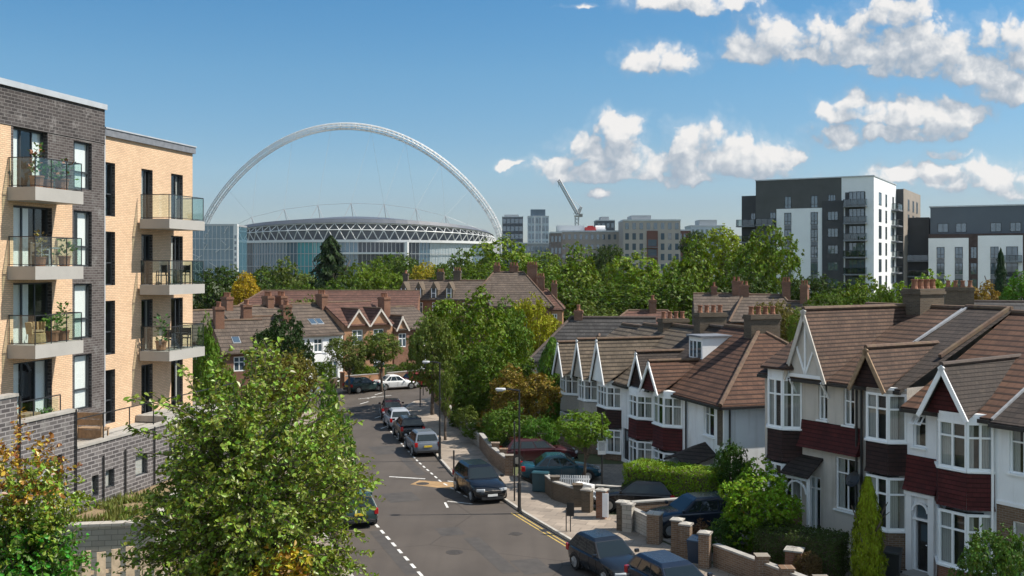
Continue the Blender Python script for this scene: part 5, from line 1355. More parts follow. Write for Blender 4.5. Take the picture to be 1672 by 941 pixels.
def far_balcony(t, x0, x1, dp, z, M=None, gmat='balc_glass', smat='lead'):
    s = MB(); s.M = M or Matrix.Identity(4); s.box(x0, x1, -dp, -.003, z - .22, z + .03); o = s.build('balcony', MT[smat], t)
    g = MB(); g.M = s.M; e = .06
    for p, q in (((x0 + e, -.05), (x0 + e, -dp + e)), ((x0 + e, -dp + e), (x1 - e, -dp + e)), ((x1 - e, -dp + e), (x1 - e, -.05))):
        g.quad((*p, z + .06), (*q, z + .06), (*q, z + 1.1), (*p, z + 1.1))
    g.build('glass_panel', MT[gmat], o)
    r = MB(); r.M = s.M
    for p, q in (((x0 + e, -.05), (x0 + e, -dp + e)), ((x0 + e, -dp + e), (x1 - e, -dp + e)), ((x1 - e, -dp + e), (x1 - e, -.05))): r.bar((*p, z + 1.12), (*q, z + 1.12), .07)
    for k in range(4):
        xx = x0 + e + (x1 - x0 - 2*e) * k / 3; r.box(xx - .03, xx + .03, -dp + e - .03, -dp + e + .03, z, z + 1.1)
    r.build('handrail', MT['metal_dark'], o)

def build_flats():
    gl = MT['balc_glass_dark'] = mat_pane('dark balcony glass', (.35, .42, .42), .3)
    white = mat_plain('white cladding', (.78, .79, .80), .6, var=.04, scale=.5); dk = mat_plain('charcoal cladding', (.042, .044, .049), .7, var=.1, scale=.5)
    grey = mat_plain('slate grey brick cladding', (.078, .08, .079), .8, var=.12, scale=.6); taupe = mat_plain('taupe brick cladding', (.25, .215, .18), .85, var=.12, scale=.6)
    brn = mat_brick('dark brown brick', (.055, .035, .032), (.085, .055, .05), (.09, .075, .07))
    C = Vector((62.9, 178.0, 0)); rz = math.atan2(-.495, .869)
    t = thing('apartment_building', 'tall white and charcoal block of flats with dark balconies on its corner', 'building', C, rz)
    zt = 27.3
    def lx(px):      # column on the front face -> local x
        k = (px - CX) / F; return -(62.9 - k * 178) / (.869 + .495 * k)
    fl = [24.3 - 2.98 * i for i in range(9)]
    b = MB()                                              # 0 white 1 charcoal 2 slate grey 3 taupe
    x = [lx(p) for p in (1234, 1268, 1343, 1374, 1417 - 40, 1427)]
    xA, xB, xC, xD = lx(1234), lx(1268), lx(1343), lx(1374)
    b.box(xA, xD, 0, 20, 0, zt + .35, 2)
    b.box(xB, xC, -.12, -.003, 0, 22.4, 0)
    b.box(xC, xD + .4, -.35, -.003, 0, 23.6, 1)
    b.box(xD, 0, 0, 22.8, 0, zt + .35, 0)
    b.box(lx(1375), lx(1378), -.12, -.003, 0, zt, 0)
    b.box(lx(1380), lx(1413), -.02, .3, 0, 25.0, 1)
    b.box(0.003, 1.33, 22.81, 26, 0, zt - .4, 1); b.box(.0, 1.34, 26, 45, 0, zt - .4, 3)  # wing front coloured charcoal for its shade, the sunlit side taupe
    b.box(1.33, 1.36, 22.9, 44.9, 0, zt - .3, 3)
    b.box(lx(1207), xA, 1.5, 16, 0, zt - 2.2, 1)
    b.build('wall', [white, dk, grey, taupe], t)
    p = MB(); p.box(xA - .1, .12, -.15, .4, zt + .35, zt + .55); p.box(-.3, .12, .4, 22.9, zt + .352, zt + .55); p.build('parapet', MT['cap_grey'], t)
    for px0, rows in ((1281, range(0, 8)), (1324, range(0, 8))):
        x0 = lx(px0)
        for i in rows:
            z = fl[i] - 1.0 - .6 * 0
            yoff = Matrix.Translation((0, -.12, 0)) if z < 22 else None
            window(t, x0, x0 + 1.25, z - .9, z + 1.35, fm='dark_frame', fw=.10, cols=(.5,), rows=(.3,), y=-.06, M=yoff, room=False, pane='pane_far')
            q = MB(); q.box(x0, x0 + 1.25, -.16 if z < 22 else -.04, -.13 if z < 22 else -.003, z - 1.85, z - .95); q.build('spandrel_panel', MT['lead'], t)
    for i in range(8):
        z = fl[i] - 1.2; window(t, lx(1352), lx(1352) + 1.35 + (.5 if i else 0), z, z + 1.6, fm='dark_frame', fw=.1, cols=(.33, .66), y=-.06, M=Matrix.Translation((0, -.35 if i else 0, 0)), room=False, pane='pane_far')
        window(t, lx(1386), lx(1412), fl[i] - 1.5, fl[i] + .8, fm='dark_frame', fw=.1, cols=(.25, .5, .75), y=-.1, room=False, pane='pane_far', name='balcony_door')
        far_balcony(t, lx(1379), lx(1416), 1.4, fl[i] - 1.75, gmat='balc_glass_dark')
    Ms = Matrix.Rotation(rad(90), 4, 'Z')       # side face: its x runs along +y of the block
    for i in range(8):
        z = fl[i] - 1.4
        for y0, w in ((4.6, 2.6), (11.2, 1.6), (18.6, 1.6)):
            window(t, y0, y0 + w, z, z + 2.3, fm='dark_frame', fw=.12, cols=(.5,), y=-.05, M=Ms, room=False, pane='pane_far')
        far_balcony(t, 17.6, 22.2, 1.3, z - .2, M=Ms, gmat='balc_glass_dark')
        for y0 in (28, 34, 39):
            window(t, y0, y0 + 1.8, z, z + 2.3, fm='dark_frame', fw=.12, cols=(.5,), y=-.05, M=Matrix.Translation((1.36, 0, 0)) @ Ms, room=False, pane='pane_far')
    for i in range(1, 8):
        z = fl[i] - 1.75
        far_balcony(t, lx(1236), lx(1266), 1.0, z, gmat='balc_glass_dark')
        window(t, lx(1257), lx(1267), z + .2, z + 2.3, fm='dark_frame', fw=.1, cols=(.5,), y=-.05, room=False, pane='pane_far')
        far_balcony(t, lx(1207) - .6, xA - .2, 1.6, z - .1, M=Matrix.Translation((0, 1.5, 0)), gmat='balc_glass_dark')
        window(t, lx(1222), lx(1230), z + .2, z + 2.3, fm='dark_frame', fw=.1, cols=(.5,), y=-.05, M=Matrix.Translation((0, 1.5, 0)), room=False, pane='pane_far')
    # second, lower block running out of the frame
    d = 198; C2 = Vector((gx(1516, d), d, 0)); rz2 = math.atan2(-.42, .907)
    t = thing('apartment_building', 'lower white and dark brick flats with a slate blue top storey', 'building', C2, rz2)
    zt = 23.4; W = 34
    b = MB(); blue = mat_plain('slate blue cladding', (.085, .105, .13), .6, var=.06, scale=.4)
    b.box(0, W, 0, 15, 0, 18.2, 0); b.box(.3, W, .9, 14.5, 18.2, zt, 2)
    s = 198 / F
    def l2(px): return (px - 1516) * s * 1.13
    b.box(0, l2(1569), -.15, -.003, 0, 17.4, 1); b.box(l2(1581), l2(1638), -.15, -.003, 0, 17.8, 1)
    b.box(-5.2, -.003, 2.9, 14, 0, 21.6, 3)
    b.build('wall', [brn, white, blue, dk], t)
    p = MB(); p.box(.1, W, .7, 15, zt, zt + .25); p.build('parapet', MT['cap_grey'], t)
    for i in range(5):
        z = 14.0 - 3.05 * i
        for px in (1527, 1551, 1597):
            window(t, l2(px), l2(px) + 1.4, z - .5, z + 1.7, fm='dark_frame', fw=.1, cols=(.5,), rows=(.35,), y=-.06, M=Matrix.Translation((0, -.15, 0)), room=False, pane='pane_far')
            q = MB(); q.box(l2(px), l2(px) + 1.4, -.19, -.153, z - 1.4, z - .55); q.build('spandrel_panel', MT['lead'], t)
        window(t, l2(1617), l2(1632), z - .9, z + 1.7, fm='dark_frame', fw=.1, cols=(.5,), y=-.06, M=Matrix.Translation((0, -.15, 0)), room=False, pane='pane_far', name='balcony_door')
        far_balcony(t, l2(1613), l2(1637), 1.3, z - 1.1, M=Matrix.Translation((0, -.15, 0)), gmat='balc_glass_dark')
        for px in (1571.5, 1652, 1664, 1690, 1702): window(t, l2(px), l2(px) + 1.1, z - .5, z + 1.7, fm='dark_frame', fw=.1, cols=(.5,), y=-.06, room=False, pane='pane_far')
        window(t, -3.0, -.8, z + .2 - .9, z + 1.9, fm='dark_frame', fw=.1, cols=(.33, .66), y=-.05, M=Matrix.Translation((0, 3, 0)), room=False, pane='pane_far', name='balcony_door')
        far_balcony(t, -4.2, -.1, 1.5, z - .9, M=Matrix.Translation((0, 3, 0)), gmat='balc_glass_dark')
    for px in (1528, 1552, 1597, 1622, 1652, 1690): window(t, l2(px), l2(px) + 1.9, 18.5, 20.3, fm='dark_frame', fw=.1, cols=(.5,), y=-.05, M=Matrix.Translation((0, .9, 0)), room=False, pane='pane_far')

def tower(name, label, cat, px0, px1, pyt, d, wallm, rows, cols, wm=.7, hm=.7, top=None, dp=14, rz=0, roofb=None, fm='grey_metal', base=0.0):
    t = thing(name, label, cat, (gx(px0, d), d, base), rz)
    w = (px1 - px0) * d / F; z = gz(pyt, d) - base
    b = MB(); b.box(0, w, 0, dp, 0, z); b.build('wall', wallm, t)
    cw = w / cols; z0 = 0; rh = z / rows
    for r in range(rows):
        for c in range(cols):
            g = MB(); x0 = cw * (c + .5 - wm/2); zz = rh * (r + .5 - hm/2)
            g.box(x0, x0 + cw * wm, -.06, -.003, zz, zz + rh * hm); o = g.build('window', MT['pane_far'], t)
    p = MB(); p.box(-.1, w + .1, -.12, dp + .1, z, z + .5); p.build('parapet', MT['cap_grey'], t)
    if roofb:
        for (a, b_, h) in roofb:
            q = MB(); q.box(w * a, w * b_, 2, dp - 2, z + .5, z + .5 + h); q.build('plant_room', MT['grey_metal'], t)
    return t

def build_towers():
    bl = mat_plain('blue grey tower cladding', (.10, .145, .19), .4, var=.1, scale=.1); pale = mat_plain('pale tower cladding', (.40, .46, .50), .5, var=.08, scale=.1)
    dkb = mat_plain('dark tower cladding', (.06, .07, .085), .5, var=.1, scale=.1); beige = mat_plain('beige grey panel', (.36, .32, .285), .8, var=.08, scale=.3)
    g2 = mat_plain('mid grey panel', (.22, .225, .235), .8, var=.1, scale=.3); redm = mat_plain('rust red panel', (.13, .055, .042), .8, var=.15, scale=.3)
    tower('tower_block', 'shorter dark blue glass tower beside the arch foot', 'tower block', 820, 854, 355, 620, dkb, 9, 5, .8, .62, roofb=[(.1, .8, 1.2)])
    t = tower('tower_block', 'taller blue and white glass tower between the dark tower and the crane', 'tower block', 862, 896, 354, 600, pale, 9, 6, .72, .7)
    w = 34 * 600 / F; z = gz(354, 600); q = MB(); q.box(w * .14, w * .84, 1, 12, z + .5, gz(342, 600)); q.build('upper_block', bl, t)
    q = MB(); q.box(w * .3, w * .36, -.4, -.07, 0, z); q.box(w * .62, w * .68, -.4, -.07, 0, z); q.build('fin', MT['steel_white'], t)
    # beige flats in the middle distance
    t = tower('apartment_building', 'beige flats with a rust red bay near the crane', 'building', 1018, 1111, 361, 330, beige, 8, 8, .5, .62, roofb=[(.15, .5, 1.4)], dp=16)
    s = 330 / F
    q = MB(); q.box(38 * s, 56 * s, -.25, -.065, 0, gz(377, 330)); q.build('coloured_bay', redm, t)
    for k in range(6):
        q = MB(); z = 3 + 3.1 * k; q.box(40 * s, 54 * s, -.3, -.252, z, z + 2.1); q.build('window', MT['pane_far'], t)
        q = MB(); q.box(39 * s, 55 * s, -1.2, -.3, z - .5, z - .3); q.build('balcony', MT['lead'], t)
    tower('apartment_building', 'long lower beige flats with a white and red roof structure below the crane', 'building', 916, 1018, 379, 345, mat_plain('dull beige panel', (.31, .28, .25), .85, var=.08, scale=.3), 7, 11, .45, .5, dp=16)
    tower('office_building', 'narrow brown building joined to the end of the long beige flats', 'building', 899, 917, 381, 335, mat_plain('dull brown panel', (.16, .13, .12), .85), 6, 3, .6, .5)
    tower('office_building', 'dark grey block seen above the long beige flats', 'building', 974, 1004, 361, 460, dkb, 8, 4, .6, .5, roofb=[(.25, .7, 1.5)])
    tower('office_building', 'pale grey block with a stepped roof behind the yellow green tree', 'building', 1128, 1180, 370, 400, pale, 6, 7, .5, .5, roofb=[(.3, .85, 2.2)])
    tower('office_building', 'small red roofed block between the beige flats and the pale grey block', 'building', 1108, 1128, 377, 380, redm, 6, 3, .5, .5)
    tower('office_building', 'low glazed block at the foot of the tall blue and white tower', 'building', 846, 900, 398, 560, g2, 4, 8, .7, .5)
    d = 350; t = thing('site_structure', 'white and red temporary structure on the roof of the long beige flats', 'roof structure', (gx(910, d), d, 0))
    q = MB(); z0 = gz(378, d); q.box(0, 45 * d / F, 2, 10, z0, gz(368, d)); q.build('white_hoarding', MT['steel_white'], t)
    q = MB(); q.box(46 * d / F, 63 * d / F, 1, 9, z0, gz(371, d)); q.box(51 * d / F, 60 * d / F, 1.5, 8, gz(371, d), gz(368.5, d)); q.build('red_box', mat_plain('bright red sheeting', (.45, .03, .03), .6), t)
    q = MB(); q.box(64 * d / F, 80 * d / F, 1, 9, z0, gz(374, d)); q.cyl((64 * d/F, 5, gz(375, d)), (80 * d/F, 5, gz(375, d)), 1.6, 1.6, 10); q.build('white_tank', MT['steel_white'], t)
    # tower crane with luffing jib
    d = 420; t = thing('tower_crane', 'tower crane with a steeply raised jib above the beige flats', 'crane', (gx(942, d), d, 0)); s = d / F
    def P(px, py, y=0): return Vector(((px - 942) * s, y, gz(py, d)))
    def lat(m, a, b, w, n):
        a, b = Vector(a), Vector(b); dr = (b - a).normalized(); u = dr.cross(Vector((0, 1, 0))).normalized() * w / 2; v = Vector((0, w / 2, 0))
        cs = [u + v, u - v, -u - v, -u + v]
        for c in cs: m.cyl(a + c, b + c, .16, .16, 4)
        for k in range(n):
            p, q = a + (b - a) * k / n, a + (b - a) * (k + 1) / n
            for i in range(4): m.cyl(p + cs[i], q + cs[(i + 1) % 4], .11, .11, 4)
    m = MB(); lat(m, (0, 0, 0), P(942, 355), 1.5, 22); m.build('mast', MT['grey_metal'], t)
    m = MB(); lat(m, P(943, 350), P(912, 294), 1.1, 22); m.build('jib', MT['grey_metal'], t)
    m = MB(); lat(m, P(944, 351), P(949, 338), .8, 5); m.cyl(P(949, 338), P(944, 350) + Vector((-2, 0, 0)), .12, .12, 4); m.build('a_frame', MT['grey_metal'], t)
    m = MB(); a = P(938, 355); b = P(951, 349); m.box(a.x, b.x, -1.2, 1.2, gz(354.5, d), gz(352, d)); m.box(P(946, 0).x, b.x, -1.3, 1.3, gz(352, d), gz(349.5, d)); m.build('cab_and_counterweight', MT['concrete'], t)
    m = MB(); m.cyl(P(949, 338), P(926, 320), .07, .07, 4); m.cyl(P(912, 294), P(912, 306), .06, .06, 4); m.build('luffing_cable', MT['metal_dark'], t)
# ---------------------------------------------------------------- trees
def leaf_add(V, Fc, c, nrm, up, ln, wd, big=False):
    """one leaf: a folded lozenge (or, for near trees, a pointed oval bent along its rib)"""
    n = nrm.normalized(); x = n.cross(up)
    if x.length < 1e-3: x = n.cross(Vector((1, 0, 0)))
    x.normalize(); y = x.cross(n)
    b = len(V)
    if big:
        p = [c - y * ln * .5, c - y * ln * .22 + x * wd * .45 + n * wd * .15, c + y * ln * .15 + x * wd * .42 + n * wd * .12, c + y * ln * .55 - n * wd * .1,
             c + y * ln * .15 - x * wd * .42 + n * wd * .12, c - y * ln * .22 - x * wd * .45 + n * wd * .15]
        V.extend(p); Fc.append((b, b+1, b+2, b+3)); Fc.append((b, b+3, b+4, b+5))
    else:
        V.extend([c - y * ln * .5, c + x * wd * .5, c + y * ln * .5, c - x * wd * .5]); Fc.append((b, b+1, b+2, b+3))

def mesh_from(name, V, Fc, mat):
    me = bpy.data.meshes.new(name); me.from_pydata([tuple(v) for v in V], [], Fc); me.materials.append(mat); me.update(); return me

def rvec(r):
    while True:
        v = Vector((r.uniform(-1, 1), r.uniform(-1, 1), r.uniform(-1, 1)))
        if .05 < v.length < 1: return v.normalized()

def lobes_round(r, n, rmin, rmax, squash=1.0):
    L = [(Vector((0, 0, 0)), .62)]
    for i in range(n):
        d = rvec(r); d.z = d.z * squash
        q = r.uniform(rmin, rmax); L.append((d * r.uniform(.45, .95 - q * .35), q))
    return L

def crown_mesh(name, seed, lobes, N, size, mat, droop=.2, big=False, core=.75, aspect=.6, gap=0.0):
    r = random.Random(seed); V, Fc = [], []
    wts = [q * q for _, q in lobes]; tot = sum(wts); made = 0; tries = 0
    while made < N and tries < N * 6:
        tries += 1
        k = r.random() * tot
        for (c, q), w in zip(lobes, wts):
            k -= w
            if k <= 0: break
        d = rvec(r)
        bump_ = 1 + .30 * mnoise.noise(d * 1.9 + c * 3 + Vector((seed, 0, 0))) + .16 * mnoise.noise(d * 4.5 + c * 5)
        p = c + d * q * bump_ * (r.random() ** .35 if r.random() > core else r.uniform(.80, 1.10))
        if any((p - c2).length < q2 * .70 for c2, q2 in lobes if c2 is not c) and r.random() < .85: continue
        if gap and mnoise.noise(p * 3.7 + Vector((seed, 0, 0))) < gap - .5: continue
        # a spray of leaves round one twig end
        tilt = (d * .9 + rvec(r) * .8 + Vector((0, 0, .3))).normalized(); m_ = r.randint(4, 8); tone = r.uniform(.75, 1.25)
        for _ in range(m_):
            o = rvec(r) * size * 1.15 * r.random() ** .5; o -= tilt * o.dot(tilt) * .55
            nm = (tilt + rvec(r) * .6).normalized(); up = (Vector((0, 0, -1)) * droop + rvec(r)).normalized()
            s = size * tone * r.uniform(.6, 1.2)
            leaf_add(V, Fc, p + o, nm, up, s * 1.25, s * aspect * 1.4, big); made += 1
    return mesh_from(name, V, Fc, mat)

def conifer_mesh(name, seed, N, size, mat, wide=.36):
    r = random.Random(seed); V, Fc = [], []
    for i in range(N):
        z = r.random() ** .8; tier = math.sin(z * 55) * .5 + .5
        rad_ = wide * (1 - z) ** .55 * (.62 + .38 * tier) + .012
        a = r.uniform(0, 6.283); arm = .78 + .3 * math.sin(a * 7 + z * 40)
        q = rad_ * (r.random() ** .4) * arm
        p = Vector((math.cos(a) * q, math.sin(a) * q, z - q * .35))
        nm = (Vector((math.cos(a), math.sin(a), .5)) + rvec(r) * .7).normalized()
        leaf_add(V, Fc, p, nm, Vector((math.cos(a), math.sin(a), -.6)), size * r.uniform(.8, 1.5), size * .5)
    return mesh_from(name, V, Fc, mat)

def column_mesh(name, seed, N, size, mat, prof):
    """upright clipped or natural column; prof(z in 0..1) -> radius"""
    r = random.Random(seed); V, Fc = [], []
    for i in range(N):
        z = r.random(); a = r.uniform(0, 6.283)
        lump = 1 + .30 * mnoise.noise((math.cos(a) * 2, math.sin(a) * 2, z * 9 + seed)) + .26 * mnoise.noise((math.cos(a) * 4, math.sin(a) * 4, z * 20 + seed))
        q = prof(z) * lump * (r.uniform(.82, 1.03) if r.random() < .8 else r.random())
        p = Vector((math.cos(a) * q, math.sin(a) * q, z))
        nm = (Vector((math.cos(a), math.sin(a), .3)) + rvec(r) * .6).normalized()
        leaf_add(V, Fc, p, nm, Vector((rvec(r).x * .3, rvec(r).y * .3, 1)), size * r.uniform(.8, 1.5), size * .5)
    return mesh_from(name, V, Fc, mat)

def trunk_mesh(name, seed, limbs=6):
    """unit trunk: ground at z = 0, crown centre at z = 1, limbs reach into the crown"""
    r = random.Random(seed); m = MB()
    m.tube([(0, 0, -.02), (.01, 0, .2), (-.01, .01, .5), (.01, 0, .8), (0, 0, 1.1)], [.075, .055, .045, .035, .012], 8)
    for i in range(limbs):
        a = 6.283 * i / limbs + r.uniform(-.4, .4); z0 = r.uniform(.42, .75); e = Vector((math.cos(a) * r.uniform(.25, .42), math.sin(a) * r.uniform(.25, .42), z0 + r.uniform(.25, .5)))
        s = Vector((0, 0, z0)); mid = s * .5 + e * .5 + Vector((0, 0, -.04)); m.tube([s, mid, e], [.028, .018, .006], 6)
        for k in range(2): m.tube([mid, mid + Vector((r.uniform(-.18, .18), r.uniform(-.18, .18), r.uniform(.08, .25)))], [.014, .004], 5)
    me = bpy.data.meshes.new(name); me.from_pydata(m.v, [], m.f); me.materials.append(MT['bark']); me.polygons.foreach_set('use_smooth', [True] * len(m.f)); me.update(); return me

CR = {}
def build_protos():
    lf = MT['leaf']
    for i in range(4):
        r = random.Random(40 + i); CR['round%d' % i] = crown_mesh('crown', 100 + i, lobes_round(r, 24, .22, .46), 12000, .062, lf, gap=.30)
    for i in range(2):
        r = random.Random(60 + i); CR['fine%d' % i] = crown_mesh('crown', 120 + i, lobes_round(r, 26, .2, .4), 18000, .048, lf, gap=.32)
    for i in range(2):
        r = random.Random(70 + i); CR['loose%d' % i] = crown_mesh('crown', 140 + i, lobes_round(r, 20, .16, .34), 5200, .06, lf, core=.4, gap=.25)
    CR['conifer'] = conifer_mesh('crown', 7, 9000, .035, MT['needle'])
    CR['column'] = column_mesh('crown', 8, 9000, .034, lf, lambda z: .17 * min(1, .45 + z * 1.6) * (1 - max(0, z - .55) ** 2 * 4.2))
    CR['cypress'] = column_mesh('crown', 9, 15000, .026, MT['needle'], lambda z: .178 * (1 - z ** 2.2 * .82) * min(1, .8 + z))
    for i in range(3): CR['trunk%d' % i] = trunk_mesh('trunk', 5 + i)

def part_of(name, me, parent, loc=(0, 0, 0), scale=(1, 1, 1), rz=0.0, col=None):
    o = bpy.data.objects.new(name, me); COL.objects.link(o); o.parent = parent; o.location = loc; o.scale = scale; o.rotation_euler = (0, 0, rz)
    if col:
        k = .94 if sum(col) < .42 else .92
        o.color = (col[0] * k * (.95 if col[1] > col[0] else 1), col[1] * k * (1.08 if col[1] > col[0] else 1), col[2] * k * .75, 1)
    return o

TI = [0]
def tree(label, px, py_top, hw, d, col, kind='round', z0=None, group=None, name='broadleaf_tree', cat='tree', ry=None, base=0.0):
    """tree whose crown spans px +- hw columns with its top at row py_top; z0 = crown bottom height"""
    TI[0] += 1; i = TI[0]; r = random.Random(i * 13)
    t = thing(name, label, cat, (gx(px, d), d, base), 0, group)
    top = gz(py_top, d) - base; rx = hw * d / F * (1.18 if d >= 100 and kind[:4] not in ('coni', 'colu', 'cypr') else 1.0)
    if kind in ('conifer', 'column', 'cypress'):
        wide = {'conifer': .36, 'column': .17, 'cypress': .178}[kind]
        part_of('crown', CR[kind], t, (0, 0, 0), (rx / wide, rx / wide, top), r.uniform(0, 6), col)
        part_of('trunk', CR['trunk0'], t, (0, 0, 0), (top * .5, top * .5, top * .7))
        return t
    bot = (z0 if z0 is not None else max(.4, top - 2.3 * rx))
    cz, rzz = (top + bot) / 2, (top - bot) / 2
    k = kind if kind[-1].isdigit() else kind + str(i % {'round': 4, 'fine': 2, 'loose': 2}[kind])
    part_of('crown', CR[k], t, (0, 0, cz), (rx * 1.02, (ry or rx), rzz), r.uniform(0, 6.28), col)
    part_of('trunk', CR['trunk%d' % (i % 3)], t, (0, 0, 0), (max(rx * .9, top * .28), max(rx * .9, top * .28), cz), r.uniform(0, 6))
    return t

G1, G2, G3, G4 = (.085, .118, .014), (.128, .165, .016), (.165, .205, .018), (.052, .074, .014)
YG, GO, OL, OR, BR = (.27, .29, .02), (.40, .27, .02), (.125, .145, .035), (.30, .15, .04), (.16, .135, .04)
def build_trees():
    build_protos()
    g = 'trees in front of the stadium'
    tree('dark green tree beside the flats, below the glass hall', 355, 422, 44, 172, G4, group=g)
    tree('small golden yellow tree between dark green trees below the glass hall', 400, 443, 23, 150, GO, group=g)
    tree('green tree between the small golden tree and the pale olive one', 440, 436, 40, 188, G1, group=g)
    tree('pale olive green tree between the golden tree and the dark conifer', 478, 424, 40, 186, OL, group=g)
    tree('green bushy tree low in front of the pale olive one by the conifer', 492, 452, 38, 160, G1, group=g)
    tree('tall dark conifer in front of the stadium', 540, 386, 68, 170, (.028, .045, .018), 'conifer', group=g, name='conifer_tree')
    tree('light green tree at the foot of the tall dark conifer, towards the mansion', 590, 430, 36, 178, G2, group=g)
    tree('green tree in front of the stadium entrance, above the long red roof', 628, 427, 34, 184, G2, group=g)
    tree('dark green tree rising into the stadium glass behind the lighter ones', 630, 404, 38, 232, G1, group=g)
    tree('rounded green tree next to the golden yellow tree, on the conifer side', 664, 416, 32, 215, G1, group=g)
    tree('golden yellow tree above the mansion wing chimneys', 699, 429, 27, 196, (.33, .27, .02), group=g)
    tree('mid green tree between the yellow tree and the biggest bright tree', 742, 410, 38, 220, G1, group=g)
    tree('green tree behind the mansion roof ridge', 785, 420, 34, 205, G2, group=g)
    tree('biggest bright green tree, its top under the end of the arch', 822, 384, 56, 214, G3, group=g)
    g = 'trees behind the terraces'
    tree('smaller green tree between the bright tree under the arch and the mansion annexe tree', 886, 412, 36, 190, G2, group=g)
    tree('large deep green tree directly behind the mansion annexe', 930, 402, 58, 172, G2, group=g)
    tree('slim dark tree standing before the long beige flats', 992, 393, 24, 200, G4, group=g)
    tree('large green tree in front of the beige flats', 1040, 410, 56, 165, G3, group=g)
    tree('dark green tree below the slim dark tree', 990, 436, 40, 178, G1, group=g)
    tree('tall rounded deep green tree standing before the end of the beige flats', 1127, 392, 54, 152, G2, z0=1, group=g)
    tree('small dark tree against the pale grey block', 1133, 371, 19, 250, G4, group=g)
    tree('yellow green tree touching the edge of the charcoal flats', 1180, 367, 30, 184, YG, group=g)
    tree('big green tree covering the lower corner of the charcoal flats', 1248, 372, 52, 150, G2, z0=1, group=g)
    tree('green tree at the foot of the yellow green tree', 1195, 432, 40, 158, G1, group=g)
    tree('dark olive tree below the white face of the charcoal flats', 1328, 437, 44, 116, G4, 'fine', group=g)
    tree('mid green tree below the balconies of the charcoal flats', 1412, 446, 52, 108, G2, 'fine', group=g)
    tree('bright yellow green tree in the gap between the two blocks of flats', 1510, 430, 68, 104, (.19, .25, .02), 'fine', group=g)
    tree('golden orange tree beside the bright yellow green tree and the pointed conifer', 1606, 456, 38, 96, (.27, .17, .035), 'fine', group=g)
    tree('dark pointed conifer before the lower flats', 1634, 407, 24, 132, (.03, .055, .028), 'conifer', group=g, name='conifer_tree')
    tree('bright green tree cut by the picture edge behind the roof ridge', 1668, 440, 42, 92, (.09, .17, .02), 'fine', group=g)
    tree('green tree beside the brown roof with one slim chimney', 1350, 470, 40, 92, G1, 'fine', group=g)
    tree('olive bushy tree above the slate roofed house', 962, 489, 48, 122, OL, 'fine', group=g)
    tree('brownish olive tree among the terrace chimneys', 1262, 482, 42, 92, BR, 'fine', group=g)
    tree('yellow green bush behind the tall gable of the beige house', 1308, 500, 30, 84, (.15, .18, .03), 'fine', group=g)
    tree('deep green tree in the dark row behind the terrace chimneys', 1060, 455, 70, 140, G1, group=g)
    tree('deep green tree behind the red hipped roof', 905, 446, 56, 150, G1, group=g)
    tree('dark green tree filling the belt before the long beige flats', 985, 452, 52, 150, G1, z0=.5, group=g)
    tree('dark green tree under the tall rounded tree by the beige flats', 1105, 448, 56, 138, G1, z0=.5, group=g)
    tree('dark green tree under the big tree at the charcoal flats', 1215, 452, 50, 136, G4, z0=.5, group=g)
    tree('mid green tree between the olive tree and the balconies of the charcoal flats', 1370, 456, 46, 100, G1, 'fine', z0=.5, group=g)
    tree('mid green tree right behind the chimneys of the beige house', 1450, 452, 42, 98, G1, 'fine', z0=.5, group=g)
    tree('dark green tree filling the belt above the long red roof', 560, 448, 44, 158, G1, z0=.5, group=g)
    tree('dark green tree before the pale olive one, over the long red roof', 440, 456, 46, 156, G4, z0=.5, group=g)
    tree('dark green tree behind the mansion wing chimneys', 735, 436, 44, 190, G1, z0=.5, group=g)
    # clump in the middle
    g = 'trees in the clump over the pavement'
    tree('slender pale olive tree of the clump, over the parked cars', 706, 496, 44, 82, OL, 'fine', z0=.9, group=g)
    tree('large green tree in the middle of the clump over the pavement', 772, 464, 82, 86, G2, 'fine', z0=.4, group=g)
    tree('yellow tinged tree of the clump, before the mansion', 868, 468, 50, 98, (.30, .29, .02), 'fine', z0=.5, group=g)
    tree('green tree between the big green tree and the yellow tinged tree', 826, 482, 52, 92, (.12, .17, .025), 'fine', z0=.4, group=g)
    tree('dark green tree filling the middle of the clump behind the rusty one', 806, 540, 78, 76, G1, 'fine', z0=.1, group=g)
    tree('rusty brown and green tree above the garden walls', 842, 594, 66, 69, (.19, .135, .03), 'fine', z0=.5, group=g)
    tree('bright green columnar tree before the slate roof', 902, 553, 24, 74, (.12, .19, .03), 'column', group=g)
    tree('round green bush under the rusty tree by the garden wall', 832, 655, 46, 64, (.10, .15, .025), 'fine', z0=.2, group=g, name='garden_bush', cat='bush')
    tree('bright green bush between the rusty tree and the street tree', 882, 672, 34, 63, (.09, .17, .025), 'fine', z0=.1, group=g, name='garden_bush', cat='bush')
    tree('small greyish bush by the pavement wall under the clump', 765, 660, 26, 72, OL, 'fine', z0=.1, group=g, name='garden_bush', cat='bush')
    tree('low dark green bush behind the brick garden wall', 796, 680, 40, 69, G1, 'fine', z0=.1, group=g, name='garden_bush', cat='bush')
    tree('thin young tree beside the second lamp post', 727, 590, 20, 70, OL, 'loose', z0=1.6, group=g)
    tree('small yellow green street tree in front of the gabled houses', 955, 664, 50, 55.5, (.14, .20, .025), 'fine', z0=1.9, group=g)
    tree('dark bush filling the foot of the clump beside the pale panelled wall', 770, 628, 46, 75.5, G1, 'fine', z0=.1, group=g, name='garden_bush', cat='bush')
    tree('leafy bush under the slender pale tree, behind the orange garden wall', 745, 615, 36, 84, OL, 'fine', z0=.1, group=g, name='garden_bush', cat='bush')
    # left middle
    g = 'trees on the flats side of the street'
    tree('dark round evergreen tree before the far houses', 462, 502, 60, 84, (.026, .045, .012), 'fine', z0=.6, group=g)
    tree('brownish green tree below the dark round tree', 470, 560, 46, 72, (.15, .13, .03), 'fine', z0=.6, group=g)
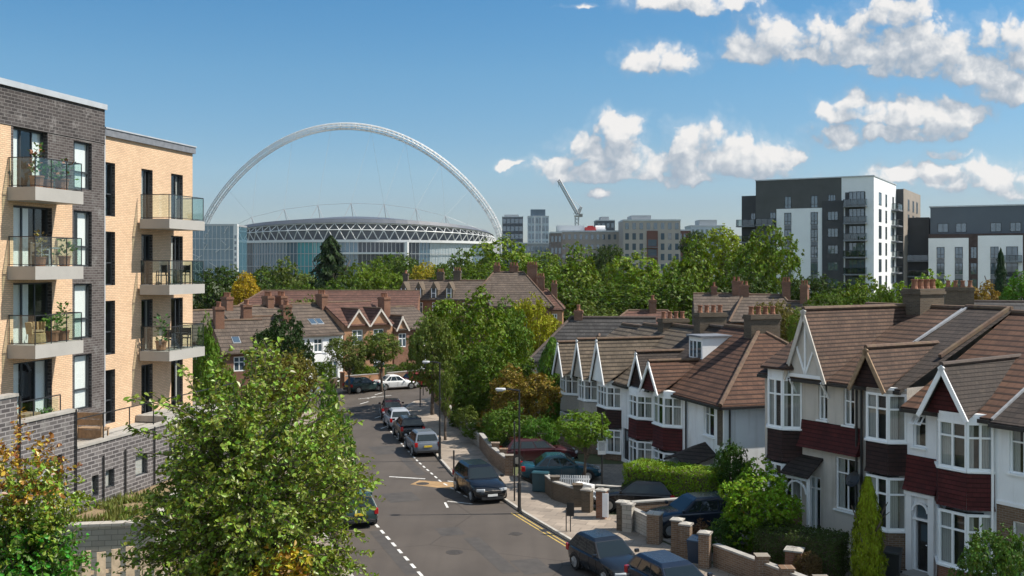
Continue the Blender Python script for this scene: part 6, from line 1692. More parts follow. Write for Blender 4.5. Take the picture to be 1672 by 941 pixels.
    tree('light olive street tree in front of the white house', 570, 543, 36, 96, (.13, .145, .045), 'fine', z0=2.0, group=g)
    tree('darker olive street tree in front of the twin gabled house', 623, 535, 39, 98, OL, 'fine', z0=2.2, group=g)
    tree('bright green tree against the end wall of the flats', 338, 505, 26, 66, (.11, .17, .025), 'fine', z0=.5, group=g)
    tree('yellow green tree behind the top of the bushy tree', 355, 565, 40, 56, (.13, .19, .025), 'fine', z0=.6, group=g)
    tree('green sapling between the bushy tree and the far bend', 533, 606, 20, 60, (.10, .16, .025), 'fine', z0=.2, group=g)
    tree('leafy green tree half hidden behind the big bushy tree', 548, 640, 44, 40, (.09, .15, .03), 'fine', z0=1.0, group=g)
    tree('round bush before the white house at the far bend', 532, 585, 22, 100, G1, 'fine', z0=.05, group=g, name='garden_bush', cat='bush')
    tree('light green bush between the far bend street trees', 596, 592, 18, 103, G2, 'fine', z0=.05, group=g, name='garden_bush', cat='bush')
    tree('dark green bush behind the red car at the far bend', 664, 590, 24, 107, G1, 'fine', z0=.05, group=g, name='garden_bush', cat='bush')
    tree('olive tree rising behind the small white house roof at the far bend', 500, 475, 34, 128, OL, 'fine', z0=.5, group=g)
    # front gardens
    g = 'shrubs in the front gardens'
    tree('big bright green shrub in the garden of the beige house', 1238, 746, 96, 43.2, (.17, .25, .02), 'fine', z0=-.1, ry=2.0, group=g, name='garden_shrub', cat='shrub')
    tree('dark green dome shaped bush behind the bright green shrub', 1196, 710, 38, 50, (.05, .09, .02), 'fine', z0=-.1, group=g, name='garden_shrub', cat='shrub')
    tree('tall narrow golden cypress in front of the white fronted houses', 1417, 780, 27, 38.4, (.22, .24, .015), 'cypress', group=g, name='cypress_tree')
    tree('loose green shrub in front of the white house cut by the picture edge', 1640, 842, 80, 31, (.08, .13, .03), 'fine', z0=.3, group=g, name='garden_shrub', cat='shrub')
    tree('small reddish brown shrub beside the gateposts', 1140, 845, 26, 43.6, (.16, .08, .055), 'loose', z0=.1, group=g, name='garden_shrub', cat='shrub')
    tree('small round brown topped shrub before the clipped hedge', 1316, 897, 28, 38.8, (.12, .075, .04), 'fine', z0=0, group=g, name='garden_shrub', cat='shrub')
    tree('dark leafy shrub hanging over the lowest garden wall', 1178, 845, 36, 42.3, (.045, .08, .02), 'fine', z0=0, group=g, name='garden_shrub', cat='shrub')
    # hedges
    def hedge(label, a, b, wd, h, col, seed, n=9000, sz=.09):
        a, b = Vector((*a, 0)), Vector((*b, 0)); L = (b - a).length; rz = math.atan2(b.y - a.y, b.x - a.x)
        t = thing('hedge', label, 'hedge', a, rz)
        r = random.Random(seed); V, Fc = [], []
        A = [L * h, L * h, L * wd, wd * h, wd * h]; tot = sum(A)
        for i in range(n):
            k = r.random() * tot; q = 0
            while k > A[q]: k -= A[q]; q += 1
            x, y, z = r.uniform(0, L), r.uniform(0, wd), r.uniform(0, h)
            if q == 0: y, nn = 0, Vector((0, -1, .2))
            elif q == 1: y, nn = wd, Vector((0, 1, .2))
            elif q == 2: z, nn = h, Vector((0, 0, 1))
            elif q == 3: x, nn = 0, Vector((-1, 0, .2))
            else: x, nn = L, Vector((1, 0, .2))
            p = Vector((x, y, z)); p += nn * (.10 * mnoise.noise(p * 1.4) + .06 * mnoise.noise(p * 4.5)) + rvec(r) * .06
            e = min(x, L - x, .25) / .25 * .5 + .5; 
            if q == 2: p.z -= (1 - min(1, min(y, wd - y, x + .001, L - x + .001) / .3)) * .16
            leaf_add(V, Fc, p, (nn + rvec(r) * .8).normalized(), rvec(r), sz * r.uniform(.8, 1.5), sz * .7)
        o = part_of('foliage', mesh_from('foliage', V, Fc, MT['leaf']), t, col=col)
        m = MB(); m.box(.15, L - .15, .15, wd - .15, .02, h - .2); m.build('branch_core', MT['bark'], t)
        return t
    hedge('long clipped bright green hedge over the white stone wall', (gx(1018, 51), 51), (gx(1160, 48.5), 48.5), 1.9, 2.15, (.155, .215, .015), 1, 15000)
    hedge('dark clipped hedge in front of the beige house', (gx(1232, 40.6), 40.6), (gx(1368, 38.9), 38.9), 1.7, 1.55, (.055, .07, .022), 2, 14000, .07)
    hedge('low dark green hedge before the twin gabled house at the far bend', (gx(590, 103), 103), (gx(650, 109), 109), 1.4, 1.5, (.05, .09, .02), 3, 4000, .14)
    build_front_trees()

def spray_crown(seed, ctr, rx, ry, rz_, nsp, leaf, mat, name, per=(12, 22), length=(.7, 1.3), cond=None, droop=.35):
    """near crown made of leafy shoots: each shoot carries leaves along its stem"""
    r = random.Random(seed); V, Fc = [], []; W = MB()
    for i in range(nsp):
        d = rvec(r)
        lump = .80 + .42 * mnoise.noise(d * 2.1 + Vector((seed, 0, 0))) + .3 * mnoise.noise(d * 4.6)
        q = lump * (r.uniform(.78, 1.0) if r.random() < .72 else r.uniform(.3, .8))
        p = Vector((d.x * rx * q, d.y * ry * q, d.z * rz_ * q)) + ctr
        if cond and not cond(p): continue
        if q > .62 and mnoise.noise(d * 3.3 + Vector((seed * 1.7, 2, 0))) < -.10: continue
        dr = (Vector((d.x, d.y, d.z * .6 + .25)) + rvec(r) * .55).normalized(); ln = r.uniform(*length)
        n = r.randint(*per); pts = []
        for k in range(n):
            s = k / (n - 1); c = p + dr * ln * (s - .35) + Vector((0, 0, -droop * ln * s * s * .5)); pts.append(c)
            out = rvec(r); out = (out - dr * out.dot(dr)); out.normalize()
            up = (out * .8 + dr * .5 + Vector((0, 0, -.35))).normalized()
            nm = (Vector((0, 0, 1)) * .5 + d * .45 + rvec(r) * .95).normalized()
            lf = leaf * r.choice((.5, .75, .95, 1.1, 1.35)) * r.uniform(.85, 1.1)
            leaf_add(V, Fc, c + up * lf * .6, nm, -up, lf, lf * .62, True)
        W.tube([pts[0], pts[n // 2], pts[-1]], [.012, .009, .004], 4)
    return mesh_from(name, V, Fc, mat), W

def build_front_trees():
    # bushy tree in the left foreground
    d = 25.5; c = Vector((gx(408, d), d, 0)); lb = MT['leaf_big']
    t = thing('broadleaf_tree', 'biggest bushy tree with broad pale green leaves and yellow low ones', 'tree', c)
    zt = gz(583, d); zb = 1.8; cz = (zt + zb) / 2 + .2
    me, W = spray_crown(3, Vector((0, 0, cz)), 2.95, 2.6, (zt - zb) / 2 + .1, 2300, .118, lb, 'crown', length=(.7, 1.25), per=(18, 32))
    # long shoots that stick out
    r = random.Random(8); V = [v.co.copy() for v in me.vertices]; Fc = [tuple(p.vertices) for p in me.polygons]
    for px, py, L, ang in ((225, 645, 1.3, 170), (245, 640, 1.4, 155), (610, 790, 1.5, 15), (600, 830, 1.2, 0), (585, 690, 1.4, 25), (330, 590, 1.1, 110), (480, 580, 1.0, 70), (560, 650, 1.3, 40), (215, 740, 1.1, 175), (590, 870, 1.0, -10),
                           (300, 600, 1.1, 120), (410, 570, .9, 95), (230, 820, 1.1, 185), (575, 905, 1.0, -15), (530, 615, 1.0, 60), (225, 690, 1.0, 165)):
        e = Vector((gx(px, d) - c.x, r.uniform(-.8, .5), gz(py, d))); dr = Vector((math.cos(rad(ang)), r.uniform(-.3, .3), math.sin(rad(ang)))).normalized(); s = e - dr * L
        W.tube([s, s + dr * L * .5, e], [.02, .014, .005], 5)
        for k in range(34):
            q = s + dr * L * r.uniform(.0, 1.05); up = (rvec(r) + dr * .6 + Vector((0, 0, -.4))).normalized(); lf = .17 * r.uniform(.65, 1.2)
            leaf_add(V, Fc, q + up * lf * .6, (Vector((0, -.2, .8)) + rvec(r) * .6).normalized(), -up, lf, lf * .62, True)
    o = part_of('crown', mesh_from('crown', V, Fc, lb), t, col=(.215, .245, .04)); W.build('twigs', MT['bark'], o)
    me, W = spray_crown(11, Vector((gx(470, d) - c.x, -1.7, gz(915, d))), 1.25, .8, .8, 90, .16, lb, 'yellow_leaves', length=(.5, .9))
    o = part_of('yellow_leaves', me, t, col=(.40, .27, .03)); o['label'] = 'yellow leaves low on the tree'
    part_of('trunk', CR['trunk1'], t, (0, 0, 0), (3.4, 3.4, cz))
    # maple at the left edge: rusty top, green skirts
    d = 22.0; c = Vector((gx(30, d), d, 0))
    t = thing('maple_tree', 'maple turning rusty orange at the top with bright green below', 'tree', c)
    zt = gz(700, d)
    me, W = spray_crown(21, Vector((0, 0, zt - .95)), 1.2, 1.1, 1.2, 110, .10, lb, 'crown', length=(.4, .9), per=(14, 24))
    o = part_of('crown', me, t, col=(.36, .19, .035)); o['label'] = 'rusty orange upper leaves'
    me, W = spray_crown(22, Vector((.05, 0, zt - 1.8)), 1.4, 1.2, 1.15, 300, .10, lb, 'crown_lower', length=(.4, .8), per=(14, 24))
    o = part_of('crown_lower', me, t, col=(.20, .23, .03))
    me, W = spray_crown(23, Vector((.15, -.1, gz(885, d) - .5)), 1.4, 1.2, 1.25, 620, .11, lb, 'crown_skirt', length=(.4, .8), per=(14, 24))
    o = part_of('crown_skirt', me, t, col=(.085, .19, .02)); o['label'] = 'bright green lower leaves'; W.build('twigs', MT['bark'], o)
    part_of('trunk', CR['trunk2'], t, (0, 0, 0), (2.2, 2.2, zt - 1.6))
# ---------------------------------------------------------------- cars
def make_car(label, loc, rz, paint, kind='hatch', L=4.2, W=1.78, Ht=1.48, plate_rear='plate_y', group=None):
    """car pointing along +Y of its own frame; > body, cabin, glass, doors lines, wheels (> rim), lamps, plates, mirrors"""
    t = thing('parked_car', label, 'car', loc, rz, group)
    h = L / 2; w = W / 2
    hood = {'hatch': .92, 'suv': 1.05, 'sedan': .90, 'estate': .95}[kind] * Ht / 1.48
    belt = hood + .02
    tail = {'hatch': .95, 'suv': 1.02, 'sedan': .98, 'estate': .95}[kind] * Ht / 1.48
    # lower body stations from tail to nose: (y, bottom, top, half width)
    st = [(-h, .42, tail - .25, w * .80), (-h + .04, .30, tail - .12, w * .88), (-h + .25, .24, tail, w * .96), (-h + .8, .21, belt, w), (0, .20, belt, w),
          (h - 1.25, .21, belt - .01, w), (h - .55, .22, hood - .10, w * .97), (h - .18, .25, hood - .22, w * .88), (h - .04, .32, hood - .33, w * .76), (h, .42, hood - .42, w * .68)]
    b = MB(); pts = []; fs = []
    def ring(y, zb, zt, hw):
        zm = zb + (zt - zb) * .55
        half = [(hw * .82, zb), (hw * .96, zb + .10), (hw, zm), (hw * .985, zt - .10), (hw * .90, zt - .025), (hw * .55, zt + .012)]
        return [(x, y, z) for x, z in half] + [(-x, y, z) for x, z in reversed(half)]
    for s in st: pts += ring(*s)
    k = 12
    for i in range(len(st) - 1):
        for j in range(k): fs.append((i*k + j, (i+1)*k + j, (i+1)*k + (j+1) % k, i*k + (j+1) % k))
    fs.append(tuple(range(k))); fs.append(tuple(range((len(st)-1)*k + k - 1, (len(st)-1)*k - 1, -1)))
    b.add(pts, fs)
    # cabin
    y_rb, y_rt, y_ft, y_fb = {'hatch': (-h + .12, -h + .55, h - 2.05, h - 1.32), 'suv': (-h + .10, -h + .45, h - 2.05, h - 1.36),
                              'sedan': (-h + .70, -h + 1.35, h - 2.1, h - 1.35), 'estate': (-h + .10, -h + .5, h - 2.15, h - 1.42)}[kind]
    zb, zt = belt - .03, Ht
    bw, tw = w * .93, w * .70
    c = MB()
    lo = [(-bw, y_rb, zb), (bw, y_rb, zb), (bw, y_fb, zb), (-bw, y_fb, zb)]
    m1 = [(-tw*1.03, y_rt - .03, zt - .10), (tw*1.03, y_rt - .03, zt - .10), (tw*1.03, y_ft + .10, zt - .10), (-tw*1.03, y_ft + .10, zt - .10)]
    tp = [(-tw * .86, y_rt + .1, zt), (tw * .86, y_rt + .1, zt), (tw * .86, y_ft - .12, zt), (-tw * .86, y_ft - .12, zt)]
    c.add(lo + m1 + tp, [(0,1,5,4),(1,2,6,5),(2,3,7,6),(3,0,4,7),(4,5,9,8),(5,6,10,9),(6,7,11,10),(7,4,8,11),(8,9,10,11)])
    c.build('roof', paint, t, smooth=False, bevel=.03)
    def inset(q, a, bm, off, bt=None):
        """quad inset by fractions a (sides) and bm (top, bottom), pushed out"""
        q = [Vector(p) for p in q]; n = (q[1] - q[0]).cross(q[3] - q[0]).normalized() * off
        f = lambda u, v: (q[0] * (1-u) * (1-v) + q[1] * u * (1-v) + q[2] * u * v + q[3] * (1-u) * v) + n
        return [f(a, bm), f(1 - a, bm), f(1 - a, 1 - (bt or bm)), f(a, 1 - (bt or bm))]
    def lerp(p, q, t_): return tuple(a + (b_ - a) * t_ for a, b_ in zip(p, q))
    g = MB(); g.quad(*inset([lo[2], lo[3], m1[3], m1[2]], .05, .05, .012)); g.build('windscreen', MT['car_glass'], t)
    g = MB(); g.quad(*inset([lo[0], lo[1], m1[1], m1[0]], .07, .12, .012)); g.build('rear_window', MT['car_glass'], t)
    for side in (1, -1):
        A, B, C, D = (lo[1], lo[2], m1[2], m1[1]) if side == 1 else (lo[3], lo[0], m1[0], m1[3])
        for u0, u1 in ((.08, .27), (.30, .60), (.63, .93)):
            g = MB()
            q = [lerp(A, B, u0), lerp(A, B, u1), lerp(D, C, u1), lerp(D, C, u0)]
            g.quad(*inset(q, .0, .10, .012)); g.build('side_window', MT['car_glass'], t)
    # wheels
    r = .325 * (1.08 if kind == 'suv' else 1); wy = (h - .82, -h + .80)
    arch = b
    for yy in wy:
        for sx in (1, -1):
            n = 14; cpt = (sx * (w + .004), yy, r)
            ps = [(sx * (w + .004), yy + (r + .06) * math.cos(math.pi * 2 * i / n), max(.19, r + (r + .06) * math.sin(math.pi * 2 * i / n))) for i in range(n)]
            arch.poly(ps if sx == 1 else ps[::-1], 1)
            wh = MB(); x0, x1 = sx * (w - .19), sx * (w + .015)
            wh.cyl((x0, yy, r), (x1 - sx * .03, yy, r), r, r, 18); wh.cyl((x1 - sx * .03, yy, r), (x1, yy, r), r, r * .93, 18)
            wo = wh.build('wheel', MT['rubber'], t)
            ri = MB(); ri.cyl((x1 - sx * .02, yy, r), (x1 + sx * .006, yy, r), r * .68, r * .64, 16)
            for q in range(5):
                a = q * 2 * math.pi / 5; ri.bar((x1 + sx*.01, yy + .05 * math.cos(a), r + .05 * math.sin(a)), (x1 + sx * .01, yy + r*.6 * math.cos(a), r + r*.6 * math.sin(a)), .07, .02)
            ri.build('rim', MT['rim'], wo)
    # lamps, plates, bumpers, grille, mirrors
    for sx in (1, -1):
        q = MB(); q.M = Matrix.Translation((sx * w * .66, h - .11, hood - .33)) @ Matrix.Rotation(sx * rad(-28), 4, 'Z')
        q.box(-.21, .21, -.14, .075, -.065, .07); q.build('headlight', MT['lamp_white'], t, bevel=.03)
        q = MB(); q.box(sx * w * .86 - .10, sx * w * .86 + .085, -h - .012, -h + .2, tail - .32, tail - .06); q.build('tail_light', MT['lamp_red'], t, bevel=.02)
        q = MB(); q.M = Matrix.Translation((sx * (w + .07), h - 1.42, belt + .07)); q.box(-.09, .09, -.06, .06, -.06, .07); q.build('wing_mirror', paint, t, bevel=.025)
    q = MB(); q.box(-w * .52, w * .52, h - .03, h + .018, hood - .47, hood - .36); q.build('grille', MT['trim'], t)
    q = MB(); q.box(-w * .56, w * .56, h - .03, h + .026, hood - .36, hood - .335); q.build('chrome_strip', MT['chrome'], t)
    q = MB(); q.box(-w * .62, w * .62, h - .06, h + .012, .24, .37); q.build('lower_grille', MT['trim'], t)
    q = MB(); q.box(-.26, .26, h + .0, h + .034, .40, .51); q.build('number_plate', MT['plate_w'], t)
    q = MB(); q.box(-.26, .26, -h - .03, -h + .05, .62, .73); q.build('number_plate', MT[plate_rear], t)
    q = MB(); q.box(-w * .8, w * .8, -h - .02, -h + .1, .28, .42); q.build('rear_bumper', MT['trim'], t, bevel=.02)
    q = MB(); q.box(-.05, .05, h + .005, h + .03, hood - .36, hood - .30); q.build('badge', MT['chrome'], t)
    ln = b
    for sx in (1, -1):
        for yy in (-h + 1.2, -.05, h - 1.45): ln.box(sx * (w + .001) - .002, sx * (w + .001) + .004 * sx, yy - .008, yy + .008, .34, belt - .12, 1)
    o = b.build('body', [paint, MT['trim']], t, smooth=True)
    o.data.set_sharp_from_angle(angle=rad(40))
    return t

def paint(name, col, rough=.22):
    m = mat_plain(name, col, rough, 0.0, var=0.05, scale=.8, coat=.25, spec=.4)
    return m

def heading(x0, y0, x1, y1):
    """z rotation that points a car's +Y from the first point to the second"""
    return math.atan2(-(x1 - x0), y1 - y0)

def build_cars():
    P = {k: paint(k + ' car paint', c) for k, c in dict(black=(.010, .011, .013), navy=(.012, .018, .032), silver=(.13, .15, .18), white=(.70, .71, .72), pale=(.34, .36, .40), red=(.20, .015, .018),
         darkred=(.04, .008, .010), teal=(.012, .06, .085), green=(.02, .045, .045), blue=(.03, .11, .24), grey=(.10, .105, .115), graphite=(.012, .015, .02)).items()}
    dn = heading(-1.9, 54, 0.2, 48)          # facing the camera down the street
    up = dn + math.pi
    g = 'cars parked along the kerb'
    make_car('dark graphite car parked nose to camera on the double yellow lines, behind another', (3.75, 39.8, 0), heading(3.05, 41.2, 5.0, 37), P['graphite'], 'hatch', 3.95, 1.74, 1.45, group=g)
    make_car('dark blue car cut by the bottom edge, parked before a graphite hatchback', (5.75, 36.0, 0), heading(5.05, 36.9, 7.0, 32.5), P['navy'], 'suv', 4.2, 1.80, 1.60, group=g)
    make_car('black people carrier facing us beside the tall lamp post', (-1.7, 53.7, 0), dn, P['black'], 'estate', 4.4, 1.82, 1.60, group=g)
    make_car('silver blue hatchback with a yellow rear plate, first of the row beyond the junction', (-5.85, 66.3, 0), heading(-5.6, 66, -7.4, 72), P['silver'], 'hatch', 4.0, 1.72, 1.50, group=g)
    make_car('black off-roader with a white rear plate between two silver cars', (-7.25, 71.6, 0), heading(-7.0, 71, -8.6, 77), P['black'], 'suv', 4.1, 1.74, 1.62, 'plate_w', group=g)
    make_car('pale silver hatchback squeezed between the black off-roader and the dark red car', (-8.6, 76.6, 0), heading(-8, 75, -9.4, 80), P['pale'], 'hatch', 3.9, 1.70, 1.48, group=g)
    make_car('dark red hatchback at the far end of the parked row', (-9.6, 81.6, 0), heading(-9.4, 80, -10.2, 85), P['darkred'], 'hatch', 4.0, 1.72, 1.52, group=g)
    gf = 'cars parked across the far end of the street'
    k0 = heading(-19, 95.2, -10, 102.4)
    make_car('silver car with a dark windscreen half hidden by the bushy tree at the far bend', (gx(507, 95), 94.6, 0), heading(0, 0, .3, -1), P['silver'], 'hatch', 4.0, 1.72, 1.5, group=gf)
    make_car('dark green hatchback at the far bend beside a white saloon', (-14.1, 98.0, 0), k0, P['green'], 'hatch', 3.9, 1.68, 1.46, group=gf)
    make_car('white saloon parked side on at the far bend', (-11.4, 100.1, 0), k0 + rad(-12), P['white'], 'sedan', 4.3, 1.72, 1.45, group=gf)
    make_car('red car at the far bend partly behind the big green tree', (-9.0, 102.3, 0), k0, P['red'], 'hatch', 4.0, 1.70, 1.5, group=gf)
    gl = 'cars parked beside the bushy tree'
    make_car('dark teal car with a red tail light at the edge of the bushy tree', (-7.55, 48.6, 0), heading(-6, 45, -8, 51), P['green'], 'hatch', 4.0, 1.74, 1.5, group=gl)
    make_car('blue car between the teal and the white car behind the bushy tree', (-9.55, 55.6, 0), heading(-9, 53, -10.6, 58), P['blue'], 'hatch', 4.1, 1.74, 1.5, group=gl)
    make_car('white car glimpsed behind the blue car and the bushy tree', (-11.1, 61.6, 0), heading(-10.6, 60, -11.8, 66), P['white'], 'hatch', 4.1, 1.74, 1.5, group=gl)
    gd_ = 'cars standing in front gardens'
    make_car('dark car with a red roof edge in the front garden behind the teal saloon', (gx(880, 62.5), 62.5, .03), rad(-80), P['darkred'], 'estate', 4.6, 1.8, 1.55, group=gd_)
    make_car('dark teal saloon in the front garden beside the street tree', (gx(915, 57.5), 57.5, .03), rad(-86), P['teal'], 'sedan', 4.5, 1.78, 1.45, group=gd_)
    make_car('dark blue people carrier facing the white stone wall under the long hedge', (gx(1128, 46.3), 46.3, .03), rad(104), P['navy'], 'estate', 4.4, 1.8, 1.62, group=gd_)
    make_car('black car nosing out beside the white draped gatepost', (gx(1035, 50.5), 50.5, .03), rad(80), P['black'], 'hatch', 4.0, 1.74, 1.5, group=gd_)
# ---------------------------------------------------------------- camera, sun, sky with clouds
SUN_EL, SUN_AZ = rad(50), rad(3)          # azimuth measured from +X towards +Y
def build_world():
    cam = bpy.data.cameras.new('camera'); co = bpy.data.objects.new('camera', cam); COL.objects.link(co)
    co.location = (0, 0, H); co.rotation_euler = (rad(90), 0, 0)
    cam.sensor_width = 36; cam.lens = 36; cam.shift_y = -35.5 / 1672
    cam.clip_start = 0.5; cam.clip_end = 12000
    SC.camera = co
    su = bpy.data.lights.new('sun', 'SUN'); so = bpy.data.objects.new('sun', su); COL.objects.link(so)
    su.energy = SUN_E; su.angle = rad(0.5); su.color = (1.0, 0.93, 0.82)
    d = Vector((math.cos(SUN_EL) * math.cos(SUN_AZ), math.cos(SUN_EL) * math.sin(SUN_AZ), math.sin(SUN_EL)))
    so.rotation_euler = d.to_track_quat('Z', 'Y').to_euler()
    so.location = d * 100
    w = bpy.data.worlds.new('World'); SC.world = w; w.use_nodes = True
    nt = NT(w); bg = nt.n['Background']; out = nt.n['World Output']
    sky = nt.new('ShaderNodeTexSky'); sky.sky_type = 'NISHITA'; sky.sun_disc = False
    sky.sun_elevation = SUN_EL; sky.sun_rotation = rad(90) - SUN_AZ
    sky.air_density = 1.0; sky.dust_density = 0.35; sky.ozone_density = 1.6; sky.altitude = 50
    hs = nt.new('ShaderNodeHueSaturation', ins={'Hue': 0.495, 'Saturation': SKY_SAT, 'Value': 1.0, 'Color': sky.outputs[0]})
    tc0 = nt.new('ShaderNodeTexCoord'); z0 = nt.new('ShaderNodeSeparateXYZ', ins={0: tc0.outputs['Generated']}).outputs[2]
    air = nt.ramp(nt.math('MULTIPLY', z0, 3.0, clamp=True), [(0.0, (.78, .70, .92)), (0.18, (.85, .76, .87)), (0.27, (.97, .88, .94)), (0.55, (1.0, 1.0, 1.0)), (0.75, (.88, 1.0, 1.03))])
    nt.l.new(nt.mix(1.0, nt.mix(1.0, hs.outputs[0], SKY_TINT, 'MULTIPLY'), air, 'MULTIPLY'), bg.inputs[0]); bg.inputs[1].default_value = SKY_S
    # ---- cumulus: a density over sky directions, built from soft ellipses broken up by billows
    tc = nt.new('ShaderNodeTexCoord')
    sp = nt.new('ShaderNodeSeparateXYZ', ins={0: tc.outputs['Generated']})
    yy = nt.math('MAXIMUM', sp.outputs[1], 0.05)
    u = nt.math('DIVIDE', sp.outputs[0], yy); v = nt.math('DIVIDE', sp.outputs[2], yy)
    uv = nt.new('ShaderNodeCombineXYZ', ins={0: u, 1: v, 2: 0.0}).outputs[0]
    grp = bpy.data.node_groups.new('cloud_density', 'ShaderNodeTree')
    grp.interface.new_socket('uv', in_out='INPUT', socket_type='NodeSocketVector')
    grp.interface.new_socket('density', in_out='OUTPUT', socket_type='NodeSocketFloat')
    class G: pass
    gg = G(); gg.node_tree = grp; gt = NT(gg)
    gi = gt.new('NodeGroupInput'); go = gt.new('NodeGroupOutput')
    U = gi.outputs[0]
    nz = gt.new('ShaderNodeTexNoise', noise_dimensions='2D', ins={'Vector': U, 'Scale': 24.0, 'Detail': 4.0, 'Roughness': 0.55})
    wv = gt.new('ShaderNodeVectorMath', operation='SUBTRACT', ins={0: nz.outputs[1], 1: (0.5, 0.5, 0.5)})
    wv2 = gt.new('ShaderNodeVectorMath', operation='MULTIPLY_ADD', ins={0: wv.outputs[0], 1: (0.034, 0.026, 0), 2: U})
    W = wv2.outputs[0]
    vo = gt.new('ShaderNodeTexVoronoi', voronoi_dimensions='2D', feature='SMOOTH_F1', ins={'Vector': W, 'Scale': 34.0, 'Detail': 2.0, 'Roughness': 0.5, 'Lacunarity': 2.3, 'Smoothness': 0.45})
    n2 = gt.new('ShaderNodeTexNoise', noise_dimensions='2D', ins={'Vector': U, 'Scale': 44.0, 'Detail': 7.0, 'Roughness': 0.58})
    best = None
    for (cx, cy, rx, ry, a) in CLOUDS:
        c = ((cx - CX) / F, (HZ - cy) / F, 0)
        s = gt.new('ShaderNodeVectorMath', operation='SUBTRACT', ins={0: W, 1: c})
        m_ = gt.new('ShaderNodeVectorMath', operation='MULTIPLY', ins={0: s.outputs[0], 1: (F / rx, F / ry, 0)})
        # flat bases: the part below the middle counts double
        lo_ = gt.new('ShaderNodeVectorMath', operation='MINIMUM', ins={0: m_.outputs[0], 1: (9, 0, 9)})
        m2 = gt.new('ShaderNodeVectorMath', operation='MULTIPLY_ADD', ins={0: lo_.outputs[0], 1: (0, 0.8, 0), 2: m_.outputs[0]})
        ln = gt.new('ShaderNodeVectorMath', operation='LENGTH', ins={0: m2.outputs[0]})
        e = gt.math('SUBTRACT', a * 1.18, ln.outputs['Value'])
        best = e if best is None else gt.math('SMOOTH_MAX', best, e, 0.12)
    best = gt.math('MINIMUM', gt.math('MULTIPLY', best, 1.5), 0.8)
    dn = gt.math('ADD', best, gt.math('MULTIPLY', gt.math('SUBTRACT', 0.55, vo.outputs[0]), 0.85))
    dn = gt.math('ADD', dn, gt.math('MULTIPLY', gt.math('SUBTRACT', n2.outputs[0], 0.5), 1.05))
    gt.l.new(dn, go.inputs[0])
    def dens(vec):
        n = nt.n.new('ShaderNodeGroup'); n.node_tree = grp; nt.l.new(vec, n.inputs[0]); return n.outputs[0]
    d0 = dens(uv)
    def off(x, y): return nt.new('ShaderNodeVectorMath', operation='ADD', ins={0: uv, 1: (x, y, 0)}).outputs[0]
    d1 = dens(off(0.004, 0.005)); d2 = dens(off(0.010, 0.024))
    al = nt.new('ShaderNodeMapRange', interpolation_type='SMOOTHSTEP', ins={0: d0, 1: 0.0, 2: 0.62, 3: 0.0, 4: 0.96}).outputs[0]
    veil = nt.new('ShaderNodeMapRange', interpolation_type='SMOOTHSTEP', ins={0: d0, 1: -0.55, 2: 0.45, 3: 0.0, 4: 0.20}).outputs[0]
    al = nt.math('MAXIMUM', al, veil)
    front = nt.math('GREATER_THAN', sp.outputs[1], 0.06)
    al = nt.math('MULTIPLY', al, front)
    # lit where the cloud thins towards the sun, grey where more cloud lies above
    lit = nt.math('ADD', nt.math('MULTIPLY', nt.math('SUBTRACT', d0, d1), 0.24), nt.math('MULTIPLY', nt.math('SUBTRACT', d0, d2), 0.50))
    lit = nt.math('ADD', lit, 0.40, clamp=True)
    cc = nt.ramp(lit, [(0.0, (0.27, 0.33, 0.41)), (0.28, (0.34, 0.39, 0.45)), (0.52, (0.45, 0.48, 0.52)), (0.74, (0.60, 0.61, 0.62)), (1.0, (0.74, 0.72, 0.70))])
    b2 = nt.new('ShaderNodeBackground', ins={0: cc, 1: 0.88})
    mx = nt.new('ShaderNodeMixShader', ins={0: al})
    nt.l.new(bg.outputs[0], mx.inputs[1]); nt.l.new(b2.outputs[0], mx.inputs[2])
    # unseen broken cloud behind the camera and overhead, added to brighten shaded walls
    nb = nt.new('ShaderNodeTexNoise', ins={'Vector': tc.outputs['Generated'], 'Scale': 3.2, 'Detail': 4.0, 'Roughness': 0.6})
    ab = nt.new('ShaderNodeMapRange', interpolation_type='SMOOTHSTEP', ins={0: nb.outputs[0], 1: 0.36, 2: 0.56, 3: 0.0, 4: 0.9}).outputs[0]
    bk = nt.new('ShaderNodeMapRange', interpolation_type='SMOOTHSTEP', ins={0: sp.outputs[1], 1: 0.30, 2: 0.0, 3: 0.0, 4: 1.0}).outputs[0]
    ab = nt.math('MULTIPLY', nt.math('MULTIPLY', ab, bk), nt.math('GREATER_THAN', sp.outputs[2], 0.0))
    b3 = nt.new('ShaderNodeBackground', ins={0: (0.72, 0.87, 1.0, 1), 1: FILL_CLOUD})
    m3 = nt.new('ShaderNodeMixShader', ins={0: ab})
    nt.l.new(mx.outputs[0], m3.inputs[1]); nt.l.new(b3.outputs[0], m3.inputs[2])
    nt.l.new(m3.outputs[0], out.inputs[0])
    w.cycles.sampling_method = 'MANUAL'; w.cycles.sample_map_resolution = 512
    SC.view_settings.view_transform = 'Standard'; SC.view_settings.look = 'None'
    SC.view_settings.gamma = 1; SC.view_settings.exposure = EXPO
    SC.cycles.max_bounces = 6; SC.cycles.transparent_max_bounces = 12; SC.cycles.diffuse_bounces = 3; SC.cycles.glossy_bounces = 3
    SC.cycles.transmission_bounces = 3; SC.cycles.sample_clamp_indirect = 6
    SC.cycles.use_adaptive_sampling = True; SC.cycles.adaptive_threshold = 0.025; SC.cycles.volume_max_steps = 64; SC.cycles.volume_bounces = 0

SUN_E, SKY_S, SKY_SAT, EXPO = 5.0, 0.084, 1.25, 0.5
FILL_CLOUD = 0.70
SKY_TINT = (0.76, 0.92, 0.98)
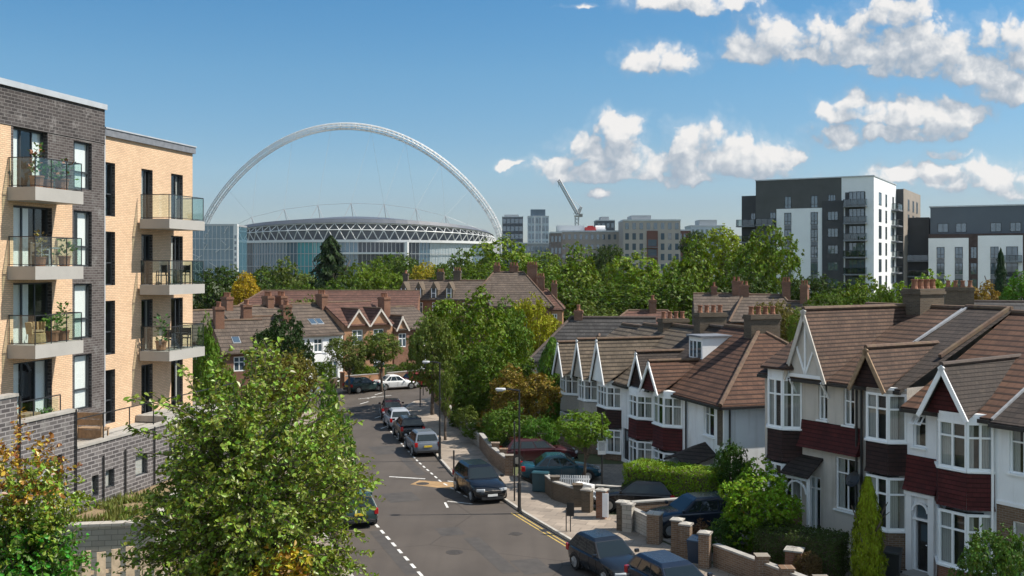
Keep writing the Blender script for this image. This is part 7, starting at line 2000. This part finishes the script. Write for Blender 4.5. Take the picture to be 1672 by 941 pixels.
# soft ellipses in sky directions (column, row, half width, half height, weight)
CLOUDS = [
    (1245, 72, 62, 50, 1.0), (1340, 70, 80, 44, 1.0), (1465, 62, 85, 66, 1.1), (1400, 88, 120, 40, 1.0), (1300, 92, 130, 28, 1.0), (1520, 88, 90, 36, 1.0),
    (1590, 112, 95, 62, 1.0), (1490, 116, 90, 32, 1.0), (1650, 90, 70, 60, 1.0), (1645, 150, 75, 36, 1.0),
    (1385, 186, 60, 32, 1.0), (1470, 188, 95, 36, 1.0), (1555, 188, 60, 34, 1.0), (1367, 230, 44, 30, 1.0), (1460, 222, 80, 28, .9), (1530, 220, 55, 32, .95),
    (1072, 104, 66, 34, 1.0), (1120, 6, 110, 30, 1.0), (1190, 10, 50, 24, .9), (950, 14, 50, 10, .6),
    (1008, 215, 46, 34, 1.0), (985, 252, 80, 38, 1.0), (1040, 262, 55, 30, .9), (900, 278, 60, 26, .9), (960, 288, 90, 22, .9), (1030, 280, 75, 26, .9),
    (1150, 262, 78, 56, 1.1), (1080, 264, 44, 30, .95), (1205, 272, 90, 44, 1.0), (1258, 264, 55, 32, .95), (1130, 292, 90, 22, .9),
    (983, 318, 30, 16, .75), (832, 267, 30, 13, .7),
    (1500, 285, 95, 24, .95), (1590, 297, 95, 34, 1.0), (1665, 310, 60, 36, .95), (1545, 255, 50, 16, .8), (1330, 300, 70, 20, .55),
]
setup_materials()
build_world()
build_setting()
build_left()
build_near_row()
build_mid_row()
build_mid_houses()
build_street()
build_cars()
build_stadium()
build_flats()
build_towers()
build_trees()

def build_haze():
    m = bpy.data.materials.new('thin haze'); m.use_nodes = True; n = m.node_tree.nodes; n.clear()
    o = n.new('ShaderNodeOutputMaterial'); v = n.new('ShaderNodeVolumePrincipled')
    v.inputs['Color'].default_value = (.86, .91, 1, 1); v.inputs['Density'].default_value = HAZE
    m.node_tree.links.new(v.outputs[0], o.inputs['Volume'])
    b = MB(); b.box(-2700, 2700, -1000, 2800, -1.1, 190); tag(b.build('haze', m), kind='stuff')
HAZE = 0.00004
build_haze()
